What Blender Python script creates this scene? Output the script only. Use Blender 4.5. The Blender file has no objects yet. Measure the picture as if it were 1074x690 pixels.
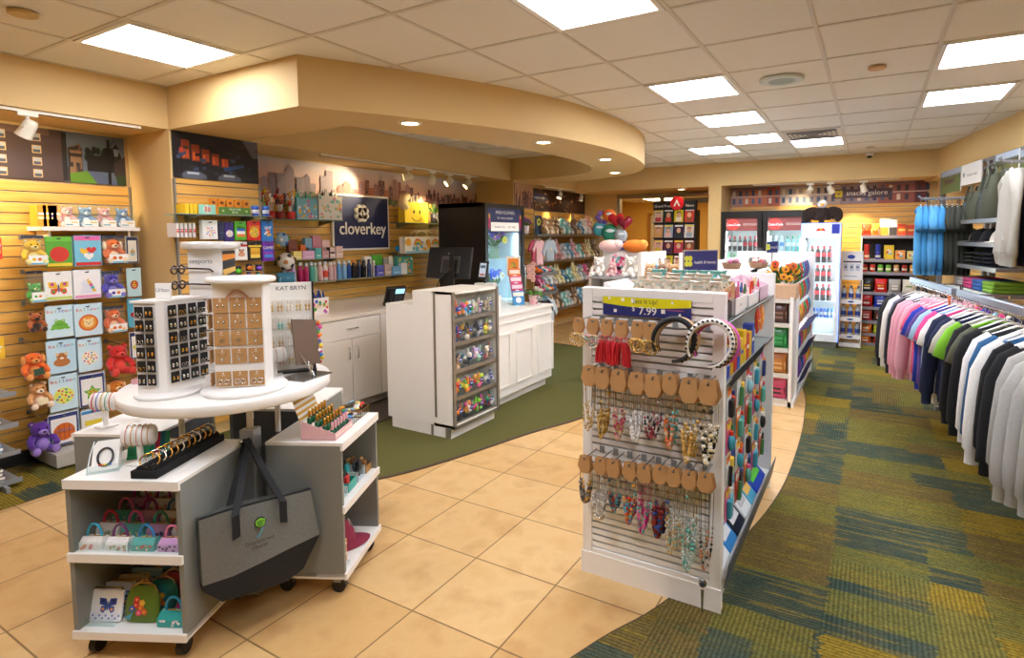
import bpy, math, random
from mathutils import Matrix, Vector
random.seed(7)
PI = math.pi
SC = bpy.context.scene
COL = SC.collection
# ------------------------------------------------------------------ camera model (fitted)
F_PX, YAW, PIT, ROLL, PX, PY, CAM_Z = 591.556, 0.51514, 0.071719, -0.0043311, 578.436, 289.437, 1.6
CEIL = 2.711
_f = Vector((math.sin(-YAW)*math.cos(PIT), math.cos(YAW)*math.cos(PIT), -math.sin(PIT)))
_r0 = _f.cross(Vector((0, 0, 1))).normalized()
_u0 = _r0.cross(_f)
_r = _r0*math.cos(ROLL) + _u0*math.sin(ROLL)
_u = -_r0*math.sin(ROLL) + _u0*math.cos(ROLL)
def U(u, v, x=None, y=None, z=None):
 """the point of a real plane (x, y or z = const) that the photograph shows at pixel u, v"""
 d = _f + _r*((u-PX)/F_PX) - _u*((v-PY)/F_PX)
 t = (z-CAM_Z)/d.z if z is not None else (x/d.x if x is not None else y/d.y)
 return Vector((0, 0, CAM_Z)) + d*t
cam_d = bpy.data.cameras.new('camera')
cam = bpy.data.objects.new('camera', cam_d); COL.objects.link(cam)
cam.matrix_world = Matrix(((_r.x, _u.x, -_f.x, 0), (_r.y, _u.y, -_f.y, 0), (_r.z, _u.z, -_f.z, CAM_Z), (0, 0, 0, 1)))
cam_d.sensor_fit = 'HORIZONTAL'; cam_d.sensor_width = 36.0
cam_d.lens = 36.0*F_PX/1074.0
cam_d.shift_x = (537.0-PX)/1074.0
cam_d.shift_y = -(345.0-PY)/1074.0
cam_d.clip_start = 0.05; cam_d.clip_end = 100
SC.camera = cam
# ------------------------------------------------------------------ materials
def lin(c):
 if isinstance(c, str):
  c = c.lstrip('#'); c = [int(c[i:i+2], 16) for i in (0, 2, 4)]
 o = []
 for k in c:
  k = k/255.0
  o.append(k/12.92 if k <= .04045 else ((k+.055)/1.055)**2.4)
 return (o[0], o[1], o[2], 1.0)
_MC = {}
def M(col, rough=.5, metal=0.0, vary=.06, scale=30.0, bump=0.0, coat=0.0, sheen=0.0, emit=0.0, trans=0.0, name=None):
 """a procedural principled material: colour broken up slightly by noise"""
 key = (str(col), rough, metal, vary, scale, bump, coat, sheen, emit, trans)
 if key in _MC: return _MC[key]
 m = bpy.data.materials.new(name or ('paint_' + str(col).strip('#')))
 m.use_nodes = True
 nt = m.node_tree; b = nt.nodes['Principled BSDF']
 c = lin(col)
 b.inputs['Roughness'].default_value = rough
 b.inputs['Metallic'].default_value = metal
 if coat: b.inputs['Coat Weight'].default_value = coat
 if sheen: b.inputs['Sheen Weight'].default_value = sheen
 if trans:
  b.inputs['Transmission Weight'].default_value = trans
 if emit:
  b.inputs['Emission Color'].default_value = c
  b.inputs['Emission Strength'].default_value = emit
 if vary or bump:
  tc = nt.nodes.new('ShaderNodeTexCoord')
  n = nt.nodes.new('ShaderNodeTexNoise'); n.inputs['Scale'].default_value = scale
  n.inputs['Detail'].default_value = 3
  nt.links.new(tc.outputs['Object'], n.inputs['Vector'])
  if vary:
   r = nt.nodes.new('ShaderNodeMapRange')
   r.inputs['To Min'].default_value = 1-vary; r.inputs['To Max'].default_value = 1+vary
   nt.links.new(n.outputs['Fac'], r.inputs['Value'])
   mx = nt.nodes.new('ShaderNodeVectorMath'); mx.operation = 'SCALE'
   mx.inputs[0].default_value = c[:3]
   nt.links.new(r.outputs['Result'], mx.inputs['Scale'])
   nt.links.new(mx.outputs['Vector'], b.inputs['Base Color'])
  else:
   b.inputs['Base Color'].default_value = c
  if bump:
   bp = nt.nodes.new('ShaderNodeBump'); bp.inputs['Strength'].default_value = bump
   bp.inputs['Distance'].default_value = .004
   nt.links.new(n.outputs['Fac'], bp.inputs['Height'])
   nt.links.new(bp.outputs['Normal'], b.inputs['Normal'])
 else:
  b.inputs['Base Color'].default_value = c
 _MC[key] = m
 return m
def GLASS(tint='#e8f4f2', alpha=.16, rough=.02):
 key = ('glass', tint, alpha, rough)
 if key in _MC: return _MC[key]
 m = bpy.data.materials.new('clear_pane'); m.use_nodes = True
 nt = m.node_tree; nt.nodes.clear()
 o = nt.nodes.new('ShaderNodeOutputMaterial'); mix = nt.nodes.new('ShaderNodeMixShader')
 t = nt.nodes.new('ShaderNodeBsdfTransparent'); t.inputs['Color'].default_value = lin(tint)
 p = nt.nodes.new('ShaderNodeBsdfPrincipled')
 p.inputs['Base Color'].default_value = lin(tint); p.inputs['Roughness'].default_value = rough
 mix.inputs['Fac'].default_value = alpha
 nt.links.new(t.outputs[0], mix.inputs[1]); nt.links.new(p.outputs[0], mix.inputs[2])
 nt.links.new(mix.outputs[0], o.inputs['Surface'])
 _MC[key] = m
 return m
# ------------------------------------------------------------------ mesh builder
class G:
 def __init__(s, T=None):
  s.v = []; s.f = []; s.mi = []; s.sm = []; s.mats = []; s.T = T
 def m(s, mat):
  if isinstance(mat, str): mat = M(mat)
  if mat not in s.mats: s.mats.append(mat)
  return s.mats.index(mat)
 def add(s, vs, fs, mat, smooth=False):
  o = len(s.v)
  for p in vs:
   p = Vector(p)
   s.v.append(s.T @ p if s.T else p)
  k = s.m(mat)
  for f in fs:
   s.f.append([i+o for i in f]); s.mi.append(k); s.sm.append(smooth)
  return s
 def quad(s, a, b, c, d, mat): return s.add([a, b, c, d], [(0, 1, 2, 3)], mat)
 def box(s, x0, y0, z0, x1, y1, z1, mat, skip=''):
  vs = [(x0,y0,z0),(x1,y0,z0),(x1,y1,z0),(x0,y1,z0),(x0,y0,z1),(x1,y0,z1),(x1,y1,z1),(x0,y1,z1)]
  F = {'b':(0,3,2,1),'t':(4,5,6,7),'f':(0,1,5,4),'r':(1,2,6,5),'k':(2,3,7,6),'l':(3,0,4,7)}
  return s.add(vs, [F[k] for k in F if k not in skip], mat)
 def rbox(s, x0, y0, z0, x1, y1, z1, mat, r=.004, n=3, smooth=True):
  """box with rounded vertical edges and chamfered top and bottom"""
  r = min(r, (x1-x0)/2.01, (y1-y0)/2.01, (z1-z0)/2.01)
  def ring(z, ins):
   o = []
   for cx, cy, a0 in ((x1-r,y1-r,0),(x0+r,y1-r,90),(x0+r,y0+r,180),(x1-r,y0+r,270)):
    for k in range(n+1):
     a = math.radians(a0+90*k/n); rr = r-ins
     o.append((cx+rr*math.cos(a), cy+rr*math.sin(a), z))
   return o
  c = r*.6
  return s.loft([ring(z0, c), ring(z0+c, 0), ring(z1-c, 0), ring(z1, c)], mat, smooth=False)
 def loft(s, rings, mat, cap=True, smooth=True, closed=True):
  n = len(rings[0]); vs = [p for r in rings for p in r]; fs = []
  for i in range(len(rings)-1):
   for k in range(n if closed else n-1):
    a = i*n+k; b = i*n+(k+1) % n
    fs.append((a, b, b+n, a+n))
  s.add(vs, fs, mat, smooth)
  if cap and closed:
   s.add(rings[0], [tuple(reversed(range(n)))], mat); s.add(rings[-1], [tuple(range(n))], mat)
  return s
 def cyl(s, p0, p1, r0, mat, r1=None, n=12, cap=True, smooth=True):
  r1 = r0 if r1 is None else r1
  p0 = Vector(p0); p1 = Vector(p1); d = (p1-p0).normalized()
  a = d.orthogonal().normalized(); b = d.cross(a)
  R = [[p+(a*math.cos(2*PI*k/n)+b*math.sin(2*PI*k/n))*r for k in range(n)] for p, r in ((p0, r0), (p1, r1))]
  return s.loft(R, mat, cap, smooth)
 def tube(s, pts, r, mat, n=6, closed=False, smooth=True):
  pts = [Vector(p) for p in pts]; rings = []; N = len(pts)
  prev = None
  for i, p in enumerate(pts):
   if closed: d = (pts[(i+1) % N]-pts[i-1])
   else: d = pts[min(i+1, N-1)]-pts[max(i-1, 0)]
   d = d.normalized() if d.length > 1e-9 else Vector((0,0,1))
   if prev is None: a = d.orthogonal().normalized()
   else:
    a = prev-d*prev.dot(d)
    a = a.normalized() if a.length > 1e-6 else d.orthogonal().normalized()
   prev = a; b = d.cross(a)
   rr = r[i] if isinstance(r, (list, tuple)) else r
   rings.append([p+(a*math.cos(2*PI*k/n)+b*math.sin(2*PI*k/n))*rr for k in range(n)])
  if closed: rings.append(rings[0])
  return s.loft(rings, mat, not closed, smooth)
 def lathe(s, prof, mat, c=(0,0,0), n=16, smooth=True, cap=True, sx=1, sy=1):
  if len(prof) == 2 and prof[0][1] == prof[1][1]: cap = False
  R = [[(c[0]+max(r,1e-5)*sx*math.cos(2*PI*k/n), c[1]+max(r,1e-5)*sy*math.sin(2*PI*k/n), c[2]+z) for k in range(n)] for r, z in prof]
  return s.loft(R, mat, cap, smooth)
 def ball(s, c, r, mat, nu=12, nv=8):
  rx, ry, rz = r if isinstance(r, (tuple, list)) else (r, r, r)
  R = []
  for j in range(nv+1):
   a = -PI/2+PI*j/nv; q = max(math.cos(a), 1e-4)
   R.append([(c[0]+rx*q*math.cos(2*PI*k/nu), c[1]+ry*q*math.sin(2*PI*k/nu), c[2]+rz*math.sin(a)) for k in range(nu)])
  return s.loft(R, mat, False, True)
 def prism(s, poly, mat, y0, y1, smooth=False):
  """outline in x,z pushed from y0 (front) to y1"""
  n = len(poly)
  a = sum(poly[i][0]*poly[(i+1) % n][1]-poly[(i+1) % n][0]*poly[i][1] for i in range(n))
  if a < 0: poly = poly[::-1]
  A = [(p[0], y0, p[1]) for p in poly]; B = [(p[0], y1, p[1]) for p in poly]
  fs = [tuple(range(n)), tuple(reversed(range(n, 2*n)))]
  s.add(A+B, fs, mat)
  s.add(A+B, [(i, i+n, (i+1) % n+n, (i+1) % n) for i in range(n)], mat, smooth)
  return s
 def slab(s, poly, mat, z0, z1, smooth=False):
  n = len(poly)
  a = sum(poly[i][0]*poly[(i+1) % n][1]-poly[(i+1) % n][0]*poly[i][1] for i in range(n))
  if a < 0: poly = poly[::-1]
  A = [(p[0], p[1], z0) for p in poly]; B = [(p[0], p[1], z1) for p in poly]
  s.add(A+B, [tuple(reversed(range(n))), tuple(range(n, 2*n))], mat)
  s.add(A+B, [(i, (i+1) % n, (i+1) % n+n, i+n) for i in range(n)], mat, smooth)
  return s
 def text(s, txt, x, z, size, mat, y=0.0, depth=.001, align='CENTER', sx=1.0):
  """lettering lying in the x,z plane, front face at y-depth"""
  vs, fs = _glyphs(txt, align)
  o = [(x+p[0]*size*sx, y-depth, z+p[1]*size) for p in vs]
  s.add(o, fs, mat)
  return s
 def dot(s, x, z, rx, mat, y=0.0, rz=None, n=14):
  rz = rx if rz is None else rz
  return s.add([(x+rx*math.cos(2*PI*k/n), y, z+rz*math.sin(2*PI*k/n)) for k in range(n)], [tuple(range(n))], mat)
 def rect(s, x0, z0, x1, z1, mat, y=0.0):
  return s.quad((x0,y,z0), (x1,y,z0), (x1,y,z1), (x0,y,z1), mat)
 def poly(s, pts, mat, y=0.0):
  n = len(pts)
  a = sum(pts[i][0]*pts[(i+1) % n][1]-pts[(i+1) % n][0]*pts[i][1] for i in range(n))
  if a < 0: pts = pts[::-1]
  return s.add([(p[0], y, p[1]) for p in pts], [tuple(range(n))], mat)
 def mesh(s, name):
  me = bpy.data.meshes.new(name)
  me.from_pydata([tuple(p) for p in s.v], [], s.f)
  for k in s.mats: me.materials.append(k)
  me.polygons.foreach_set('material_index', s.mi)
  me.polygons.foreach_set('use_smooth', s.sm)
  me.update()
  return me
 def obj(s, name, parent=None, loc=(0,0,0), rz=0.0, label=None):
  o = bpy.data.objects.new(name, s.mesh(name)); COL.objects.link(o)
  o.location = loc; o.rotation_euler = (0, 0, rz)
  if parent: o.parent = parent
  if label: o['label'] = label
  return o
_GC = {}
def _glyphs(txt, align):
 k = (txt, align)
 if k not in _GC:
  cu = bpy.data.curves.new('lettering', 'FONT'); cu.body = txt; cu.size = 1.0; cu.align_x = align
  cu.resolution_u = 3
  o = bpy.data.objects.new('lettering', cu); COL.objects.link(o)
  dg = bpy.context.evaluated_depsgraph_get()
  me = o.evaluated_get(dg).to_mesh()
  _GC[k] = ([tuple(v.co) for v in me.vertices], [tuple(p.vertices) for p in me.polygons])
  o.evaluated_get(dg).to_mesh_clear()
  bpy.data.objects.remove(o); bpy.data.curves.remove(cu)
 return _GC[k]
def tag(o, label, cat, group=None):
 o['label'] = label; o['category'] = cat
 if group: o['group'] = group
 return o
def thing(name, label, cat, loc=(0,0,0), rz=0.0, group=None):
 o = bpy.data.objects.new(name, None); COL.objects.link(o)
 o.empty_display_size = .1
 o.location = loc; o.rotation_euler = (0, 0, rz)
 return tag(o, label, cat, group)
def single(g, name, label, cat, loc=(0,0,0), rz=0.0, group=None):
 return tag(g.obj(name, None, loc, rz), label, cat, group)
def struct(g, name, parent=None):
 o = g.obj(name, parent)
 if not parent: o['kind'] = 'structure'
 return o
def RZ(a): return Matrix.Rotation(a, 4, 'Z')
def RX(a): return Matrix.Rotation(a, 4, 'X')
def RY(a): return Matrix.Rotation(a, 4, 'Y')
def TR(x, y, z): return Matrix.Translation((x, y, z))
def dup(root, label, loc, rz=None, group=None):
 r = root.copy(); COL.objects.link(r); r.location = loc
 if rz is not None: r.rotation_euler = (0, 0, rz)
 r['label'] = label
 if group: r['group'] = group
 for ch in list(root.children):
  c = ch.copy(); COL.objects.link(c); c.parent = r
  for gch in list(ch.children):
   d = gch.copy(); COL.objects.link(d); d.parent = c
 return r
ORD = ['', 'first', 'second', 'third', 'fourth', 'fifth', 'sixth', 'seventh', 'eighth', 'ninth', 'tenth', 'eleventh', 'twelfth',
       'thirteenth', 'fourteenth', 'fifteenth', 'sixteenth', 'seventeenth', 'eighteenth', 'nineteenth', 'twentieth']
LEFT = PI/2          # things on the left wall: their right is +Y, their front faces +X
WH = M('#f2efe8', .35, vary=.02); GREY = M('#8d8f8e', .4, vary=.03); CHROME = M('#c9c9c6', .22, 1.0, vary=.03)
STEEL = M('#9a9a98', .35, .8, vary=.03); BLACK = M('#141414', .4, vary=.1); DARK = M('#2b2b2d', .5, vary=.08)
CLEAR = GLASS('#f8fcfc', .045, .12)
NAVY = M('#1b2352', .5, vary=.04); PAPER = M('#f5f2ea', .6, vary=.02); KRAFT = M('#b98a52', .8, vary=.08, scale=60)
PAL = ['#d8352f', '#e88a1e', '#f2cf2b', '#4fa33a', '#2f7fc4', '#6a4aa0', '#e0609a', '#f4f1ea', '#1e1e22', '#2aa6a0', '#8a5a32', '#b02a50']
# ------------------------------------------------------------------ setting materials
def node_mat(name):
 m = bpy.data.materials.new(name); m.use_nodes = True
 nt = m.node_tree; return m, nt, nt.nodes['Principled BSDF'], nt.nodes.new('ShaderNodeTexCoord')
def N(nt, kind, **kw):
 n = nt.nodes.new(kind)
 for k, v in kw.items(): setattr(n, k, v)
 return n
def ramp(nt, stops, fac, const=False):
 r = N(nt, 'ShaderNodeValToRGB'); cr = r.color_ramp
 if const: cr.interpolation = 'CONSTANT'
 while len(cr.elements) < len(stops): cr.elements.new(.5)
 for e, (p, c) in zip(cr.elements, stops): e.position = p; e.color = lin(c)
 nt.links.new(fac, r.inputs['Fac']); return r.outputs['Color']
def mixc(nt, fac, a, b, mode='MIX'):
 x = N(nt, 'ShaderNodeMix', data_type='RGBA', blend_type=mode)
 for sock, val in ((x.inputs[0], fac), (x.inputs[6], a), (x.inputs[7], b)):
  if hasattr(val, 'default_value') or hasattr(val, 'is_linked'): nt.links.new(val, sock)
  else: sock.default_value = val
 return x.outputs[2]
TAN = M('#d9b87c', .7, vary=.02, scale=6)
def tile_mat():
 m, nt, b, tc = node_mat('beige_floor_tile')
 mp = N(nt, 'ShaderNodeMapping'); mp.inputs['Location'].default_value = (2.1129, -2.1627, 0)
 nt.links.new(tc.outputs['Object'], mp.inputs['Vector'])
 br = N(nt, 'ShaderNodeTexBrick'); br.offset = 0; br.squash = 1
 br.inputs['Scale'].default_value = 1; br.inputs['Mortar Size'].default_value = .004
 br.inputs['Brick Width'].default_value = .45175; br.inputs['Row Height'].default_value = .45175
 br.inputs['Mortar Smooth'].default_value = .1
 br.inputs['Color1'].default_value = lin('#d8b57e'); br.inputs['Color2'].default_value = lin('#cca368')
 br.inputs['Mortar'].default_value = lin('#86683a')
 nt.links.new(mp.outputs['Vector'], br.inputs['Vector'])
 n1 = N(nt, 'ShaderNodeTexNoise'); n1.inputs['Scale'].default_value = 5; n1.inputs['Detail'].default_value = 6
 nt.links.new(tc.outputs['Object'], n1.inputs['Vector'])
 c = ramp(nt, [(.3, '#d4b68c'), (.5, '#ffffff'), (.72, '#ecd6ae')], n1.outputs['Fac'])
 nt.links.new(mixc(nt, .5, br.outputs['Color'], c, 'MULTIPLY'), b.inputs['Base Color'])
 b.inputs['Roughness'].default_value = .42
 bp = N(nt, 'ShaderNodeBump'); bp.inputs['Strength'].default_value = .25; bp.inputs['Distance'].default_value = .003; bp.invert = True
 nt.links.new(br.outputs['Fac'], bp.inputs['Height']); nt.links.new(bp.outputs['Normal'], b.inputs['Normal'])
 return m
def carpet_mat():
 """carpet tiles in olive, teal, mustard and brown patches with fine cord lines"""
 m, nt, b, tc = node_mat('patchwork_carpet')
 def nz(sx, sy):
  mp = N(nt, 'ShaderNodeMapping'); mp.inputs['Scale'].default_value = (sx, sy, 1); nt.links.new(tc.outputs['Object'], mp.inputs['Vector'])
  n = N(nt, 'ShaderNodeTexNoise'); n.inputs['Scale'].default_value = 1; n.inputs['Detail'].default_value = 2; nt.links.new(mp.outputs['Vector'], n.inputs['Vector']); return n.outputs['Fac']
 mr = N(nt, 'ShaderNodeMapRange'); mr.inputs['To Min'].default_value = -.05; mr.inputs['To Max'].default_value = .05; nt.links.new(nz(5, 42), mr.inputs['Value'])
 cx = N(nt, 'ShaderNodeCombineXYZ'); nt.links.new(mr.outputs['Result'], cx.inputs['X'])
 va = N(nt, 'ShaderNodeVectorMath', operation='ADD'); nt.links.new(tc.outputs['Object'], va.inputs[0]); nt.links.new(cx.outputs['Vector'], va.inputs[1]); rag = va.outputs['Vector']
 def cells(sx, sy, ox, oy):
  mp = N(nt, 'ShaderNodeMapping'); mp.inputs['Location'].default_value = (ox, oy, 0)
  mp.inputs['Scale'].default_value = (sx, sy, 0)
  nt.links.new(rag, mp.inputs['Vector'])
  fl = N(nt, 'ShaderNodeVectorMath', operation='FLOOR'); nt.links.new(mp.outputs['Vector'], fl.inputs[0])
  wn = N(nt, 'ShaderNodeTexWhiteNoise', noise_dimensions='2D'); nt.links.new(fl.outputs['Vector'], wn.inputs['Vector'])
  return wn.outputs['Value']
 A = cells(1/.61, 1/.305, .2, .1); B = cells(1/.205, 1/.61, .7, .35); S = cells(1/.61, 1/.61, .2, .05); D = cells(1/.41, 1/.205, 3.3, .6)
 stops = [(0, '#7a7439'), (.3, '#46574f'), (.46, '#9c822c'), (.62, '#6e703c'), (.78, '#77653a'), (.9, '#3e504a')]
 ca = ramp(nt, stops, A, True); cb = ramp(nt, stops, B, True); cd = ramp(nt, stops, D, True)
 gt = N(nt, 'ShaderNodeMath', operation='GREATER_THAN'); gt.inputs[1].default_value = .6; nt.links.new(S, gt.inputs[0])
 gt2 = N(nt, 'ShaderNodeMath', operation='GREATER_THAN'); gt2.inputs[1].default_value = .72; nt.links.new(D, gt2.inputs[0])
 c = mixc(nt, gt.outputs[0], ca, cb)
 c = mixc(nt, gt2.outputs[0], c, cd)
 cm = N(nt, 'ShaderNodeMath', operation='GREATER_THAN'); cm.inputs[1].default_value = .57; nt.links.new(nz(2.2, 34), cm.inputs[0])
 cf = N(nt, 'ShaderNodeMath', operation='MULTIPLY'); cf.inputs[1].default_value = .5; nt.links.new(cm.outputs[0], cf.inputs[0])
 c = mixc(nt, cf.outputs[0], c, ramp(nt, [(0, '#9a842e'), (.5, '#5c6440'), (.75, '#8a7a34')], S, True))
 # cord lines, running one way or the other by patch
 def wave(direction):
  w = N(nt, 'ShaderNodeTexWave', wave_type='BANDS', bands_direction=direction); w.inputs['Scale'].default_value = 17
  w.inputs['Distortion'].default_value = .8; w.inputs['Detail'].default_value = 1
  nt.links.new(tc.outputs['Object'], w.inputs['Vector']); return w.outputs['Fac']
 wv = N(nt, 'ShaderNodeMix'); nt.links.new(gt.outputs[0], wv.inputs[0]); nt.links.new(wave('Y'), wv.inputs[2]); nt.links.new(wave('X'), wv.inputs[3])
 n1 = N(nt, 'ShaderNodeTexNoise'); n1.inputs['Scale'].default_value = 90; n1.inputs['Detail'].default_value = 3
 nt.links.new(tc.outputs['Object'], n1.inputs['Vector'])
 n2 = N(nt, 'ShaderNodeTexNoise'); n2.inputs['Scale'].default_value = 7; n2.inputs['Detail'].default_value = 4
 nt.links.new(tc.outputs['Object'], n2.inputs['Vector'])
 c = mixc(nt, .55, c, ramp(nt, [(.35, '#8a8a80'), (.6, '#ffffff')], wv.outputs[0]), 'MULTIPLY')
 c = mixc(nt, .6, c, ramp(nt, [(.3, '#6f6f6f'), (.65, '#ffffff')], n1.outputs['Fac']), 'MULTIPLY')
 c = mixc(nt, .1, c, ramp(nt, [(.35, '#555d3a'), (.65, '#a58f3c')], n2.outputs['Fac']), 'MIX')
 nt.links.new(c, b.inputs['Base Color']); b.inputs['Roughness'].default_value = .95
 b.inputs['Specular IOR Level'].default_value = .1
 bp = N(nt, 'ShaderNodeBump'); bp.inputs['Strength'].default_value = .4; bp.inputs['Distance'].default_value = .004
 nt.links.new(n1.outputs['Fac'], bp.inputs['Height']); nt.links.new(bp.outputs['Normal'], b.inputs['Normal'])
 return m
def wood_mat():
 m, nt, b, tc = node_mat('maple_slat')
 mp = N(nt, 'ShaderNodeMapping'); mp.inputs['Scale'].default_value = (1.2, 1.2, 14)
 nt.links.new(tc.outputs['Object'], mp.inputs['Vector'])
 n1 = N(nt, 'ShaderNodeTexNoise'); n1.inputs['Scale'].default_value = 2.2; n1.inputs['Detail'].default_value = 5
 nt.links.new(mp.outputs['Vector'], n1.inputs['Vector'])
 nt.links.new(ramp(nt, [(.3, '#d39a42'), (.5, '#e0ac54'), (.7, '#eabb64')], n1.outputs['Fac']), b.inputs['Base Color'])
 b.inputs['Roughness'].default_value = .4
 return m
TILE = tile_mat(); CARPET = carpet_mat(); MAPLE = wood_mat()
GREEN = M('#55531f', .95, vary=.2, scale=120, bump=.4)
EDGE = M('#4a3a28', .7); MATB = M('#4b3c30', .95, vary=.2, scale=90, bump=.3)
CTILE = M('#ebe6dc', .85, vary=.05, scale=160, bump=.25); TBAR = M('#d8cfc0', .5, vary=.02)
GROOVE = M('#6b4a22', .6); SILVER = M('#b9b5aa', .35, .7)
# ------------------------------------------------------------------ floor
g = G(); g.box(-6.2, -3, -.1, 3.2, 16, 0, TILE); struct(g, 'floor')
def smooth(pts, n=6):
 P = [Vector((p[0], p[1])) for p in pts]; out = []
 for i in range(len(P)-1):
  a = P[max(i-1, 0)]; b = P[i]; c = P[i+1]; d = P[min(i+2, len(P)-1)]
  for k in range(n):
   t = k/n
   q = .5*((2*b)+(c-a)*t+(2*a-5*b+4*c-d)*t*t+(3*b-a-3*c+d)*t**3)
   out.append((q.x, q.y))
 out.append((P[-1].x, P[-1].y)); return out
def strip(g, path, side, z1, mat, extrude):
 """floor covering between a curved edge and straight lines: polygon fan of quads"""
 for a, b in zip(path[:-1], path[1:]):
  ea, eb = extrude(a), extrude(b)
  vs = [(a[0], a[1], z1), (b[0], b[1], z1), (eb[0], eb[1], z1), (ea[0], ea[1], z1)]
  n = (Vector(vs[1])-Vector(vs[0])).cross(Vector(vs[3])-Vector(vs[0]))
  g.add(vs, [(0, 1, 2, 3) if n.z > 0 else (3, 2, 1, 0)], mat)
arc = smooth([(-1.9, -3), (-1.35, .5), (-.94, 1.80), (-.75, 2.25), (-.56, 2.9), (-.45, 3.6), (-.43, 4.4), (-.46, 5.3), (-.55, 6.2), (-.8, 7.2), (-1.3, 8.1), (-2.2, 8.8), (-3.2, 9.2)])
g = G(); strip(g, arc, 1, .004, CARPET, lambda p: (2.6, p[1]))
g.tube([(p[0], p[1], .002) for p in arc], .004, EDGE, n=6)
g.quad((-3.2, 9.2, .004), (2.6, 9.2, .004), (2.6, 10.0, .004), (-3.2, 10.0, .004), CARPET)
struct(g, 'floor_carpet_aisle')
g = G(); strip(g, [(-4.41, -3), (-4.41, 2.3)], 1, .004, CARPET, lambda p: (-5.2, p[1])); struct(g, 'floor_carpet_left')
grn = smooth([(-2.98, 2.33), (-2.738, 2.651), (-2.554, 3.122), (-2.36, 3.80), (-2.17, 4.32), (-2.06, 5.0), (-2.12, 5.8), (-2.4, 6.5), (-3.0, 7.02), (-3.9, 7.2), (-4.6, 7.22)])
g = G(); strip(g, grn, 1, .004, GREEN, lambda p: (-4.6, p[1])); g.tube([(p[0], p[1], .003) for p in grn], .012, EDGE, n=6)
struct(g, 'floor_carpet_counter')
g = G(); g.box(-4.42, 3.2, .004, -3.62, 5.9, .014, MATB); tag(g.obj('floor_mat'), 'dark brown rubber mat behind the cash counter', 'mat')
# ------------------------------------------------------------------ ceiling with lay-in grid
GX, GY, TX, TY = -2.1248, 2.7778, .61, .6378
g = G(); g.box(-6.2, -3, CEIL+.0, 3.2, 16, CEIL+.1, CTILE)
for i in range(-7, 9):
 x = GX+i*TX; g.box(x-.011, -3, CEIL-.006, x+.011, 10, CEIL, TBAR, 't')
for j in range(-9, 12):
 y = GY+j*TY; g.box(-6.2, y-.011, CEIL-.0055, 3.2, y+.011, CEIL, TBAR, 't')
struct(g, 'ceiling')
# ------------------------------------------------------------------ walls
for q in ((-5.4, -3, 0, -5.2, 7.4, CEIL), (-5.2, 2.31, 0, -4.58, 3.0, 2.40), (-5.2, 6.88, 0, -4.52, 7.42, 2.40), (-5.2, 7.42, 0, -4.85, 10.2, CEIL), (-5.2, -3, 2.40, -4.58, 10.0, CEIL)):
 g = G(); g.box(*q, TAN); struct(g, 'wall_left')                 # rear plane, two boxed columns, toy wall, dropped bulkhead
for q in ((-2.05, 9.66, 0, .95, 9.8, CEIL), (-2.245, 8.98, 0, -2.05, 9.8, 2.36), (-4.6, 9.0, 2.36, .98, 10.2, CEIL), (-4.85, 9.9, 0, -4.2, 10.2, CEIL)):
 g = G(); g.box(*q, TAN); struct(g, 'wall_back')                 # fridge wall, pilaster, dropped soffit, piece left of the doorway
RD = Vector((.172, -.985, 0)); RN = Vector((-.985, -.172, 0)); RC = Vector((.723, 9.108, 0)); RROT = math.atan2(RD.y, RD.x)
def RW(s, off, z=0.0):
 p = RC+RD*s+RN*off; return Vector((p.x, p.y, z))
g = G(Matrix.Translation(RC) @ RZ(RROT))                            # local: x along the wall towards the viewer, y into the wall
g.box(-.9, .16, 0, 12.5, .3, CEIL, TAN); g.box(-.9, 0, 2.33, 12.5, .16, CEIL, TAN)
struct(g, 'wall_right')
g = G(); g.box(-6.2, -3.2, 0, 3.2, -3, CEIL, TAN); struct(g, 'wall_behind')
# ring-shaped soffit over the counter
outer = [(-4.58, 2.31), (-3.09, 2.31)]+smooth([(-3.09, 2.31), (-2.74, 2.92), (-2.41, 3.62), (-2.215, 4.3), (-2.13, 5.1), (-2.2, 5.85), (-2.42, 6.55), (-2.8, 7.05), (-3.4, 7.4), (-4.0, 7.55), (-4.58, 7.6)])[1:]
inner = [(-4.58, 2.9), (-3.34, 2.9)]+smooth([(-3.34, 2.9), (-3.1, 3.5), (-2.92, 4.2), (-2.79, 5.05), (-2.82, 5.7), (-2.95, 6.2), (-3.25, 6.62), (-3.8, 6.85), (-4.58, 6.9)])[1:]
n = min(len(outer), len(inner)); 
def resample(p, n):
 L = [0]
 for a, b in zip(p[:-1], p[1:]): L.append(L[-1]+math.dist(a, b))
 out = []
 for k in range(n):
  t = L[-1]*k/(n-1); i = 0
  while i < len(L)-2 and L[i+1] < t: i += 1
  u = (t-L[i])/max(L[i+1]-L[i], 1e-9)
  out.append((p[i][0]+(p[i+1][0]-p[i][0])*u, p[i][1]+(p[i+1][1]-p[i][1])*u))
 return out
oc = outer[2:]; ic = inner[2:]; nn = 60
O = [outer[0]]+resample([outer[1]]+oc, nn); I = [inner[0]]+resample([inner[1]]+ic, nn)
g = G(); zb = 2.40
for k in range(len(O)-1):
 a, b, c, d = O[k], O[k+1], I[k+1], I[k]
 g.add([(a[0], a[1], zb), (b[0], b[1], zb), (c[0], c[1], zb), (d[0], d[1], zb)], [(0, 3, 2, 1)], TAN)
 g.add([(a[0], a[1], zb), (b[0], b[1], zb), (b[0], b[1], CEIL), (a[0], a[1], CEIL)], [(0, 1, 2, 3)], TAN, k > 0)
 g.add([(d[0], d[1], zb), (c[0], c[1], zb), (c[0], c[1], CEIL), (d[0], d[1], CEIL)], [(3, 2, 1, 0)], TAN, k > 0)
struct(g, 'ceiling_soffit')
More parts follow.
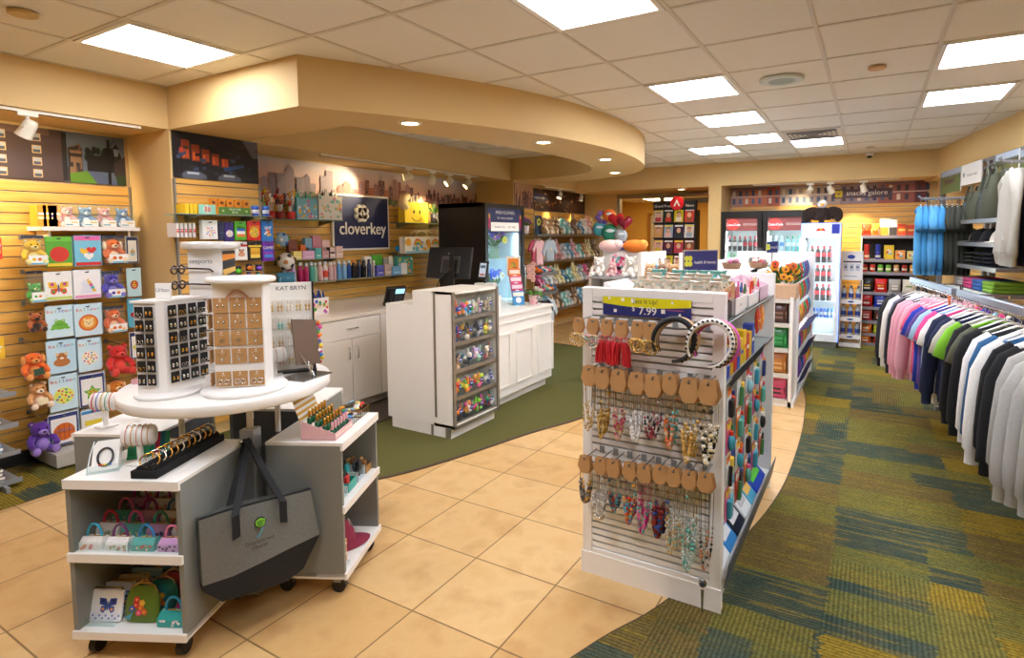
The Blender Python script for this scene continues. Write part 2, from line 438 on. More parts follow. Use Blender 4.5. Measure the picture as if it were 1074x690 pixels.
# ------------------------------------------------------------------ slatwall panels
def slats(name, w, z0, z1, loc, rz, pitch=.0762):
 g = G(); g.box(0, .012, z0, w, .02, z1, GROOVE)
 k = 0; z = z0
 while z < z1-.01:
  zt = min(z+pitch-.009, z1); g.box(0, 0, z, w, .0125, zt, MAPLE, 'k')
  g.box(0, .004, zt, w, .013, min(zt+.0035, z1), SILVER); z += pitch
 g.box(-.012, -.006, z0, 0, .02, z1, STEEL); g.box(w, -.006, z0, w+.012, .02, z1, STEEL)
 o = g.obj(name, None, loc, rz); o['kind'] = 'structure'; return o
slats('wall_left_slatwall', 5.24, .1, 2.0, (-5.178, -2.95, 0), LEFT)
slats('wall_left_slatwall', .66, .1, 2.04, (-4.558, 2.33, 0), LEFT)
slats('wall_left_slatwall', 3.84, .1, 1.98, (-5.178, 3.02, 0), LEFT)
slats('wall_left_slatwall', .5, .1, 2.0, (-4.498, 6.9, 0), LEFT)
slats('wall_left_slatwall', 2.4, .1, 2.0, (-4.828, 7.45, 0), LEFT)
slats('wall_back_slatwall', 2.7, .1, 2.05, (-2.03, 9.638, 0), 0)
slats('wall_right_slatwall', 11.0, .1, 2.05, RC+RN*(-.138)+RD*.5, RROT)
g = G(); g.box(-5.178, -3, 0, -5.165, 2.30, .1, DARK); struct(g, 'baseboard_left')
# ------------------------------------------------------------------ lights
LAMP = M('#eef2ff', .5, vary=0, emit=22.0, name='lamp_panel')
SPOTM = M('#ffd9a0', .5, vary=0, emit=22.0, name='halogen')
def panel(i, j, label):
 x0 = GX+i*TX; y0 = GY+j*TY
 t = thing('ceiling_light', label, 'ceiling light', (x0+TX/2, y0+TY/2, CEIL), 0, 'recessed ceiling light panels')
 a, b = TX/2-.012, TY/2-.012; f = .028
 g = G()
 for q in ((-a, -b, a, -b+f), (-a, b-f, a, b), (-a, -b+f, -a+f, b-f), (a-f, -b+f, a, b-f)): g.box(q[0], q[1], -.012, q[2], q[3], .0, WH)
 g.obj('light_frame', t)
 g = G(); g.box(-a+f, -b+f, -.007, a-f, b-f, 0, LAMP)
 g.obj('diffuser', t)
for i, j, l in [(-3, -2, 'square ceiling light panel in front of the left bulkhead corner'), (1, -1, 'large bright ceiling light panel at the top middle edge'),
    (1, 2, 'bright ceiling light panel just left of the round speaker'), (1, 4, 'ceiling light panel, second in the middle row going back'),
    (1, 6, 'ceiling light panel, third in the middle row going back'), (4, 2, 'ceiling light panel nearest the right wall and the camera'),
    (4, 4, 'ceiling light panel by the right wall, second from the camera'), (2, 7, 'ceiling light panel beside the louvred air vent'),
    (0, 7, 'ceiling light panel peeking past the end of the curved soffit'), (-2, -5, 'ceiling light panel behind the camera on the left'),
    (1, -4, 'ceiling light panel behind the camera in the middle'), (4, -1, 'ceiling light panel overhead at the right'), (4, -4, 'ceiling light panel behind the camera on the right')]:
 panel(i, j, l)
def spot(name, loc, target, power, size=60, blend=.6, col=(1, .78, .5), parent=None, r=.03):
 d = bpy.data.lights.new(name, 'SPOT'); d.energy = power; d.spot_size = math.radians(size); d.spot_blend = blend; d.color = col; d.shadow_soft_size = r
 o = bpy.data.objects.new(name, d); COL.objects.link(o)
 o.location = loc; o.rotation_euler = (Vector(target)-Vector(loc)).to_track_quat('-Z', 'Y').to_euler()
 if parent:
  o.parent = parent; o.matrix_parent_inverse = Matrix.Translation(-Vector(parent.location))
 return o
def downlight(x, y, z, label, p=14):
 t = thing('downlight', label, 'downlight', (x, y, z), 0, 'round recessed downlights')
 g = G(); g.lathe([(.055, -.002), (.062, -.008), (.082, -.006), (.085, 0)], WH, n=28, cap=False); g.obj('trim_ring', t)
 g = G(); g.lathe([(0, -.004), (.056, -.004)], SPOTM, n=24, cap=True); g.obj('lens', t)
 spot('lamp', (x, y, z-.02), (x, y, 0), p, 110, .8, (1, .8, .52), t, .05)
for (u, v), l in zip(((430, 129), (570, 149), (635, 167), (645, 181)), ('downlight in the curved soffit nearest the camera', 'downlight in the middle of the curved soffit', 'downlight near the rounded tip of the soffit', 'downlight furthest back under the rounded soffit tip')):
 p = U(u, v, z=2.40); downlight(p.x, p.y, 2.40, l)
p = U(705, 196, z=2.36); downlight(p.x, 9.3, 2.36, 'downlight in the dark soffit over the doorway', 8)
IVORY = M('#ece4cf', .4)
def track(path, z, label, heads, rot):
 """lighting track with spot heads; path: two ends, heads: list of (fraction, target, power, label)"""
 a, b = Vector((*path[0], z)), Vector((*path[1], z)); d = (b-a).normalized()
 g = G(Matrix.Translation(a) @ RZ(math.atan2(d.y, d.x))); L = (b-a).length
 g.box(0, -.018, -.02, L, .018, 0, IVORY); g.box(0, -.006, -.022, L, .006, -.018, DARK)
 single(g, 'light_track', label, 'light track')
 for fr, tgt, pw, lab in heads:
  p = a+(b-a)*fr
  t = thing('track_spotlight', lab, 'spotlight', (p.x, p.y, z-.02), 0, 'white track spotlights')
  g = G(); g.T = RZ(math.atan2(d.y, d.x)); g.box(-.05, -.017, -.022, .05, .017, 0, IVORY); g.cyl((0, 0, -.02), (0, 0, -.055), .011, IVORY); g.obj('track_adapter', t)
  dv = (Vector(tgt)-Vector((p.x, p.y, z-.1))).normalized()
  q = dv.to_track_quat('Z', 'Y').to_matrix().to_4x4()
  g = G(Matrix.Translation((0, 0, -.095)) @ q)
  g.lathe([(0, -.055), (.028, -.052), (.038, -.03), (.041, .02), (.045, .055), (.047, .06), (.042, .06), (.039, .045)], IVORY, n=20, cap=False)
  g.tube([(.042, 0, -.0), (.052, 0, 0)], .008, IVORY); g.tube([(-.042, 0, 0), (-.052, 0, 0)], .008, IVORY)
  g.obj('lamp_can', t)
  g = G(Matrix.Translation((0, 0, -.095)) @ q); g.lathe([(0, .046), (.039, .046)], SPOTM, n=20); g.obj('lens', t)
  if pw:
   s = Vector((p.x, p.y, z-.115))+dv*.065
   spot('lamp', s, tgt, pw, 55, .7, (1, .8, .5), t)
SPOT_JOBS = []
track(((-4.62, -1.0), (-4.62, 2.14)), 2.40, 'white lighting track along the left bulkhead edge',
      [(.80, (-5.2, 1.1, 1.2), 30, 'white track spotlight in front of the dark building mural'), (.52, (-5.2, 1.42, 2.0), 110, 'white track spotlight at the far left, out of view')], 0)
track(((-4.66, 3.7), (-4.66, 6.2)), 2.40, 'white lighting track over the skyline mural',
      [(.48, (-5.2, 4.3, 2.1), 40, 'white track spotlight over the skyline, leftmost of four'), (.64, (-5.0, 5.6, 1.95), 40, 'white track spotlight over the skyline, second from the left'),
       (.77, (-5.2, 4.7, 1.5), 14, 'white track spotlight over the skyline, third from the left'), (.92, (-5.1, 5.3, 1.5), 10, 'white track spotlight over the skyline, nearest the flower cooler')], 0)
track(((-4.66, 8.0), (-4.66, 9.8)), 2.40, 'white lighting track over the plush toy wall',
      [(.3, (-4.75, 8.3, 1.75), 60, 'white track spotlight over the plush toys, nearer one'), (.75, (-4.75, 9.3, 1.75), 60, 'white track spotlight over the plush toys, farther one')], 0)
track(((-1.6, 9.1), (.3, 9.1)), 2.36, 'white lighting track over the drinks fridges',
      [(.42, (-1.0, 9.6, 2.0), 26, 'white track spotlight above the plush eagle'), (.56, (-.1, 9.64, 1.4), 90, 'white track spotlight left of the snack shelves'), (.78, (.3, 9.4, .9), 130, 'white track spotlight right above the snack shelves')], 0)
w = bpy.data.worlds.new('world'); SC.world = w; w.use_nodes = True
w.node_tree.nodes['Background'].inputs[0].default_value = lin('#f3e6d2'); w.node_tree.nodes['Background'].inputs[1].default_value = .35
SC.view_settings.view_transform = 'Standard'; SC.view_settings.look = 'None'; SC.view_settings.gamma = 1; SC.view_settings.use_curve_mapping = False
SC.view_settings.exposure = .5
SC.cycles.max_bounces = 8; SC.cycles.diffuse_bounces = 4; SC.cycles.transparent_max_bounces = 24; SC.cycles.caustics_reflective = False; SC.cycles.caustics_refractive = False
SC.cycles.sample_clamp_indirect = 6.0
# ------------------------------------------------------------------ goods: every builder works in local x (right), y (away from the viewer), z (up)
def star_pts(cx, cz, r, k=5, inner=.45, rot=PI/2):
 return [(cx+(r if i % 2 == 0 else r*inner)*math.cos(rot+PI*i/k), cz+(r if i % 2 == 0 else r*inner)*math.sin(rot+PI*i/k)) for i in range(2*k)]
def heart_pts(cx, cz, r, n=22):
 o = []
 for i in range(n):
  t = 2*PI*i/n
  o.append((cx+r*(16*math.sin(t)**3)/17, cz+r*(13*math.cos(t)-5*math.cos(2*t)-2*math.cos(3*t)-math.cos(4*t))/17))
 return o
def motif(g, kind, cx, cz, r, cols, y):
 """flat printed picture"""
 c = [M(k) for k in cols]; e = .0006
 if kind == 'circle': g.dot(cx, cz, r, c[0], y, n=20)
 elif kind == 'star':
  g.poly(star_pts(cx, cz, r, 5, .5), c[0], y); g.poly(star_pts(cx, cz, r*.72, 5, .5), c[1], y-e)
  for i in range(5): g.dot(cx+r*.25*math.cos(i*1.3), cz+r*.25*math.sin(i*1.3), r*.1, c[2], y-2*e, n=8)
 elif kind == 'heart': g.poly(heart_pts(cx, cz, r), c[0], y)
 elif kind == 'hearts':
  for i, (dx, dz) in enumerate(((-.35, .25), (.35, .4), (.05, -.35))): g.poly(heart_pts(cx+dx*r, cz+dz*r, r*.55), c[i % len(c)], y-i*e)
 elif kind == 'butterfly':
  for s in (-1, 1):
   g.poly([(cx, cz), (cx+s*r*.25, cz+r*.75), (cx+s*r, cz+r*.8), (cx+s*r*.95, cz+r*.15), (cx+s*r*.3, cz-.02*r)], c[0], y)
   g.poly([(cx, cz), (cx+s*r*.75, cz-.05*r), (cx+s*r*.8, cz-r*.55), (cx+s*r*.45, cz-r*.75), (cx+s*r*.1, cz-.3*r)], c[1], y)
   g.dot(cx+s*r*.6, cz+r*.5, r*.2, c[2], y-e); g.dot(cx+s*r*.5, cz-r*.35, r*.16, c[3 % len(c)], y-e)
  g.dot(cx, cz, r*.09, M('#4a6aa0'), y-2*e, rz=r*.55)
 elif kind == 'animal':                      # a round friendly head with ears on a body
  g.dot(cx, cz-r*.35, r*.8, c[0], y, rz=r*.5); g.dot(cx, cz+r*.3, r*.5, c[0], y-e)
  for s in (-1, 1):
   g.dot(cx+s*r*.42, cz+r*.65, r*.18, c[1], y-2*e); g.dot(cx+s*r*.18, cz+r*.4, r*.07, M('#1c1c1c'), y-3*e, n=8)
  g.dot(cx, cz+r*.15, r*.2, c[2], y-2*e, rz=r*.13)
 elif kind == 'unicorn':
  g.poly([(cx-r*.8, cz-r*.8), (cx-r*.5, cz+r*.1), (cx-r*.75, cz+r*.35), (cx-r*.4, cz+r*.75), (cx+r*.1, cz+r*.7), (cx+r*.3, cz+r*.2), (cx+r*.7, cz-r*.3), (cx+r*.5, cz-r*.8)], c[0], y)
  g.poly([(cx-r*.1, cz+r*.7), (cx+r*.15, cz+r*1.1), (cx+r*.1, cz+r*.6)], c[1], y-e)
  for i in range(4): g.dot(cx+r*(.2+.14*i), cz+r*(.5-.32*i), r*.2, c[1+i % (len(c)-1)], y-e*2)
 elif kind == 'ball':
  g.dot(cx, cz, r, c[0], y, n=24)
  for dx in (-.45, 0, .45): g.poly([(cx+dx*r*.8-.02*r, cz-r*.85*math.sqrt(max(0, 1-dx*dx))), (cx+dx*r*.8+.02*r, cz-r*.85*math.sqrt(1-dx*dx)), (cx+dx*r*1.1+.02*r, cz+r*.85*math.sqrt(1-dx*dx)), (cx+dx*r*1.1-.02*r, cz+r*.85*math.sqrt(1-dx*dx))], c[1], y-e)
  g.rect(cx-r*.98, cz-.02*r, cx+r*.98, cz+.02*r, c[1], y-e)
  g.text('GAME ON', cx, cz+.1*r, r*.34, c[2], y-e)
 elif kind == 'dots':
  g.dot(cx, cz, r, c[0], y, n=20)
  for i in range(16):
   a = i*2.4; q = r*.88*math.sqrt((i+.5)/16); g.dot(cx+q*math.cos(a), cz+q*math.sin(a), r*.13, M(PAL[i % 7]), y-e, n=8)
 elif kind == 'frog':
  g.dot(cx, cz-r*.2, r*.85, c[0], y, rz=r*.45)
  g.dot(cx, cz+r*.15, r*.55, c[0], y-e, rz=r*.4)
  for s in (-1, 1):
   g.dot(cx+s*r*.33, cz+r*.5, r*.2, c[0], y-2*e); g.dot(cx+s*r*.33, cz+r*.52, r*.11, c[1], y-3*e); g.dot(cx+s*r*.33, cz+r*.52, r*.05, M('#161616'), y-4*e)
   g.dot(cx+s*r*.75, cz-r*.5, r*.28, c[0], y-e, rz=r*.14)
  g.rect(cx-r*.3, cz-.02*r, cx+r*.3, cz+.03*r, M('#2b5a1e'), y-3*e)
 elif kind == 'lion':
  g.dot(cx, cz, r, c[0], y, n=22); g.dot(cx, cz, r*.78, c[1], y-e, n=20); g.dot(cx, cz-r*.05, r*.5, c[2], y-2*e)
  for s in (-1, 1): g.dot(cx+s*r*.2, cz+r*.08, r*.06, M('#1c1c1c'), y-3*e, n=8); g.dot(cx+s*r*.4, cz+r*.42, r*.15, c[2], y-2*e)
  g.dot(cx, cz-r*.12, r*.09, M('#5a2a1a'), y-3*e, rz=r*.06)
 elif kind == 'flowers':
  for i in range(7):
   a = i*2.4; q = r*.75*math.sqrt((i+.4)/7); x, z = cx+q*math.cos(a), cz+q*math.sin(a)
   for k in range(5): g.dot(x+r*.17*math.cos(k*1.2566), z+r*.17*math.sin(k*1.2566), r*.13, c[i % len(c)], y-i*e*.3, n=8)
   g.dot(x, z, r*.09, M('#f4d23a'), y-e*3, n=8)
 elif kind == 'cupcake':
  g.poly([(cx-r*.4, cz-r*.9), (cx+r*.4, cz-r*.9), (cx+r*.6, cz-r*.2), (cx-r*.6, cz-r*.2)], c[0], y)
  g.dot(cx, cz, r*.62, c[1], y-e, rz=r*.35); g.dot(cx, cz+r*.3, r*.4, c[1], y-e, rz=r*.25); g.rect(cx-r*.06, cz+r*.4, cx+r*.06, cz+r*.95, c[2], y-2*e)
 elif kind == 'number':
  g.dot(cx, cz, r*.75, c[0], y, rz=r); g.text('6', cx, cz-r*.55, r*1.7, c[1], y-e)
  for i in range(8): g.dot(cx+r*.5*math.cos(i*.8), cz+r*.75*math.sin(i*.8), r*.12, M(PAL[i % 7]), y-e, n=8)
 elif kind == 'bars':
  for i in range(len(c)): g.rect(cx-r, cz+r*(1-2*(i+1)/len(c)), cx+r, cz+r*(1-2*i/len(c)), c[i], y)
def euro_hole(g, w, h, y):
 g.dot(0, h-.016, .014, M('#25231f'), y, rz=.0045, n=10)
def peg_card(w, h, base, kind, cols, border=None, head=None, txt=None, fs=.02, d=.012, foot=None):
 """flat balloon or toy pack: slim sleeve with printed front and a hang hole"""
 g = G(); g.rbox(-w/2, 0, 0, w/2, d, h, M(base, .3), .004)
 y = -.0008
 if border:
  g.rect(-w/2+.003, .003, w/2-.003, h-.003, M(border, .3), y); y -= .0008
  g.rect(-w/2+.013, .013, w/2-.013, h-.03, M(base, .3), y); y -= .0008
 if head: g.rect(-w/2+.003, h*.84, w/2-.003, h-.003, M(head, .3), y); y -= .0008
 if foot: g.rect(-w/2+.006, .006, w/2-.006, h*.13, M(foot, .3), y); y -= .0006
 euro_hole(g, w, h, y-.0008)
 motif(g, kind, 0, h*.42, min(w, h)*.36, cols, y-.0004)
 if txt:
  cs = ['#e0452c', '#e88a1e', '#3f9a3a', '#2f6fc4', '#7a3fa0', '#d8352f', '#2aa6a0']
  for i, ch in enumerate(txt): g.text(ch, (i-(len(txt)-1)/2)*fs*.62, h*.80, fs, M(cs[i % 7]), y-.0008)
 return g
def plush(body='#e9c23a', acc='#f4efe2', s=1.0, snout=True, ears='round', seated=True):
 """soft toy animal sitting: trunk, head, ears, four limbs grown into one another"""
 m = M(body, .95, vary=.14, scale=90, sheen=.4); a = M(acc, .95, vary=.1, scale=90, sheen=.3); k = M('#151515', .25)
 g = G(TR(0, 0, 0) @ Matrix.Scale(s, 4))
 g.ball((0, .03, .052), (.042, .038, .055), m); g.ball((0, -.0, .045), (.028, .024, .036), a)
 g.ball((0, .015, .125), (.043, .038, .038), m, 14, 9)
 if snout: g.ball((0, -.02, .114), (.02, .018, .015), a); g.ball((0, -.037, .119), (.007, .005, .005), k, 8, 6)
 for q in (-1, 1):
  g.ball((q*.016, -.02, .134), .0045, k, 8, 6)
  if ears == 'round': g.ball((q*.034, .02, .156), (.015, .009, .015), m); g.ball((q*.034, .012, .156), (.009, .004, .009), a, 8, 6)
  elif ears == 'long': g.ball((q*.024, .025, .178), (.011, .009, .034), m); g.ball((q*.024, .017, .178), (.006, .004, .024), a, 8, 6)
  elif ears == 'flop': g.ball((q*.046, .015, .118), (.012, .018, .03), a)
  g.tube([(q*.03, .02, .09), (q*.05, .0, .07), (q*.052, -.022, .052)], [.017, .016, .014], m, 8); g.ball((q*.052, -.025, .05), .0155, m, 8, 6)
  g.tube([(q*.022, .02, .022), (q*.036, -.02, .02), (q*.04, -.045, .02)], [.022, .021, .018], m, 8); g.ball((q*.04, -.048, .023), (.019, .012, .022), a, 8, 6)
 return g
def carton(w, d, h, base, side=None, kind=None, cols=(), txt=None, ts=.02, tc='#ffffff', band=None, tz=.5):
 g = G(); g.rbox(-w/2, 0, 0, w/2, d, h, M(base, .4, vary=.03), .002, 1)
 y = -.0006
 if side: g.rect(-w/2+.002, .002, w/2-.002, h-.002, M(side, .4, vary=.03), y); y -= .0006
 if band: g.rect(-w/2+.002, h*band[1], w/2-.002, h*band[2], M(band[0], .4), y); y -= .0006
 if kind: motif(g, kind, 0, h*.5, min(w, h)*.4, cols, y); y -= .003
 if txt: g.text(txt, 0, h*tz-ts*.35, ts, M(tc, .4), y)
 return g
def bottle(r, h, body, cap, label=None, neck=.35, capr=None, lz=(.2, .6), alpha=None, txt=None):
 bm = GLASS(body, .55, .1) if alpha else M(body, .25, vary=.03)
 g = G(); hn = h*(1-.16); cr = capr or r*neck
 g.lathe([(r*.9, 0), (r, .004), (r, hn*.74), (r*.93, hn*.82), (cr*1.0, hn*.95), (cr*.95, hn)], bm, n=14)
 g.lathe([(cr*1.12, hn), (cr*1.12, h-.003), (cr*.95, h)], M(cap, .35, vary=.02), n=12)
 if label: g.lathe([(r+.0008, hn*lz[0]), (r+.0008, hn*lz[1])], M(label, .5, vary=.03), n=14, cap=False)
 if txt: g.text(txt, 0, hn*(lz[0]+lz[1])/2-.006, .014, WH, y=-r-.001)
 return g
def pouch(w, h, d, base, accent, kind=None, txt=None, cols=(), tc='#ffffff', n=9):
 """puffed foil bag with crimped ends"""
 g = G(); m = M(base, .22, vary=.05, scale=50); rings = []
 for i in range(n+1):
  t = i/n; z = h*t; e = math.sin(PI*min(1, max(0, (t-.06)/.88)))**.55 if .06 < t < .94 else .02
  wd = w/2*(1-.05*math.sin(PI*t)); th = max(.0025, d/2*e)
  rings.append([(wd*math.copysign(abs(math.cos(a))**.7, math.cos(a)), th*math.copysign(abs(math.sin(a))**.8, math.sin(a)), z) for a in [2*PI*k/14 for k in range(14)]])
 g.loft(rings, m)
 y = -d/2-.001
 if accent: g.add([(-w*.40, y*.55, h*.22), (w*.40, y*.55, h*.22), (w*.42, y*.75, h*.5), (w*.36, y*.62, h*.68), (-w*.36, y*.62, h*.68), (-w*.42, y*.75, h*.5), (0, y, h*.5)], [(0, 1, 6), (1, 2, 6), (2, 3, 6), (3, 4, 6), (4, 5, 6), (5, 0, 6)], M(accent, .25))
 if kind: motif(g, kind, 0, h*.34, w*.24, cols, y-.001)
 if txt: g.text(txt, 0, h*.52, w*.22, M(tc, .3), y-.003)
 return g
def gift_bag(w, d, h, base, dots=None, txt=None, tissue=None, stripe=None):
 """open paper gift bag with printed front, gusset folds and two cord handles; returns list of (name, G)"""
 g = G(); m = M(base, .45, vary=.03)
 g.add([(-w/2, 0, 0), (w/2, 0, 0), (w/2, d, 0), (-w/2, d, 0), (-w/2-.004, 0, h), (w/2+.004, 0, h), (w/2+.004, d, h), (-w/2-.004, d, h), (w/2-.012, d/2, h), (-w/2+.012, d/2, h), (w/2-.004, d/2, 0), (-w/2+.004, d/2, 0)],
          [(0, 3, 2, 1), (0, 1, 5, 4), (3, 7, 6, 2), (1, 10, 8, 5), (10, 2, 6, 8), (0, 4, 9, 11), (11, 9, 7, 3)], m)
 if dots:
  for i in range(26):
   x, z = random.uniform(-.46, .46)*w, random.uniform(.04, .96)*h; r = random.uniform(.035, .075)*w
   if abs(x)+r < w/2 and r < z < h-r: g.dot(x, z, r, M(random.choice(dots)), -.0008-.0001*i, n=10)
 if stripe:
  for i in range(6): g.rect(-w/2+i*w/6, .002, -w/2+(i+.5)*w/6, h-.002, M(stripe), -.0008)
 if txt: g.text(txt, 0, h*.42, w*.26, M('#d8a53a'), -.006)
 parts = [('paper_bag', g)]
 if tissue:
  t = G()
  for i in range(7):
   x = (i-3)*w/8; t.add([(x-.02, d*.3, h*.85), (x+.02, d*.3, h*.85), (x+random.uniform(-.02, .02), d*.4, h+random.uniform(.04, .10)), (x, d*.75, h*.9)], [(0, 1, 2), (1, 3, 2), (3, 0, 2)], M(tissue[i % len(tissue)], .7))
  parts.append(('tissue_paper', t))
 for yy in (.002, d-.002):
  c = G(); c.tube([(-w*.22, yy, h), (-w*.2, yy, h+.05), (-w*.1, yy, h+.075), (w*.1, yy, h+.075), (w*.2, yy, h+.05), (w*.22, yy, h)], .0025, M('#efe7d6'), 5)
  parts.append(('handle', c))
 return parts
def put(parts, name, label, cat, loc, rz=0, group=None):
 t = thing(name, label, cat, loc, rz, group)
 for n, g in parts: g.obj(n, t)
 return t
def glass_shelf(w, d, loc, rz, label, brackets=(0.12, .88)):
 t = thing('glass_shelf', label, 'shelf', loc, rz, 'glass shelves on the counter wall')
 g = G(); g.rbox(0, -d, -.008, w, 0, 0, GLASS('#cfe6dc', .32, .03), .003, 1); g.obj('glass_plate', t)
 for b in brackets:
  g = G(); x = w*b
  g.add([(x-.007, 0, -.06), (x+.007, 0, -.06), (x+.007, 0, -.008), (x-.007, 0, -.008), (x-.007, -d*.85, -.02), (x+.007, -d*.85, -.02), (x+.007, -d*.85, -.008), (x-.007, -d*.85, -.008)],
              [(0, 3, 2, 1), (4, 5, 6, 7), (0, 1, 5, 4), (2, 3, 7, 6), (1, 2, 6, 5), (3, 0, 4, 7)], STEEL)
  g.obj('bracket', t)
 return t
def skyline(g, x0, x1, z0, z1, n, cols, y, hmin=.15, hmax=.75, seed=1, lit=None):
 R = random.Random(seed)
 for i in range(n):
  w = (x1-x0)/n*R.uniform(.6, 1.5); x = x0+(x1-x0)*(i+R.random()*.5)/n; x2 = min(x+w, x1)
  h = (z1-z0)*R.uniform(hmin, hmax); c = R.choice(cols); yy = y-.0001*i
  g.rect(x, z0, x2, z0+h, M(c, .5), yy)
  if R.random() < .35: g.poly([(x, z0+h), (x2, z0+h), ((x+x2)/2, z0+h*1.18)], M(c, .5), yy)
  if lit and x2-x > .012:
   for k in range(int(h/.03)):
    for q in range(max(1, int((x2-x)/.02))):
     if R.random() < .5:
      xx = x+.004+q*.02; g.rect(xx, z0+.008+k*.03, min(xx+.01, x2), z0+.022+k*.03, M(R.choice(lit), .5), yy-.00005)
def mural(name, label, w, h, loc, rz, paint, group=None):
 g = G(); g.box(0, 0, 0, w, .012, h, DARK); paint(g, w, h)
 return single(g, name, label, 'mural', loc, rz, group)
# ================================================================== left wall: murals
def mural_building(g, w, h):
 g.rect(0, 0, w, h, M('#4a3a36', .4, vary=.25, scale=4), -.001)
 W2 = w-.37
 g.poly([(0, h*.8), (W2-.1, h*.87), (W2-.1, h), (0, h)], M('#6a5248', .4), -.0014)
 g.rect(W2-.02, 0, w, h, M('#5c6a78', .4), -.0014)
 g.rect(W2-.03, h*.02, W2, h*.98, M('#1e1a18', .5), -.0016)
 for i in range(14):
  for j in range(4):
   x = W2-.2-i*.19; z = .02+j*.085
   if x > .02:
    g.rect(x, z, x+.052, z+.056, M('#c9a878', .4), -.0018); g.rect(x+.006, z+.006, x+.046, z+.027, M('#46505e', .3), -.0022); g.rect(x+.006, z+.03, x+.046, z+.05, M('#9fa9b4', .3), -.0022)
 o_ = g; g = G(); W2 = 0; w = .62; R = random.Random(3)                      # brick storefront, trees, lawn and path
 for i in range(60): g.rect(W2+.0+R.random()*.14, R.random()*h*.75, W2+.02+R.random()*.14, R.random()*h*.8, M(R.choice(['#6a4c38', '#3a2c24', '#8a6a4c', '#2a2420']), .5), -.0018-.00001*i)
 for i in range(26): g.dot(W2+.2+R.random()*.36, h*(.50+R.random()*.2), .03, M(R.choice(['#1f2a1a', '#2a3420', '#161c14']), .6), -.002-.00001*i, n=9)
 g.rect(W2+.2, h*.25, W2+.5, h*.58, M('#1a1614', .6), -.0028)
 g.poly([(W2+.02, 0), (W2+.3, 0), (W2+.2, h*.25), (W2+.02, h*.18)], M('#5f8a24', .6), -.003)
 g.poly([(W2+.2, h*.25), (W2+.3, h*.25), (w-.05, 0), (W2+.3, 0)], M('#55607c', .5), -.0031)
 g.poly([(w-.12, h*.2), (w, h*.3), (w, 0), (w-.1, 0)], M('#2f4018', .6), -.0032)
 g.rect(w-.2, 0, w-.165, h*.93, M('#0f0e10', .4), -.0036)
 g.poly([(w-.13, h*.45), (w, h*.62), (w, h*.2), (w-.13, h*.2)], M('#3a2c26', .5), -.0034)
 g.tube([(w-.16, -.006, h*.8), (w-.13, -.006, h*.93), (w-.1, -.006, h*.9)], .003, M('#101012'), 5)
 g.poly([(w-.13, h*.75), (w-.07, h*.75), (w-.08, h*.6), (w-.12, h*.6)], M('#7c8896', .3), -.004); g.poly([(w-.14, h*.75), (w-.06, h*.75), (w-.1, h*.86)], M('#101014'), -.0041)
 k_ = len(o_.v)
 for q, f, a in zip(range(len(g.f)), g.f, g.mi): o_.f.append([v+k_ for v in f]); o_.mi.append(o_.m(g.mats[a])); o_.sm.append(False)
 o_.v += [Vector((p.x*.6+5.0-.37, p.y, p.z)) for p in g.v]
mural('mural', 'wall mural of a dark brick building, lawn path and black street lamp', 5.0, .37, (-5.187, -2.72, 2.01), LEFT, mural_building)
def mural_street(g, w, h):
 g.rect(0, 0, w, h, M('#1c1a1e', .4, vary=.3, scale=8), -.001)
 R = random.Random(5)
 g.poly([(w*.8, h), (w, h), (w, h*.6), (w*.93, h*.6)], M('#5c5a66'), -.0012)
 for i in range(5):
  x = .06+i*.075; z = h*(.42-.03*i); g.rect(x, z, x+.06, z+h*(.42-.05*i), M('#8a3a1c', .4), -.0014); g.rect(x+.008, z+.01, x+.028, z+h*.2, M('#d8642c', .4), -.0016); g.rect(x+.034, z+.01, x+.054, z+h*.2, M('#c2502a', .4), -.0016)
 for i in range(36):
  x = R.random()*w; z = R.random()*h*.85; s = R.uniform(.01, .04); g.rect(x, z, min(x+s, w), z+s*.7, M(R.choice(['#2c3040', '#3c4a68', '#402820', '#121014', '#54423a', '#262a30'])), -.0018-.00001*i)
 g.poly([(w*.55, h*.3), (w*.8, h*.42), (w*.82, h*.36), (w*.58, h*.22)], M('#2a4a7c'), -.0024)
 for cx in (.14, .42):
  g.poly([(cx-.09, 0), (cx+.1, 0), (cx+.1, .03), (cx+.05, .055), (cx-.05, .055), (cx-.09, .03)], M('#5a606a', .25), -.0026); g.rect(cx-.045, .032, cx+.045, .05, M('#aab4bf', .2), -.003)
 g.dot(.06, h*.55, .028, M('#39425a'), -.003); g.rect(.045, h*.55, .075, h*.66, M('#b8442a'), -.0032); g.rect(.052, 0, .06, h*.5, M('#0e0d10'), -.0032)
mural('mural', 'wall mural of a night street with orange shopfronts and parked cars', .675, .345, (-4.566, 2.325, 2.05), LEFT, mural_street)
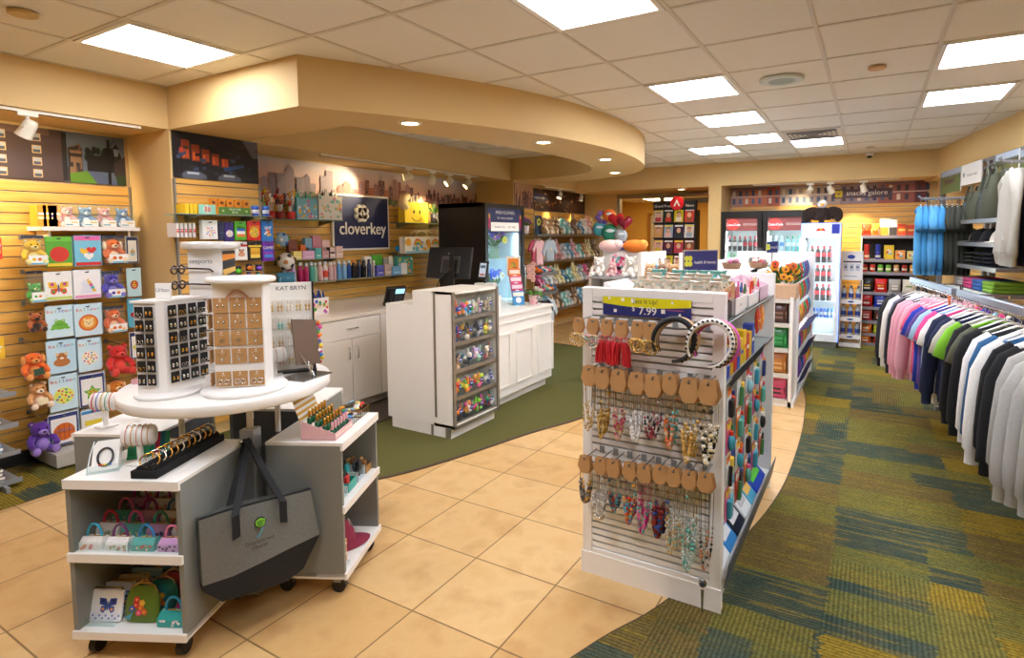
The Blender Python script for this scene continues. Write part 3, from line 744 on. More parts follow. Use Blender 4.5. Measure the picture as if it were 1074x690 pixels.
def mural_dusk(g, w, h):
 n = 12
 for i in range(n):
  t = i/(n-1); c = [int(a+(b-a)*t) for a, b in zip((222, 158, 128), (196, 188, 196))]
  g.rect(0, h*i/n, w, h*(i+1)/n, M('#%02x%02x%02x' % tuple(c), .5, vary=.05, scale=3), -.001)
 skyline(g, .0, w, 0, h, 70, ['#7a4e44', '#8c6a64', '#9a8088', '#6e4a48', '#a07c74', '#5f5a70'], -.0014, .1, .5, 3, ['#c48a6a', '#5c4a50'])
 skyline(g, .35, 1.25, 0, h, 9, ['#8a7a84', '#7c6a78', '#94808a'], -.03 if 0 else -.009, .4, .85, 8)
 skyline(g, 1.3, 2.5, 0, h, 16, ['#a05a44', '#7c444c', '#8f6a74', '#5a3a44'], -.0095, .35, .8, 9, ['#d8946a'])
 skyline(g, w-1.1, w, 0, h, 30, ['#5c3a38', '#4a2c30', '#7a4a40', '#3a2a30'], -.010, .25, .6, 4, ['#e0a070', '#a05a3a'])
 R = random.Random(9)
 for i in range(60): g.dot(.9+R.random()*1.6, h*R.random()*.16, .03, M(R.choice(['#5c6030', '#7a6a34', '#3f4a2a']), .6), -.013-.00002*i, n=8)
mural('mural', 'long wall mural of a city skyline at sunset above the counter', 3.84, .40, (-5.187, 3.02, 1.985), LEFT, mural_dusk)
# ================================================================== left wall: balloons and plush on hooks
XP = -4.95
def hang(u0, v0, u1, v1, x=XP):
 """pixel box of a pack in the wall's hook plane -> centre bottom, width, height"""
 a = U(u0, v1, x=x); b = U(u1, v1, x=x); c = U((u0+u1)/2, v0, x=x); m = U((u0+u1)/2, v1, x=x)
 return Vector((x, (a.y+b.y)/2, m.z)), abs(b.y-a.y), c.z-m.z
def hook(p, h, label, L=.2, rz=LEFT):
 """steel hook whose tip shows at the front of the packs it carries"""
 g = G(); g.tube([(0, L, -.006), (0, -.02, -.016), (0, -.03, -.008)], .0028, STEEL, 6); g.box(-.012, L-.004, -.03, .012, L, .005, STEEL)
 w = label.replace('hanging ', '').split()
 single(g, 'peg_hook', 'steel hook holding the '+' '.join(w[:12]), 'hook', (p[0], p[1], p[2]+h), rz, 'steel hooks on the slatwall')
def pack(box, base, kind, cols, label, behind=3, cat='balloon', **k):
 """front pack and the packs behind it on the same hook"""
 p, w, h = hang(*box)
 gr = peg_card(w, h, base, kind, cols, **k)
 t = thing('balloon_pack', label, cat, p, LEFT, 'packs hanging on the left wall')
 gr.obj('printed_sleeve', t); hook(p, h, label)
 for i in range(behind):
  q = G(); q.rbox(-w/2, 0, 0, w/2, .012, h, M(base if i % 2 else '#cfe4ee', .3), .004)
  o = single(q, 'balloon_pack', 'sleeve edge, %s behind the front one: %s' % (ORD[i+1], ' '.join(label.split()[:9])), cat, p+Vector((-.022*(i+1), .012*(i+1), .002*(i % 2))), LEFT, 'packs hanging on the left wall')
 return t
pack((49, 248, 77, 280), '#5aa83a', 'circle', ['#d2382a'], 'green balloon pack with a round red balloon, top row', head='#6fbf45', foot='#f0d23a')
pack((79, 247, 107, 279), '#7cc6de', 'hearts', ['#f2c23a', '#d8352f', '#f4f1ea'], 'pink and blue balloon pack with three hearts, top row', head='#e06aa8', foot='#d8352f')
pack((133, 248, 146, 276), '#e3ddc8', 'cupcake', ['#8fb8c8', '#c8a86a', '#4a7a50'], 'narrow cream cupcake balloon pack at the right end of the top row', border='#2a3350', behind=1)
pack((47, 285, 77, 315), '#f4f2ea', 'butterfly', ['#e8b82c', '#d8452f', '#b84a8a', '#4fa33a'], 'white pack with a yellow and red butterfly balloon', foot='#c8d86a')
pack((78, 283, 107, 313), '#f4f2f0', 'unicorn', ['#e4e6ee', '#e8b83a', '#d86aa0', '#5ab8c0'], 'white pack with a pale unicorn balloon', foot='#e89ac0')
pack((134, 281, 149, 311), '#bfe0e2', 'number', ['#b8442a', '#f2cf2b'], 'pale blue pack with a number six balloon', behind=1)
pack((49, 321, 78, 354), '#cfeaf2', 'frog', ['#6fb53a', '#f4f4e6'], 'pale blue pack with a green frog balloon', txt='balloon', fs=.034)
pack((79, 319, 108, 352), '#cfeaf2', 'lion', ['#d86a22', '#e89a3a', '#f0d49a'], 'pale blue pack with an orange lion face balloon', txt='balloon', fs=.034)
pack((135, 313, 150, 343), '#5ab0c8', 'heart', ['#b02434'], 'blue pack with a dark red heart balloon', behind=1)
pack((50, 357, 81, 391), '#bfe2f0', 'animal', ['#b8743a', '#e8c89a', '#f4e8d0'], 'pale blue pack with a brown dog balloon', txt='balloon', fs=.034)
pack((83, 355, 107, 389), '#cfeaf2', 'dots', ['#f4ead6'], 'pale blue pack with a round cream dotted balloon', txt='balloon', fs=.03)
pack((137, 348, 153, 376), '#f2f0e6', 'heart', ['#d8d24a'], 'white pack with a yellow heart balloon by the sunglasses', border='#2a3a70', behind=1)
pack((53, 393, 83, 430), '#cfeaf2', 'dots', ['#dfe870'], 'pale blue pack with a lime spotted round balloon', txt='balloon', fs=.034)
pack((84, 392, 111, 425), '#f2f0ea', 'star', ['#4fa33a', '#b8d23a', '#d8352f'], 'navy edged pack with a green star balloon', border='#27397c')
pack((52, 433, 84, 466), '#f2f0ea', 'ball', ['#d86a22', '#3a2018', '#2f6fc4'], 'navy edged pack with an orange basketball balloon', border='#27397c')
pack((86, 429, 111, 452), '#f2f0ea', 'bars', ['#f2f0ea', '#e8d23a', '#f2f0ea'], 'white pack with a blue header in the lowest row', head='#3a8fc8')
def plush_bag(box, body, acc, label, ears='round', card='#f4f2ea', band='#5ab8d8'):
 """soft toy in a clear bag with a card at its foot"""
 p, w, h = hang(*box); s = min(h/.185, w/.115)
 t = thing('bagged_plush', label, 'plush toy', p, LEFT, 'packs hanging on the left wall')
 plush(body, acc, s, True, ears).obj('plush_animal', t)
 g = G(); W = w/2; D = .05*s
 g.add([(-W, -D, 0), (W, -D, 0), (W, .07, 0), (-W, .07, 0), (-W*.95, .0, h), (W*.95, .0, h), (W*.95, .01, h), (-W*.95, .01, h)], [(0, 1, 5, 4), (1, 2, 6, 5), (2, 3, 7, 6), (3, 0, 4, 7), (0, 3, 2, 1)], CLEAR)
 g.box(-W*.95, -.003, h-.02, W*.95, .012, h, M('#2a3144', .4)); g.obj('clear_bag', t)
 g = G(); g.box(-W*.75, -D-.006, .004, W*.9, -D-.003, h*.33, M(card)); g.rect(-W*.75, .006, W*.9, h*.08, M(band), -D-.0066)
 g.dot(-W*.3, h*.2, w*.09, M(body), -D-.0068); g.dot(W*.2, h*.2, w*.09, M('#e07a3a'), -D-.0068); g.obj('label_card', t)
 hook(p, h, label)
plush_bag((24, 247, 48, 278), '#f0c428', '#f4e8a0', 'yellow duckling plush in a clear bag, left end of the top row')
plush_bag((108, 247, 132, 276), '#e8702a', '#f4d8b0', 'orange plush in a clear bag, right part of the top row', 'flop')
plush_bag((29, 284, 47, 317), '#4fae3a', '#c8e09a', 'green plush in a dark clear bag left of the butterfly')
plush_bag((108, 284, 129, 312), '#4a3aa8', '#8a7ad0', 'purple blue plush in a clear bag right of the unicorn')
plush_bag((109, 321, 131, 348), '#e86a2a', '#f4c8a0', 'orange plush in a clear bag right of the lion balloon')
def hung_plush(box, body, acc, label, ears='round', extra=None):
 p, w, h = hang(*box); s = min(h/.185, w/.115)
 t = thing('plush_toy', label, 'plush toy', p, LEFT, 'packs hanging on the left wall')
 plush(body, acc, s, True, ears).obj('plush_animal', t)
 if extra:
  g = G(); g.quad((-.02*s, -.052*s, .03*s), (.03*s, -.055*s, .035*s), (.025*s, -.05*s, .075*s), (-.022*s, -.048*s, .07*s), M(extra)); g.obj('hang_tag', t)
 hook(p, h, label)
hung_plush((24, 357, 50, 398), '#ea6a1c', '#e89a4a', 'orange floppy dog plush with a dark green scarf', 'flop', '#2a4a34')
hung_plush((30, 318, 48, 348), '#b8622c', '#3a2a22', 'brown sports ball shaped plush hanging at the left')
hung_plush((30, 398, 54, 428), '#d89a5a', '#f4dcc0', 'tan plush with a large paper tag hanging at the left', 'round', '#e8d8a8')
hung_plush((30, 434, 60, 475), '#5a2a90', '#9a7ac8', 'purple teddy bear with a pale ribbon, bottom left', 'round')
hung_plush((110, 358, 142, 393), '#d4261e', '#e8483a', 'bright red plush hanging beside the round dotted balloon pack', 'round')
hung_plush((113, 396, 135, 424), '#e88a2a', '#f4c890', 'orange and yellow plush just above the round table', 'flop')
g = G(); g.box(0, -.36, .02, .6, 0, .11, M('#b8b4a8', .4)); g.box(.02, -.32, 0, .58, 0, .02, GREY); single(g, 'display_plinth', 'low pale grey display base at the foot of the balloon wall', 'plinth', (-5.16, 1.6, .004), LEFT)
# shelf with four boxed plush, and orange boxes
a = U(44, 240, x=-4.93); b = U(147, 240, x=-4.93); z = U(100, 238, x=-4.93).z
g = G(); g.rbox(0, -.25, -.028, b.y-a.y, 0, 0, WH, .003, 1); g.box(.05, -.2, -.07, .062, 0, -.028, WH); g.box(b.y-a.y-.062, -.2, -.07, b.y-a.y-.05, 0, -.028, WH)
single(g, 'wall_shelf', 'white wall shelf carrying boxed pastel plush toys', 'shelf', (-5.178, a.y, z), LEFT)
for i, (u0, u1, c, l) in enumerate(((64, 83, '#e8a8a0', 'pink boxed plush, left one on the white wall shelf'), (84, 103, '#7e9cb8', 'blue boxed plush, left one on the white wall shelf'), (104, 122, '#e8a8a0', 'pink boxed plush, right one on the white wall shelf'), (123, 141, '#7e9cb8', 'blue boxed plush at the right end of the white wall shelf'))):
 p0 = U(u0, 236, x=-4.96); p1 = U(u1, 236, x=-4.96); w = p1.y-p0.y; h = .165
 t = thing('boxed_plush', l, 'plush toy', (-5.0, (p0.y+p1.y)/2, z), LEFT, 'boxed plush on the wall shelf')
 s = h/.19; plush(c, '#f0e0d6' if i % 2 == 0 else '#e6eef4', s).obj('plush_animal', t)
 g = G(); g.box(-w/2, -.055, .001, w/2, .1, h, CLEAR); g.obj('clear_box', t)
 g = G(); g.box(-w*.35, -.06, .002, w*.45, -.056, .05, PAPER); g.rect(-w*.3, .012, w*.1, .02, M('#6aa8b8'), -.0606); g.rect(0, .028, w*.38, .036, M('#d8b84a'), -.0606); g.obj('label_card', t)
for i, (u, c, l) in enumerate(((46, '#e89a2c', 'orange carton at the left end of the white wall shelf'), (52, '#f0b030', 'amber carton, second on the white wall shelf'), (57.5, '#4a3a8a', 'thin purple and white carton on the white wall shelf'), (61.5, '#e8a85a', 'pale orange carton beside the first pink boxed plush'))):
 p0 = U(u, 236, x=-4.98); single(carton(.055, .12, .15, c, None, 'bars', ['#f4f1ea', c, '#f4e0b0']), 'toy_carton', l, 'box', (-5.0, p0.y, z), LEFT, 'cartons on the wall shelf')
# magazines on a tier at the far left edge
def page_stack(w, d, h, cover, label, loc, txt=None, cat='books', tc='#ffffff', n=5):
 for i in range(n):
  g = G(); hh = h/n; g.box(-w/2, 0, 0, w/2, d, hh*.9, PAPER); g.box(-w/2-.001, -.001, hh*.82, w/2+.001, d, hh*.92, M(cover, .35)); g.box(-w/2-.001, -.001, 0, w/2+.001, d, hh*.1, M(cover, .35))
  if txt and i == n-1: g.add([(x*.0+p[0], p[1], hh*.93) for x, p in ((0, (-w*.4, .03)), (0, (w*.4, .03)), (0, (w*.4, .1)), (0, (-w*.4, .1)))], [(0, 1, 2, 3)], M(tc))
  single(g, 'book', '%s, %s from the bottom of its stack' % (label, ORD[i+1]), 'book', (loc[0], loc[1]+.006*math.sin(i*2), loc[2]+i*hh), LEFT, cat)
BY = U(0, 450, x=-4.75).y
t = thing('book_rack', 'grey tiered book rack cut off by the left edge', 'rack', (-4.75, BY-.22, 0), LEFT)
zs = [U(5, v, x=-4.75).z for v in (506, 476, 447, 414)]
for i, zz in enumerate(zs):
 g = G(); g.box(-.3, -.03, zz-.012, .3, .38, zz, GREY); g.box(-.3, -.034, zz-.012, .3, -.03, zz+.02, GREY); g.obj('tier', t)
for x in (-.31, .2):
 g = G(); g.box(x, .3, 0, x+.02, .40, zs[-1]+.3, GREY); g.box(x, -.1, 0, x+.02, .3, .04, GREY); g.obj('upright', t)
for i, (c, l, n) in enumerate((('#16181c', 'black covered book on the lowest tier', 4), ('#2a86b8', 'blue covered book on the second tier', 3), ('#2c2a28', 'dark grey book on the third tier', 5), ('#d8c8a4', 'cream magazine on the top tier', 5))):
 page_stack(.24, .3, (.10, .08, .12, .09)[i], c, l, (-4.73, BY-.125, zs[i]), True, 'books on the left rack', '#e8d23a', n)
for box, c, l, k in (((-14, 249, 3, 272), '#d8352f', 'red and blue card pack cut off by the left edge', 'bars'), ((-12, 354, 6, 377), '#e8b82c', 'yellow crayon box hanging at the left edge', 'star')):
 p, w, h = hang(*box, x=-5.0); t = thing('hanging_box', l, 'box', p, LEFT); carton(w, .03, h, c, None, k, ['#f4f1ea', '#3a7ac8', '#4fa33a', '#f0d23a']).obj('printed_box', t); hook(p, h, l, .15)
# ================================================================== boxed column: games, sweets and cards
WC, WR = -4.558, -5.178                      # slat faces of the column and of the recess behind the counter
zB = 1.772
glass_shelf(.74, .2, (WC, 2.24, zB), LEFT, 'glass shelf with yellow and orange boxes on the boxed column', (.2, .8))
def at(u, v, x): return U(u, v, x=x)
def row_on(us, x, z):
 return [U(u, 230, x=x).y for u in us]
# three yellow game boxes, side by side, and the teal faced one
for i, u in enumerate((197, 201.5, 206)):
 y = U(u, 222, x=-4.40).y
 g = G(); g.rbox(-.012, 0, 0, .012, .13, .075, M('#f0c21e', .4), .002, 1)
 single(g, 'game_box', 'thin yellow game box edge, %s from the left on the column shelf' % ORD[i+1], 'box', (-4.405, y, zB), LEFT, 'game boxes on the column shelf')
a = U(208, 222, x=-4.40).y; b = U(227, 222, x=-4.40).y
g = carton(b-a-.004, .13, .075, '#f0c21e', '#8fd0b8', 'dots', ['#d8e8d0'], '50', .05, '#d8352f')
single(g, 'game_box', 'teal fronted game box reading 50 on the column shelf', 'box', (-4.405, (a+b)/2+.002, zB), LEFT, 'game boxes on the column shelf')
a = U(229, 222, x=-4.38).y; b = U(263, 222, x=-4.38).y
g = carton(b-a, .06, .062, '#e8901e', '#4f7a2c', None, (), 'SAVE THE', .022, '#e8f0d0', None, .70); g.text('BOX', 0, .012, .024, M('#e8f0d0'), -.002); motif(g, 'circle', -(b-a)*.36, .031, .01, ['#a8c070'], -.002); motif(g, 'circle', (b-a)*.36, .031, .01, ['#a8c070'], -.002)
single(g, 'display_box', 'orange display box with green lettered front on the column shelf', 'box', (-4.38, (a+b)/2, zB), LEFT)
for i in range(5):
 u = 224+i*8.6; y = U(u, 222, x=-4.46).y
 g = carton(.044, .03, .125, '#e8901e', '#e08a1c', None, (), None, .01, '#fff', ('#4f7a2c', .36, .52)); g.rect(-.012, .085, .012, .105, M('#6a3a1a'), -.002)
 single(g, 'sweet_packet', 'orange packet, %s from the left in the green fronted display box' % ORD[i+1], 'packet', (-4.455, y, zB), LEFT, 'orange packets on the column shelf')
for i, u in enumerate((270, 281)):
 y = U(u, 222, x=-4.38).y
 t = thing('sweet_tub', 'blue sweet tub with white label, %s one beside the orange boxes' % ('left' if i == 0 else 'right'), 'tub', (-4.41, y, zB), LEFT, 'blue tubs on the column shelf')
 g = G(); g.lathe([(.026, 0), (.028, .01), (.028, .06), (.024, .068)], M('#2450b8', .3), n=16); g.lathe([(.0286, .02), (.0286, .048)], M('#e8eef4'), n=16, cap=False); g.text('mint', 0, .028, .018, M('#2450b8'), -.0295); g.obj('tub', t)
 g = G(); g.lathe([(.0265, .066), (.0265, .08), (.024, .083)], M('#3a7ad8', .3), n=16); g.obj('lid', t)
# first row of hooks
def side_pack(n, u0, u1, v0, v1, base, front, label, x=-4.42, kind='circle', cols=('#d8352f',)):
 us = [u0+(u1-u0)*k/n for k in range(n)]
 for i, u in enumerate(us):
  p = U(u, v1, x=x); h = U(u, v0, x=x).z-p.z
  g = G(); g.rbox(-.008, 0, 0, .008, .134, h, M(base, .35), .003, 1); g.box(-.0085, -.001, h*.35, .0085, .0, h*.6, M('#c8302c')); g.dot(0, h*.5, .004, PAPER, -.0015)
  single(g, 'card_game', '%s, %s from the left' % (label, ORD[i+1]), 'game', p, LEFT, 'side on packs on the column')
side_pack(5, 187, 209, 234, 249, '#e4ddd4', None, 'white and red boxed card game seen from its edge')
def col_pack(box, base, kind, cols, label, x=-4.42, txt=None, tc='#ffffff', d=.022, cat='game', band=None, group='card games hanging on the column', hooked=True, name='card_game'):
 a = U(box[0], box[3], x=x); b = U(box[2], box[3], x=x); h = U((box[0]+box[2])/2, box[1], x=x).z-U((box[0]+box[2])/2, box[3], x=x).z; w = b.y-a.y
 g = G(); g.rbox(-w/2, 0, 0, w/2, d, h, M(base, .3), .003, 1); y = -.0006
 g.rect(-w*.44, h*.04, w*.44, h*.86, M(base, .3, vary=.2, scale=25), y); euro_hole(g, w, h, y)
 if band: g.rect(-w*.5, h*band[1], w*.5, h*band[2], M(band[0], .3), y-.0006)
 if kind: motif(g, kind, 0, h*.4, min(w, h)*.36, cols, y-.0012)
 if txt: g.text(txt, 0, h*.6, w*.32, M(tc, .3), y-.004)
 p = Vector((x, (a.y+b.y)/2, a.z)); o = single(g, name, label, cat, p, LEFT, group)
 if hooked: hook(p, h, label, .138 if x > -4.6 else .2)
 return p, w, h
col_pack((213, 231, 229, 251), '#eceae4', 'dots', ['#eceae4'], 'white pack with red dice spots on the column', d=.05)
col_pack((230, 232, 236, 252), '#28304a', 'bars', ['#28304a', '#3c4a6a', '#28304a'], 'narrow dark navy pack beside the dice pack')
col_pack((236, 233, 246, 253), '#3a2a78', 'dots', ['#e8e4da'], 'purple card game with a spotted disc')
col_pack((247, 232, 259, 252), '#5ab42c', 'bars', ['#3a6ac0', '#e8e4da', '#e8823a'], 'bright green card game', txt='DEAL', tc='#12240a')
col_pack((260, 232, 274, 252), '#d8261e', 'dots', ['#e8c81e'], 'red card game with yellow lettering', txt='UNO', tc='#f4e02a')
col_pack((275, 232, 287, 253), '#2a7ac8', 'flowers', ['#e85a2a', '#f4f1ea', '#f0c83a'], 'blue card game at the right of the top row', txt='SKIP', tc='#f4f1ea')
# second row
col_pack((231, 256, 245, 288), '#e4e6ea', 'flowers', ['#d84a8a', '#3a8fd0', '#f0b83a', '#6a4aa8'], 'tall white pack of colourful figures, left end of the second row', band=('#4aa8d8', .82, .97))
col_pack((247, 254, 260, 273), '#f0eee8', 'animal', ['#d8a07a', '#2a2220', '#c8352f'], 'white pack with a small face picture', band=('#b82a24', .74, .86))
col_pack((261, 254, 275, 273), '#1e1c1e', 'bars', ['#e8b82a', '#d89a1e', '#f0cf5a'], 'black pack with a yellow panel', band=('#e8c83a', .72, .82))
col_pack((276, 253, 288, 274), '#6a2aa0', 'bars', ['#3a4ac0', '#8a3ab0', '#3a8ad0'], 'purple and blue pack at the right of the second row', txt='GAMES', tc='#f4f1ea')
# third row: squeeze balls on cards
for i, (u, v, c, l) in enumerate(((250, 284.5, '#5ab81e', 'lime green squeeze ball, largest of the bottom row'), (262, 281, '#e87a1e', 'orange squeeze ball on a dark card'), (272, 281, '#8a4ac8', 'violet squeeze ball on a dark card'), (261.5, 288, '#6a3ab0', 'small purple squeeze ball below the orange one'), (271, 288, '#2ab8a0', 'small teal squeeze ball below the violet one'))):
 p = U(u, v, x=-4.41); r = .026 if i == 0 else (.02 if i < 3 else .014)
 t = thing('squeeze_ball', l, 'toy', p-Vector((0, 0, r)), LEFT, 'squeeze balls on the column')
 g = G(); g.ball((0, 0, r), (r*1.05, r, r*.85), M(c, .5), 16, 10); g.obj('ball', t)
 g = G(); g.box(-r*1.3, r*.6, -.004, r*1.3, r*.6+.003, r*2.6, M('#1b1a20', .4)); g.tube([(0, .15, r*2.5), (0, 0, r*2.4)], .002, STEEL, 5); g.obj('backing_card', t)
# foil balls and stuffed print bags right of the games (they hang in the recess)
def foil_ball(u, v, r, c1, c2, label):
 p = U(u, v, x=-4.95); g = G()
 g.ball((0, 0, 0), (r, r*.75, r), M(c1, .15, vary=.05), 20, 12)
 for i in range(14):
  a = i*2.39996; zz = 1-2*(i+.5)/14; q = math.sqrt(1-zz*zz); d = Vector((q*math.cos(a), q*math.sin(a)*.75, zz))
  if d.y < .2: g.ball(d*r*.94, (r*.3, r*.16, r*.26), M(c2[i % len(c2)], .2), 8, 6)
 single(g, 'foil_balloon', label, 'balloon', p, LEFT)
foil_ball(295, 251, .072, '#8fb0c8', ['#e8c23a', '#4a8a5a', '#3a6ab8', '#d8d8d0'], 'shiny globe patterned foil balloon right of the games')
foil_ball(300, 274, .085, '#e8e0d0', ['#2a2018', '#6a4024', '#2c2420', '#c88a4a'], 'foil balloon in brown animal print below the globe balloon')
g = pouch(.2, .11, .07, '#3a88a8', '#7cc0d0'); p = U(300, 293, x=-4.95); single(g, 'snack_bag', 'teal blue bag lying on the glass shelf left of the bottles', 'bag', (p.x, p.y, 1.142), LEFT)
# ================================================================== recess: glass shelves
z1, z2, z3, z4 = 1.772, 1.371, 1.14, 1.765
glass_shelf(1.15, .26, (WR, 3.04, z1), LEFT, 'upper glass shelf with sweets and gift bags', (.3, .9))
glass_shelf(.78, .24, (WR, 3.42, z2), LEFT, 'middle glass shelf with perfume boxes left of the company sign', (.15, .9))
glass_shelf(1.95, .26, (WR, 3.3, z3), LEFT, 'long lower glass shelf carrying the row of bottles', (.1, .5, .92))
glass_shelf(.95, .26, (WR, 5.1, z4), LEFT, 'glass shelf right of the sign with the smiley bag and flowers', (.12, .75))
def sweet_bouquet(u, v0, v1, cols, label):
 p = U(u, v1, x=-4.95); h = U(u, v0, x=-4.95).z-p.z; R = random.Random(u)
 t = thing('sweet_bouquet', label, 'sweets', (p.x, p.y, z1), LEFT, 'wrapped sweets on the upper glass shelf')
 g = G(); g.lathe([(.035, 0), (.04, .01), (.045, .07), (.042, .07)], M(cols[0], .3), n=12); g.obj('tub', t)
 for i in range(12):
  x, y = R.uniform(-.05, .05), R.uniform(-.03, .03); z = h*R.uniform(.45, .95); c = M(cols[i % len(cols)], .2)
  g = G(); g.tube([(x*.3, y*.3, .05), (x, y, z)], .002, WH, 5); g.ball((x, y, z), (.017, .015, .02), c, 8, 6)
  g.add([(x-.005, y-.016, z), (x+.014, y-.02, z+.03), (x-.02, y-.018, z+.032)], [(0, 1, 2)], c); g.obj('wrapped_sweet', t)
for u, c, l in ((274, ['#4a8a3a', '#c8302a', '#e8c03a'], 'green and red wrapped lollipops beside the blue tubs'), (284, ['#b82a24', '#e8a03a', '#f0e6d0'], 'red and orange lollipop bouquet, second from the left'), (294, ['#8a2a2a', '#d86a2a', '#2a2220'], 'dark red sweet bouquet, third from the left'), (305, ['#c8302a', '#e8b83a', '#e8e0d0'], 'red and gold sweet bouquet next to the teal gift bag')):
 sweet_bouquet(u, 199, 229, c, l)
def bag_at(u0, u1, v0, v1, z, base, label, x=-4.95, d=.1, group='gift bags on the counter wall', **k):
 a = U(u0, v1, x=x); b = U(u1, v1, x=x); h = abs(U((u0+u1)/2, v0, x=x).z-U((u0+u1)/2, v1, x=x).z)
 return put(gift_bag(b.y-a.y, d, h, base, **k), 'gift_bag', label, 'gift bag', (x, (a.y+b.y)/2, z), LEFT, group)
bag_at(312, 333, 207, 229.5, z1, '#7cc0d4', 'teal gift bag with a yellow sun on the upper glass shelf', tissue=['#5ab8a8', '#7ad0b0'], dots=['#f0c23a', '#e8e4f0', '#d86a9a'])
bag_at(335, 359, 205, 230, z1, '#f2ece0', 'cream gift bag with pastel dots overlapping the company sign', tissue=['#f4f1ea', '#2a2a2a', '#e8e4da'], dots=['#f0c86a', '#7cc0b0', '#e89ab0', '#e8a05a', '#a8d0c0'])
def boxes(items, x, z, group, name='cosmetics_box'):
 for (u0, u1, h, c, side, l) in items:
  a = U(u0, 270, x=x).y; b = U(u1, 270, x=x).y; w = b-a-.003
  g = carton(w, .05, h, c, side, 'bars' if h > .1 else None, [side or c, c, side or c]); g.rect(-w*.3, h*.28, w*.3, h*.34, PAPER, -.004)
  single(g, name, l, 'box', (x, (a+b)/2, z), LEFT, group)
boxes([(303, 312, .2, '#7a3a24', '#8a4a2c', 'dark brown perfume box at the left of the middle glass shelf'), (320.5, 328, .215, '#7ca8c4', '#8ab4cc', 'tall pale blue perfume box'), (328.5, 337.5, .235, '#c87a8a', '#d08a96', 'tallest rose pink perfume box'), (338, 346.5, .195, '#e8b8b0', '#f0c8be', 'pale pink perfume box with orange seal'), (315.5, 325, .145, '#e0702a', '#e87a32', 'small orange perfume box at the back')], -5.02, z2, 'perfume boxes on the middle glass shelf')
boxes([(308, 317, .085, '#e8d05a', '#ecdc7a', 'small yellow perfume box at the front'), (317.5, 330.5, .085, '#d8a0c0', '#e0b0cc', 'wide lilac perfume box at the front'), (331, 337.5, .11, '#4ab0a8', '#5abab0', 'teal perfume box at the front'), (338, 345.5, .085, '#c08a8a', '#c89494', 'dusty rose perfume box at the front'), (346, 352, .115, '#2a2226', '#e0c8c0', 'black sided perfume box at the front right'), (352.5, 360, .125, '#e0b8a8', '#e8c4b4', 'beige pink perfume box at the right end of the middle glass shelf')], -4.94, z2, 'perfume boxes on the middle glass shelf')
bt = [(299, .03, .17, '#8a8a90', '#d8d8d8', 'grey'), (304.5, .022, .2, '#c8a8d0', '#e8e8e8', 'lilac'), (309.5, .022, .19, '#d0b8d8', '#e8e8e8', 'pale violet'), (316.5, .028, .2, '#b0205a', '#e0e0e0', 'magenta'), (322.5, .026, .19, '#c02a6a', '#e0e0e0', 'deep pink'), (328, .026, .2, '#4a9a8a', '#e8e8e8', 'teal'), (332, .022, .19, '#9ac8a8', '#e8e8e8', 'mint'), (337, .03, .2, '#e0b0a8', '#e8e0d8', 'blush pink'), (342.5, .028, .2, '#f0e4dc', '#f0e8e0', 'white with a red label'), (348, .028, .19, '#d8b0b0', '#e8e0d8', 'dusty pink'), (352, .024, .19, '#c89a9a', '#e8e0d8', 'old rose'), (357, .028, .2, '#6aa0cc', '#d8e0e8', 'sky blue'), (362.5, .026, .195, '#86b4d8', '#d8e0e8', 'light blue'), (367.5, .024, .2, '#2a4a8a', '#c8d0d8', 'royal blue'), (372.5, .028, .2, '#1e1c1e', '#d87a3a', 'black with an orange cap'), (378, .026, .2, '#28304c', '#1c1c20', 'dark navy'), (383, .028, .19, '#1a1a1e', '#1a1a1e', 'matt black'), (388.5, .024, .2, '#2a3a6a', '#202438', 'indigo'), (393.5, .022, .18, '#c8c4c0', '#d8d4d0', 'silver grey')]
for i, (u, r, h, c, cap, l) in enumerate(bt):
 y = U(u, 290, x=-4.97).y
 g = bottle(r, h, c, cap, '#d8442c' if 'red label' in l else None, .4, r*.6)
 if 'red label' in l: g.poly([(-.02, .12), (-.004, .11), (-.02, .1)], M('#d8352f'), -r-.002); g.poly([(.02, .12), (.004, .11), (.02, .1)], M('#d8352f'), -r-.002)
 single(g, 'body_spray_bottle', '%s bottle, %s from left on the long glass shelf' % (l, ORD[i+1]), 'bottle', (-4.99, y, z3), LEFT, 'bottles on the long glass shelf')
boxes([(382, 390, .225, '#f0eee8', '#f4f2ec', 'white box behind the black bottles'), (390.5, 401, .24, '#4a9a2c', '#56a838', 'bright green box behind the row of bottles'), (402, 407, .2, '#8a8880', '#a8a49c', 'tall grey box right of the green one'), (407.5, 412, .215, '#e0d4c4', '#ece0d0', 'slim cream box behind the small blue box')], -5.06, z3, 'boxes on the long glass shelf')
boxes([(395, 402.5, .125, '#5a5ab0', '#6a6ac0', 'violet blue box at the front of the long glass shelf'), (403.5, 410.5, .13, '#c8a89a', '#d0b4a6', 'beige box at the front of the long glass shelf'), (411.5, 420.5, .1, '#7ab0d4', '#86bada', 'sky blue box at the front of the long glass shelf'), (421, 427, .135, '#eae6e0', '#f2eee8', 'white box at the right end of the long glass shelf')], -4.93, z3, 'boxes on the long glass shelf')
bag_at(417, 433, 266, 284, z3, '#5ab8a0', 'teal gift bag with colourful dots half behind the monitor', x=-5.02, d=.06, dots=['#e85a9a', '#f0c23a', '#e8442a', '#f4f1ea'])
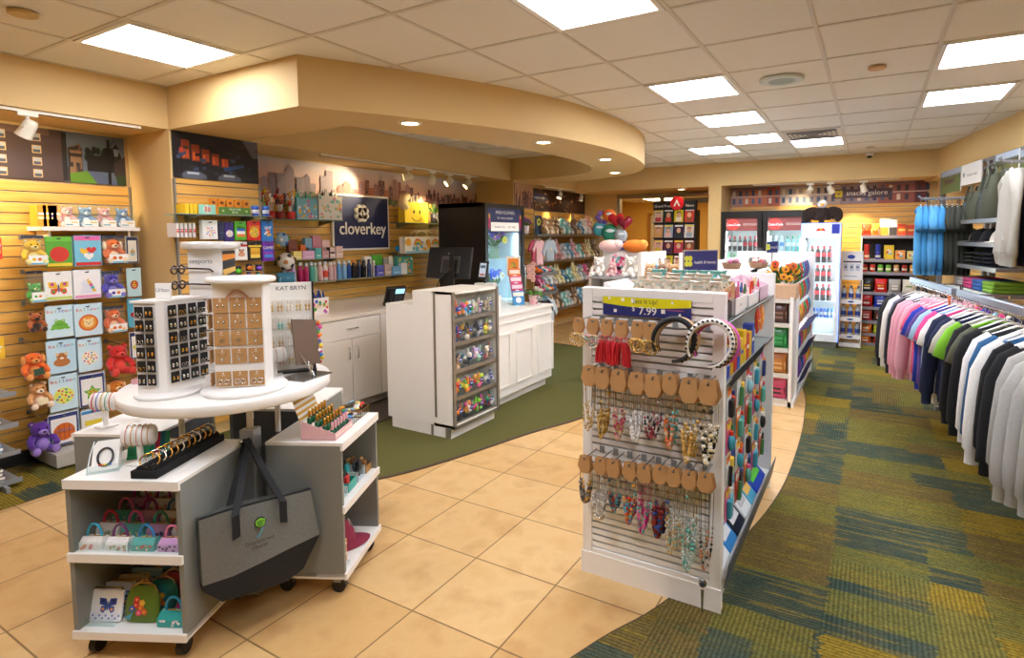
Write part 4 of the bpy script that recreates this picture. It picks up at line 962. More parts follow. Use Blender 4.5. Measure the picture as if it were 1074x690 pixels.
# smiley bag, flower pots
t = bag_at(425, 449, 212, 233.5, z4, '#f4d23a', 'yellow smiley face gift bag stuffed with glowing tissue', d=.11, tissue=['#f8ecc0', '#f4e0a0', '#ffffff'])
w = U(449, 230, x=-4.95).y-U(425, 230, x=-4.95).y; g = G(); K = M('#3a2a1a')
for s in (-1, 1): g.dot(s*w*.13, .135, w*.035, K, -.0035, rz=w*.06)
g.tube([(w*.24*math.sin(a), -.004, .105-w*.2*math.cos(a)) for a in [(-1.1+2.2*k/10) for k in range(11)]], .0028, K, 5); g.obj('smiling_face', t)
g = G(); g.tube([(-.15, .03, .16), (-.19, .05, .22), (-.16, .06, .3), (-.09, .05, .33)], [.05, .06, .06, .04], M('#e8d0a0', .9), 10); g.obj('plush_stuffing', t)
def flower_pot(u, z, pot, cols, label, h=.13, x=-4.95, dots=None, sq=False, n=9, lf='#3f7a2a'):
 p = U(u, 230, x=x); R = random.Random(int(u))
 t = thing('flower_pot', label, 'plant', (x, p.y, z), LEFT)
 g = G(); g.lathe([(.04, 0), (.046, .01), (.055, h), (.05, h), (.045, h-.015)], M(pot, .4), n=4 if sq else 16)
 if dots:
  for i in range(9): g.dot(R.uniform(-.03, .03), R.uniform(.02, h-.02), .011, M(random.choice(dots)), -.053)
 g.obj('pot', t)
 g = G()
 for i in range(26):
  a = R.uniform(0, 2*PI); q = R.uniform(.02, .09); zz = h+R.uniform(0, .08)
  c = Vector((q*math.cos(a), q*math.sin(a), zz)); g.add([(0, 0, h-.01), c+Vector((.012, 0, 0)), c*1.0+Vector((q*math.cos(a)*.3, q*math.sin(a)*.3, .02)), c-Vector((.012, 0, 0))], [(0, 1, 2, 3)], M(lf, .6))
 g.obj('foliage', t)
 for i in range(n):
  a = R.uniform(0, 2*PI); q = R.uniform(.01, .075); c = (q*math.cos(a), q*math.sin(a), h+.05+R.uniform(0, .06)); g = G()
  for k in range(6): g.ball((c[0]+.016*math.cos(k*1.047), c[1]-.004, c[2]+.016*math.sin(k*1.047)), (.011, .006, .011), M(cols[i % len(cols)], .6), 6, 4)
  g.ball((c[0], c[1]-.01, c[2]), .008, M('#6a4a1a'), 6, 4); g.obj('flower', t)
 return t
flower_pot(455.5, z4, '#28242a', ['#4a6a2a', '#d8b83a', '#e8e0c0'], 'black and white flower pot right of the smiley bag', .13, dots=['#f4f1ea', '#e8e4da'], sq=False, n=4)
flower_pot(467, z4, '#f0ece2', ['#f0c02a', '#e8a02a', '#f4f1ea'], 'white flower pot with yellow flowers at the end of the glass shelf', .14, n=8)
# large rainbow bag tilted behind the monitor and a small bright plush at its left
a = U(429, 263, x=-4.8); b = U(468, 263, x=-4.8)
t = put(gift_bag(b.y-a.y, .09, .2, '#f2ece0', dots=['#f0b03a', '#6ab8c8', '#e8e0d0']), 'gift_bag', 'wide rainbow and sun gift bag leaning behind the monitor', 'gift bag', (-4.86, (a.y+b.y)/2, 1.39), LEFT, 'gift bags on the counter wall')
g = G(); wb = b.y-a.y
for j, cx in enumerate((-.12, .2)):
 for i, c in enumerate(('#e0524a', '#f0a03a', '#f0d83a', '#5aa85a', '#3a8ac8')):
  R0 = .075-.012*i; pts = [(cx+R0*math.cos(k*PI/8), .1+R0*math.sin(k*PI/8)) for k in range(9)]+[(cx+(R0-.012)*math.cos(k*PI/8), .1+(R0-.012)*math.sin(k*PI/8)) for k in range(8, -1, -1)]
  g.poly(pts, M(c), -.004)
g.dot(.06, .13, .04, M('#f0a83a'), -.0045); g.rect(-wb/2+.01, .0, wb/2, .03, M('#9ac8d8'), -.0042); g.obj('rainbow_print', t)
glass_shelf(.9, .3, (WR, 5.05, 1.39), LEFT, 'glass shelf under the rainbow gift bag', (.1, .9))
p = U(421, 254, x=-4.95); t = thing('plush_toy', 'small rainbow winged plush left of the rainbow gift bag', 'plush toy', (-4.95, p.y+.03, 1.39), LEFT); plush('#d8402a', '#f0c23a', .62).obj('plush_animal', t)
g = G()
for s, c in ((-1, '#2a8ac8'), (1, '#e8702a')): g.ball((s*.06, .03, .06), (.05, .012, .035), M(c, .8))
g.obj('wing', t)
# ================================================================== company sign
p = U(350, 263, x=-5.14); q = U(409, 262, x=-5.14); W = q.y-p.y; H = U(380, 204.5, x=-5.14).z-U(380, 262, x=-5.14).z
t = thing('wall_sign', 'navy lettered wall sign with a white clover and keyhole', 'sign', (-5.176, p.y, p.z), LEFT)
g = G(); g.box(0, -.03, 0, W, 0, H, WH); g.obj('white_border', t)
g = G(); g.box(.022, -.036, .022, W-.022, -.03, H-.022, NAVY); g.obj('navy_panel', t)
g = G(); LW = M('#fbf8f0', .35)
def widetext(g, s, x, z, size, width, mat, y, depth):
 vs, fs = _glyphs(s, 'CENTER'); ww = max(v[0] for v in vs)-min(v[0] for v in vs)
 g.text(s, x, z, size, mat, y, depth, sx=width/(ww*size)); return ww
for k in range(4): widetext(g, 'cloverkey', W/2+(-.0035+.0035*k*.66), H*.285+.002*(k % 2), .2, W*.82, LW, -.037, .012+.0003*k)
g.obj('lettering', t)
g = G(); GR = M('#2c3a20', .5)
cx, cz, r = W*.49, H*.665, .052
for s in ((-1, 1), (1, 1), (1, -1), (-1, -1)):
 for dx, dz in ((.028, .062), (.062, .028), (.035, .035)):
  g.T = TR(0, -.012, 0); g.add([(cx+s[0]*dx+.032*math.cos(k*PI/9), -.04, cz+s[1]*dz+.032*math.sin(k*PI/9)) for k in range(18)], [tuple(range(18))], LW)
  g.T = None; g.prism([(cx-.012+s[0]*dx*1.08+.036*math.cos(k*PI/9), cz+s[1]*dz*1.08+.036*math.sin(k*PI/9)) for k in range(18)], M('#c8c8b8', .4), -.045, -.036)
g.T = TR(0, -.0125, 0); g.add([(cx-.03, -.04, cz-.03), (cx+.03, -.04, cz-.03), (cx+.03, -.04, cz+.03), (cx-.03, -.04, cz+.03)], [(0, 1, 2, 3)], LW)
g.T = TR(0, -.0135, 0); g.dot(cx, cz+.012, .013, GR, -.04); g.poly([(cx-.006, cz+.01), (cx+.006, cz+.01), (cx+.012, cz-.03), (cx-.012, cz-.03)], GR, -.0402); g.T = None
g.obj('clover_emblem', t)
# ================================================================== back counter
CAB = M('#efe6da', .4, vary=.02)
cy = 3.14
for i in range(3):
 w = .68
 t = thing('base_cabinet', ['cream base cabinet at the left end of the back counter', 'cream base cabinet mostly behind the pay desk, second from the left', 'cream base cabinet hidden beside the flower cooler'][i], 'cabinet', (-4.05, cy+i*w, 0), LEFT, 'cream cabinets of the back counter')
 g = G(); g.box(0, 0, .1, w-.003, 1.1, .87, CAB); g.box(.0, .06, 0, w-.003, 1.1, .1, M('#cfc6b8', .5)); g.obj('carcass', t)
 for k in (0, 1):
  g = G(); x0 = .004+k*w/2; g.rbox(x0, -.019, .105, x0+w/2-.01, 0, .685, CAB, .002, 1); d = g.obj('door', t)
  g = G(); hx = w/2-.05 if k == 0 else w/2+.045
  g.tube([(hx, -.019, .5), (hx, -.045, .51), (hx, -.045, .60), (hx, -.019, .61)], .005, CHROME, 6); g.obj('handle', d)
 g = G(); g.rbox(.004, -.019, .69, w-.006, 0, .866, CAB, .002, 1); d = g.obj('drawer', t)
 g = G(); g.tube([(w/2-.055, -.019, .78), (w/2-.05, -.045, .78), (w/2+.05, -.045, .78), (w/2+.055, -.019, .78)], .005, CHROME, 6); g.obj('handle', d)
g = G(); g.rbox(0, -.035, 0, 2.08, 1.11, .03, M('#e6d8c4', .35, vary=.04), .004); single(g, 'worktop', 'cream laminate worktop of the back counter', 'worktop', (-4.05, 3.12, .872), LEFT)
p = U(330, 329, z=.902)
t = put(gift_bag(.24, .1, .15, '#f2ece4', dots=['#d8352f', '#4fa33a', '#e8b82a', '#3a6ab8', '#d84a8a'], txt='Celebrate', tissue=['#1f3a7c', '#28488c', '#182c60']), 'gift_bag', 'spotted celebration bag with navy tissue at the left end of the back counter', 'gift bag', (-4.28, 3.32, .902), LEFT)
g = G(); g.box(-.02, 0, 0, .02, .09, .15, PAPER); single(g, 'paper_bag', 'plain white paper bag behind the spotted celebration bag', 'bag', (-4.4, 3.21, .902), LEFT)
put(gift_bag(.08, .06, .1, '#f0ece4', stripe='#c83a5a'), 'gift_bag', 'small striped gift bag beside the spotted celebration bag', 'gift bag', (-4.24, 3.2, .902), LEFT)
# ================================================================== pay desk with hanging bags
DW = M('#f1ede5', .35, vary=.015); AL = M('#9b9488', .35, .6)
X0, X1, Y0, Y1 = -3.5, -2.8, 3.38, 4.0
t = thing('pay_desk', 'white stepped pay desk with racks of hanging toy bags on its right side', 'pay desk', (0, 0, 0))
g = G()
g.box(X0, Y0, .09, -3.2, Y1, 1.045, DW); g.box(-3.2, Y0, .09, X1-.2, Y1, 1.165, DW)
g.box(X1-.2, Y0, .09, X1, Y0+.02, 1.165, DW); g.box(X1-.2, Y1-.02, .09, X1, Y1, 1.165, DW); g.box(X1-.2, Y0, 1.145, X1, Y1, 1.165, DW); g.box(X1-.2, Y0, .09, X1, Y1, .11, DW)
g.box(X0+.04, Y0+.004, 0, X1-.03, Y1-.03, .09, DW); g.obj('desk_body', t)
g = G(); g.box(-2.985, Y0-.004, .16, -2.965, Y0, 1.165, AL); g.box(-3.03, Y0-.001, 0, -3.01, Y0+.004, .095, AL); g.box(X1-.08, Y0-.002, 0, X1-.03, Y0+.004, .085, AL); g.obj('metal_trim', t)
g = G(); g.box(X1-.005, Y0, .09, X1+.008, Y0+.03, 1.165, AL); g.box(X1-.005, Y1-.03, .09, X1+.008, Y1, 1.165, AL); g.box(X1-.005, Y0, .08, X1+.008, Y1, .105, AL); g.obj('rack_frame', t)
rows = [1.135, .945, .725, .505, .305]
for i, z in enumerate(rows):
 g = G(); g.box(X1-.19, Y0+.03, z-.205, X1-.015, Y1-.03, z-.195, AL); g.box(X1-.02, Y0+.03, z-.21, X1-.012, Y1-.03, z-.18, AL); g.obj('rack_shelf', t)
R = random.Random(4)
themes = [('orange and blue', ['#e8702a', '#d8442a', '#2a5ab8', '#e89a3a']), ('bright felt tip', ['#3a9ad0', '#4ab04a', '#e85a9a', '#e8882a', '#f0ece0']), ('pastel', ['#d8d0b8', '#e0a8b8', '#b8c88a', '#e8e0d0']), ('cream', ['#e0d4bc', '#b8a488', '#8a7a64', '#f0e8d8'])]
rowth = [themes, [('red and blue', ['#c82a24', '#2a4ab0', '#1e1e24', '#d8443a']), ('black and gold', ['#1c1a1a', '#d8a02a', '#5a5048', '#e0d8c8']), ('dark grey', ['#3a3a40', '#1e1e22', '#8a8a90', '#d8d4cc']), ('lime and red', ['#a8c83a', '#c8302a', '#e0d8c0', '#e8d23a'])],
         [('tan and black', ['#c89a6a', '#1e1c1e', '#e0b890', '#6a5040']), ('black toy', ['#1a1a1c', '#3a3a44', '#e0d8cc', '#2a6a7a']), ('pink and mint', ['#e0a0c8', '#b0e0c8', '#c8b0e0', '#f0e8e8']), ('beige', ['#e0d0b8', '#a83a3a', '#8a7a68', '#f0ece0'])],
         [('yellow and orange', ['#e8d02a', '#e8802a', '#d8402a', '#a8c82a']), ('orange and green', ['#e8842a', '#6ab83a', '#e8c82a', '#d83a7a']), ('red and lime', ['#d8343a', '#b0d02a', '#e8a02a', '#e86aa0']), ('navy and grey', ['#2a3a6a', '#a8b0c0', '#d8d8d8', '#6a7a90'])],
         [('dark red and orange', ['#7a2420', '#d8602a', '#3a2a24', '#e8902a']), ('pink and yellow', ['#e83a8a', '#f0d83a', '#e8802a', '#f0ece0']), ('neon green', ['#8ad81e', '#e83a9a', '#58c02a', '#f0802a']), ('green and navy', ['#1e7a50', '#1f2a5c', '#c8302a', '#e8ece8'])]]
for i, z in enumerate(rows):
 for k in range(4):
  nm, cols = rowth[i][k]; w = .125; h = .165; y = Y0+.03+(k+.5)*(Y1-Y0-.06)/4
  t = thing('toy_bag', '%s toy bag, %s of the pay desk rack, %s row down' % (nm, ['left end', 'second from left', 'third from left', 'right end'][k], ORD[i+1]), 'toy bag', (X1-.03, y, z-.19), LEFT, 'toy bags hanging on the pay desk')
  g = G()
  for q in range(15):
   c = (R.uniform(-.045, .045), R.uniform(-.002, .03), R.uniform(.02, h*.68)); s = R.uniform(.015, .029)
   if q % 3 == 0: g.tube([(c[0], c[1], c[2]-.015), (c[0]+R.uniform(-.01, .01), c[1], c[2]+.04)], s*.42, M(cols[q % len(cols)], .4), 6)
   else: g.ball(c, (s, s*.7, s*.9), M(cols[q % len(cols)], .4), 8, 6)
  g.obj('small_toys', t)
  g = G(); g.add([(-w/2, -.012, 0), (w/2, -.012, 0), (w/2, .06, 0), (-w/2, .06, 0), (-w/2, .0, h), (w/2, .0, h)], [(0, 1, 5, 4), (1, 2, 5), (0, 4, 3), (2, 3, 4, 5)], CLEAR); g.obj('clear_bag', t)
  g = G(); g.add([(w*.12+.024*math.cos(a*PI/6), -.0145, h*.5+.02*math.sin(a*PI/6)) for a in range(12)], [tuple(range(12))], M('#263a86', .4)); g.rect(w*.12-.014, h*.5-.003, w*.12+.014, h*.5+.004, PAPER, -.0152); g.obj('sticker', t)
# register monitor seen from behind
zt = 1.047
t = thing('cash_register', 'black cash register monitor seen from behind on the pay desk', 'register', (-3.48, 4.14, 0), .18)
g = G(); g.T = TR(0, 0, 1.20) @ RX(math.radians(-16)); g.rbox(-.22, -.02, 0, .24, .015, .30, M('#0c0c0d', .5), .006); g.box(-.06, -.034, .05, .13, -.02, .21, M('#4a4843', .4)); g.box(-.045, -.036, .055, .115, -.0335, .175, M('#202022', .4)); g.dot(.0, .235, .008, M('#8a8a8a'), -.0205); g.obj('screen_housing', t)
g = G(); g.T = TR(0, 0, 1.20) @ RX(math.radians(-16)); g.box(-.20, .0152, .012, .22, .017, .28, M('#2a3444', .15)); g.obj('screen', t)
g = G(); g.rbox(.06, -.06, 1.05, .10, -.03, 1.44, BLACK, .004); g.rbox(-.12, -.1, 1.05, .18, .1, 1.075, BLACK, .006); g.box(-.02, -.05, 1.075, .08, .0, 1.25, BLACK); g.obj('stand', t)
g = G(); g.tube([(.08, -.06, 1.3), (-.02, -.08, 1.22), (-.06, -.09, 1.12), (-.02, -.08, 1.07)], .006, M('#3c3c3c'), 6); g.obj('cable', t)
g = G(); g.rbox(-3.64, Y1+.03, .873, -3.27, Y1+.34, 1.02, DARK, .005); g.box(-3.66, Y1+.03, 1.02, -3.26, Y1+.36, 1.045, DW); single(g, 'register_stand', 'dark register stand with a white top behind the pay desk', 'stand')
# customer tablet and boxes
p = U(487, 283, y=4.05)
t = thing('payment_terminal', 'small upright card terminal with a lit screen behind the desk edge', 'card terminal', (-3.06, 4.12, 1.05), -.1)
g = G(); g.T = TR(0, 0, .16) @ RX(math.radians(-12)); g.rbox(-.05, 0, 0, .05, .02, .165, BLACK, .006); g.obj('housing', t)
g = G(); g.T = TR(0, 0, .16) @ RX(math.radians(-12)); g.rect(-.038, .02, .038, .145, M('#a8b8c8', .2, emit=.5), -.001); g.rect(-.03, .10, .03, .125, M('#4a6a8a'), -.0016); g.rect(-.03, .03, .03, .05, M('#c87a6a'), -.0016); g.obj('screen', t)
g = G(); g.tube([(0, .02, .2), (0, .05, .12), (0, .03, .01)], .012, BLACK, 8); g.rbox(-.05, -.03, 0, .05, .07, .012, BLACK, .004); g.obj('stand', t)
g = G(); g.box(-3.24, 4.04, .873, -2.97, 4.3, 1.05, DW); single(g, 'desk_riser', 'white riser block behind the pay desk rack', 'riser')
for i, (x, y, c, l) in enumerate(((-2.98, 4.06, '#e8e4dc', 'white and navy card box on the pay desk'), (-2.9, 4.10, '#d8d8d4', 'grey striped card box on the pay desk'))):
 single(carton(.11, .08, .12, c, None, 'bars', ['#e8e4dc', '#3a4a7a', '#e8e4dc', '#8a8a88', '#e8e4dc']), 'card_box', l, 'box', (x-.10-.02*i, y+.06, 1.05), .25)
# telephone
t = thing('desk_phone', 'black desk telephone with a lit blue screen on the back counter', 'telephone', (-4.2, 4.15, .902), 1.2)
g = G(); g.T = RX(math.radians(28)); g.rbox(-.1, -.02, .04, .1, .02, .22, BLACK, .008); g.obj('phone_body', t)
g = G(); g.T = RX(math.radians(28)); g.rect(-.01, .15, .085, .205, M('#9ad0f0', .2, emit=1.0), -.021)
for r_ in range(4):
 for c_ in range(3): g.rect(.0+c_*.028, .055+r_*.02, .02+c_*.028, .068+r_*.02, M('#4a4a4c'), -.021)
g.obj('screen_and_keys', t)
g = G(); g.T = RX(math.radians(28)); g.tube([(-.07, -.03, .05), (-.07, -.055, .08), (-.07, -.055, .17), (-.07, -.03, .205)], [.022, .014, .014, .022], M('#1c1c1e', .35), 8); g.obj('handset', t)
g = G(); g.box(-.09, .0, 0, .09, -.06, .01, BLACK); g.box(-.08, -.05, 0, .08, .06, .03, BLACK); g.obj('foot', t)
# ================================================================== white panelled counter
t = thing('panelled_counter', 'white counter with raised panel mouldings and a hidden plinth', 'counter', (-2.96, 4.02, 0), LEFT)
L = 1.2; g = G(); g.box(0, 0, .09, L, .65, .845, DW); g.box(0, .05, 0, L-.05, .62, .09, DW); g.obj('counter_body', t)
g = G(); g.rbox(-.01, -.02, .845, L+.015, .66, .872, WH, .004); g.obj('worktop', t)
g = G(); g.box(.0, -.012, .775, L, 0, .79, DW); g.box(0, -.008, .79, L, 0, .845, DW); g.obj('top_rail', t)
for k in range(3):
 x0 = .06+k*.41+.03; x1 = x0+.31
 g = G()
 for q in ((x0, .17, x1, .19), (x0, .67, x1, .69), (x0, .19, x0+.02, .67), (x1-.02, .19, x1, .67)): g.box(q[0], -.014, q[1], q[2], 0, q[3], DW)
 g.obj('panel_moulding', t)
def small_book(x, y, z, w, h, base, cols, kind, label, tilt=-14, rz=.85):
 t = thing('gift_book', label, 'book', (x, y, z), rz, 'books on the display stand')
 g = G(); g.T = RX(math.radians(tilt)); g.rbox(-w/2, 0, 0, w/2, .012, h, M(base, .4), .002, 1); g.box(-w/2+.003, .0015, .002, w/2-.0005, .0105, h-.002, PAPER)
 g.rect(-w/2+.006, h*.62, w/2-.006, h*.9, M(cols[0], .4), -.0008); g.text('book', 0, h*.7, .03, M('#f6f2e4'), -.0012); motif(g, kind, 0, h*.34, w*.24, cols, -.0012); g.obj('cover', t)
 return t
t = thing('book_stand', 'small stepped stand holding four gift books on the white counter', 'stand', (-3.2, 4.93, .872), .85)
for i in range(4):
 g = G(); g.box(-.07, -.06+i*.045, 0, .07, -.016+i*.045, .012+i*.075, CLEAR); g.obj('step', t)
bx = Vector((-3.2, 4.93, .872)); fy = Vector((-math.sin(.85), math.cos(.85), 0))
for i, (c, cols, k, l) in enumerate((('#3a8ac8', ['#f0ece0', '#e8a03a', '#2a5a98'], 'circle', 'blue gift book at the front of the stand'), ('#c02a6a', ['#f0d0e0', '#e8a03a', '#7a1a4a'], 'circle', 'magenta gift book, second on the stand'), ('#e04a7a', ['#f8e0e8', '#c82a2a', '#f0c0d0'], 'circle', 'pink gift book, third on the stand'), ('#e8742a', ['#f4e0c8', '#b8a02a', '#a84a1a'], 'circle', 'orange gift book at the back of the stand'))):
 p = bx+fy*(-.055+i*.045)+Vector((0, 0, .013+i*.075)); small_book(p.x, p.y, p.z, .125, .145, c, cols, k, l)
p = bx+fy*.15+Vector((0, 0, 0))
t = thing('greeting_print', 'framed orange flower print standing above the gift books', 'picture', (p.x, p.y, .872+.30), .85)
g = G(); g.rbox(-.075, 0, 0, .075, .01, .21, M('#ece4d0', .4), .002, 1); g.rect(-.058, .02, .058, .185, M('#e8882a'), -.0008); motif(g, 'flowers', .0, .1, .05, ['#7a8a3a', '#c8a83a', '#b84a2a'], -.0014); g.obj('print', t)
g = G(); g.box(-.01, .01, -.3, .01, .02, .15, WH); g.box(-.06, -.02, -.3, .06, .06, -.295, WH); g.obj('easel', t)
t = thing('potted_orchid', 'small pink orchid in a floral pot on the white counter', 'plant', (-3.09, 5.06, .872), 0)
g = G(); g.lathe([(.035, 0), (.04, .006), (.045, .1), (.04, .1), (.036, .085)], M('#e8b8c0', .4), n=16)
for i in range(16): g.ball((.043*math.cos(i*1.7), .043*math.sin(i*1.7), .02+.005*i), .008, M(['#d84a7a', '#f4f1ea', '#7ab86a'][i % 3]), 6, 4)
g.obj('pot', t)
g = G()
for a, l in ((-.4, .2), (.5, .17), (2.4, .16), (3.6, .14), (1.4, .12)):
 d = Vector((math.cos(a), math.sin(a), 0)); s_ = Vector((-d.y, d.x, 0))
 g.add([(0, 0, .09), d*l*.5+s_*.026+Vector((0, 0, .14)), d*l+Vector((0, 0, .09)), d*l*.5-s_*.026+Vector((0, 0, .14))], [(0, 1, 2, 3)], M('#4a8a2a', .4))
g.obj('leaf', t)
g = G(); g.tube([(0, 0, .09), (-.01, 0, .25), (-.015, .005, .36), (-.03, 0, .42)], .004, M('#5a4a30'), 6); g.obj('stem', t)
for i in range(7):
 z = .27+.026*i; x = -.015+.025*(-1)**i; g = G()
 for k in range(5): g.ball((x+.018*math.cos(k*1.2566+.3), -.012, z+.018*math.sin(k*1.2566+.3)), (.014, .004, .014), M('#eec0b4', .6), 8, 5)
 g.ball((x, -.018, z), .006, M('#b83a6a'), 6, 4); g.obj('blossom', t)
# ================================================================== flower cooler
t = thing('flower_cooler', 'tall black flower cooler with a lit glass door behind the counter', 'cooler', (-3.9, 5.31, 0), LEFT)
W, D, H = .84, .68, 1.985
g = G(); K = M('#17120f', .3, vary=.1); g.box(0, 0.03, 0, .04, D, H, K); g.box(W-.04, .03, 0, W, D, H, K); g.box(0, .03, H-.05, W, D, H, K); g.box(0, .03, 0, W, D, .18, K); IL = M('#dceef6', .35); g.box(.04, D-.04, .18, W-.04, D, H-.05, IL); g.box(.04, .05, .18, .048, D-.04, H-.05, IL); g.box(W-.048, .05, .18, W-.04, D-.04, H-.05, IL); g.box(.048, .05, .18, W-.048, D-.04, .19, IL); g.obj('cabinet', t)
g = G(); g.box(.0, -.02, .15, .055, .03, H-.01, K); g.box(W-.055, -.02, .15, W, .03, H-.01, K); g.box(.055, -.02, .15, W-.055, .03, .21, K); g.box(.055, -.02, H-.06, W-.055, .03, H-.01, K); d = g.obj('door', t)
g = G(); g.box(.055, 0, .21, W-.055, .006, 1.64, CLEAR); g.obj('glass_pane', d)
g = G(); g.tube([(W-.03, -.02, .9), (W-.03, -.05, .92), (W-.03, -.05, 1.2), (W-.03, -.02, 1.22)], .008, CHROME, 6); g.obj('handle', d)
g = G(); g.box(.055, -.012, 1.64, W-.055, .02, H-.06, M('#1f2a52', .3, emit=.25)); g.rect(.12, 1.655, W-.12, 1.76, M('#e8e4da', .4, emit=.3), -.013); g.text('FRESH FLOWERS', W*.5, 1.86, .055, WH, -.013); g.text('for every occasion', W*.5, 1.80, .045, WH, -.013); g.text('THANK YOU  -  GET WELL', W*.5, 1.69, .04, M('#4a4a5a'), -.0135)
for s in (.085, W-.085): g.ball((s, -.012, 1.77), (.028, .006, .1), M('#b82a5a'), 10, 8); g.ball((s, -.015, 1.83), (.02, .005, .03), M('#e0a83a'), 8, 6)
g.obj('header', t)
COOL = M('#dff3ff', .4, vary=0, emit=22.0, name='cool_tube')
g = G(); g.box(.06, .05, .25, .075, .07, 1.62, COOL); g.box(W-.075, .05, .25, W-.06, .07, 1.62, COOL); g.obj('light_tube', t)
for z in (.55, 1.0, 1.32): 
 if z == 1.0: continue
 g = G(); g.box(.05, .08, z-.008, W-.05, D-.05, z, M('#d8e6ea', .3)); g.obj('shelf', t)
def bouquet(x, y, z, cols, label, vase=True):
 t = thing('bouquet', label, 'flowers', (x, y+.12, z), LEFT, 'bouquets in the flower cooler'); t.scale = (1.2, 1.2, 1.0); R = random.Random(int(z*100+y*10))
 g = G(); g.lathe([(.05, 0), (.06, .02), (.045, .1), (.055, .15)], GLASS('#a8c8b0', .5, .1), n=14); g.obj('vase', t)
 g = G()
 for i in range(22):
  a = R.uniform(0, 6.28); q = R.uniform(.05, .14); c = Vector((q*math.cos(a), q*math.sin(a)*.7, .2+R.uniform(0, .12))); g.add([(0, 0, .12), c+Vector((.02, 0, 0)), c*1.15, c-Vector((.02, 0, .02))], [(0, 1, 2, 3)], M('#3a7a3a', .6))
 g.obj('leaves', t)
 for i in range(13):
  a = R.uniform(0, 6.28); q = R.uniform(0, .12); c = (q*math.cos(a), q*math.sin(a)*.6-.03, .2+R.uniform(0, .16)); g = G(); m = M(cols[i % len(cols)], .6)
  for k in range(7): g.ball((c[0]+.026*math.cos(k*.9), c[1]-.004, c[2]+.026*math.sin(k*.9)), (.019, .012, .019), m, 7, 5)
  g.ball((c[0], c[1]-.014, c[2]), .013, M('#e8d23a') if i % 3 else m, 6, 4); g.obj('flower', t)
bouquet(-4.07, 5.62, 1.322, ['#5a3ab0', '#7a4ac8', '#e8d83a', '#4a3aa8', '#c05ab0'], 'purple and yellow bouquet on the upper cooler shelf')
bouquet(-4.07, 5.58, .86, ['#2a5ad0', '#f0f4f8', '#3a6ae0', '#1f46b8'], 'blue and white bouquet lower in the cooler')
g = G(); g.box(-4.35, 5.4, .78, -4.0, 6.05, .8, M('#d8e6ea', .3)); o = g.obj('shelf', None)
o.parent = bpy.data.objects['flower_cooler']; o.matrix_parent_inverse = bpy.data.objects['flower_cooler'].matrix_world.inverted() if 0 else (Matrix.Translation((-3.9, 5.31, 0)) @ RZ(LEFT)).inverted()
for q in [x for x in bpy.data.objects if x.get('label') == 'blue and white bouquet lower in the cooler']: q.location.z = .802
# ================================================================== round kiosk with four rolling cabinets
KC = Vector((-2.45, 1.45)); KW = Vector((.894, .447)); KD = Vector((-.447, .894)); KA = math.atan2(.447, .894)
def KP(w, d, z=0): p = KC+KW*w+KD*d; return Vector((p.x, p.y, z))
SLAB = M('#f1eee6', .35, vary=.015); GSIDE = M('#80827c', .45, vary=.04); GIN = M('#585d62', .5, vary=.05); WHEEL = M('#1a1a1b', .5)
def rolling_cabinet(W, D, label, loc, rz):
 """open fronted cabinet: local x along the open front, y into the cabinet"""
 t = thing('rolling_cabinet', label, 'cabinet', loc, rz, 'rolling cabinets under the round table')
 for x in (0, W-.018):
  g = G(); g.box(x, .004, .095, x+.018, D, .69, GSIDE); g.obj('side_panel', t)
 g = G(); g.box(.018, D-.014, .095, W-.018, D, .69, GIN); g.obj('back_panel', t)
 g = G(); g.box(-.001, -.006, .69, W+.001, D+.001, .703, SLAB); g.box(-.001, -.006, .668, W+.001, .006, .69, SLAB); g.obj('top', t)
 g = G(); g.box(-.001, -.006, .082, W+.001, .004, .112, SLAB); g.box(.0, .004, .085, W, D, .11, SLAB); g.obj('bottom_shelf', t)
 g = G(); g.box(-.001, -.006, .385, W+.001, .004, .418, SLAB); g.box(.018, .004, .387, W-.018, D-.014, .418, SLAB); g.obj('middle_shelf', t)
 for x in (.05, W-.05):
  for y in (.05, D-.05):
   g = G(); g.cyl((x-.013, y, .032), (x+.013, y, .032), .032, WHEEL, n=16); g.obj('caster', t)
   g = G(); g.box(x-.018, y-.012, .05, x+.018, y+.02, .083, STEEL); g.obj('caster_fork', t)
 return t
rolling_cabinet(.445, .43, 'grey rolling cabinet in front, full of little handbags', KP(-.38, -.45), KA)
rolling_cabinet(.43, .34, 'grey rolling cabinet on the right, with the dark red cap', KP(.505, -.05), KA+PI/2)
rolling_cabinet(.43, .385, 'grey rolling cabinet on the left by the balloon wall', KP(-.785, .45), KA-PI/2)
rolling_cabinet(.43, .41, 'grey rolling cabinet at the back, by the back counter', KP(.13, .83), KA+PI)
TC = Vector((-2.52, 1.48, 0))
t = thing('round_table', 'round white display table on a silver post above the rolling cabinets', 'table', TC)
g = G(); g.lathe([(.30, .905), (.415, .905), (.42, .91), (.42, .945), (.417, .95), (0, .95)], SLAB, n=72, cap=True); g.obj('tabletop', t)
pl = KP(.09, -.035)-TC
g = G(Matrix.Translation((pl.x, pl.y, 0)) @ RZ(KA)); g.rbox(-.032, -.032, .012, .032, .032, .76, M('#a9abaa', .3, .6), .004, 1); g.cyl((0, 0, .76), (0, 0, .905), .014, WH, n=14); g.cyl((0, 0, 0), (0, 0, .014), .02, CHROME, n=14); g.obj('post', t)
for a in (2.2, 4.0, .6):
 g = G(); g.cyl((.2*math.cos(a), .2*math.sin(a), .705), (.2*math.cos(a), .2*math.sin(a), .905), .012, WH, n=12); g.obj('table_leg', t)
kn = KP(.088, -.07, .722)
g = G(Matrix.Translation(kn-TC) @ RZ(KA)); g.cyl((0, 0, 0), (0, -.03, 0), .006, CHROME, n=10); g.ball((0, -.033, 0), .011, CHROME, 12, 8); g.obj('knob', t)
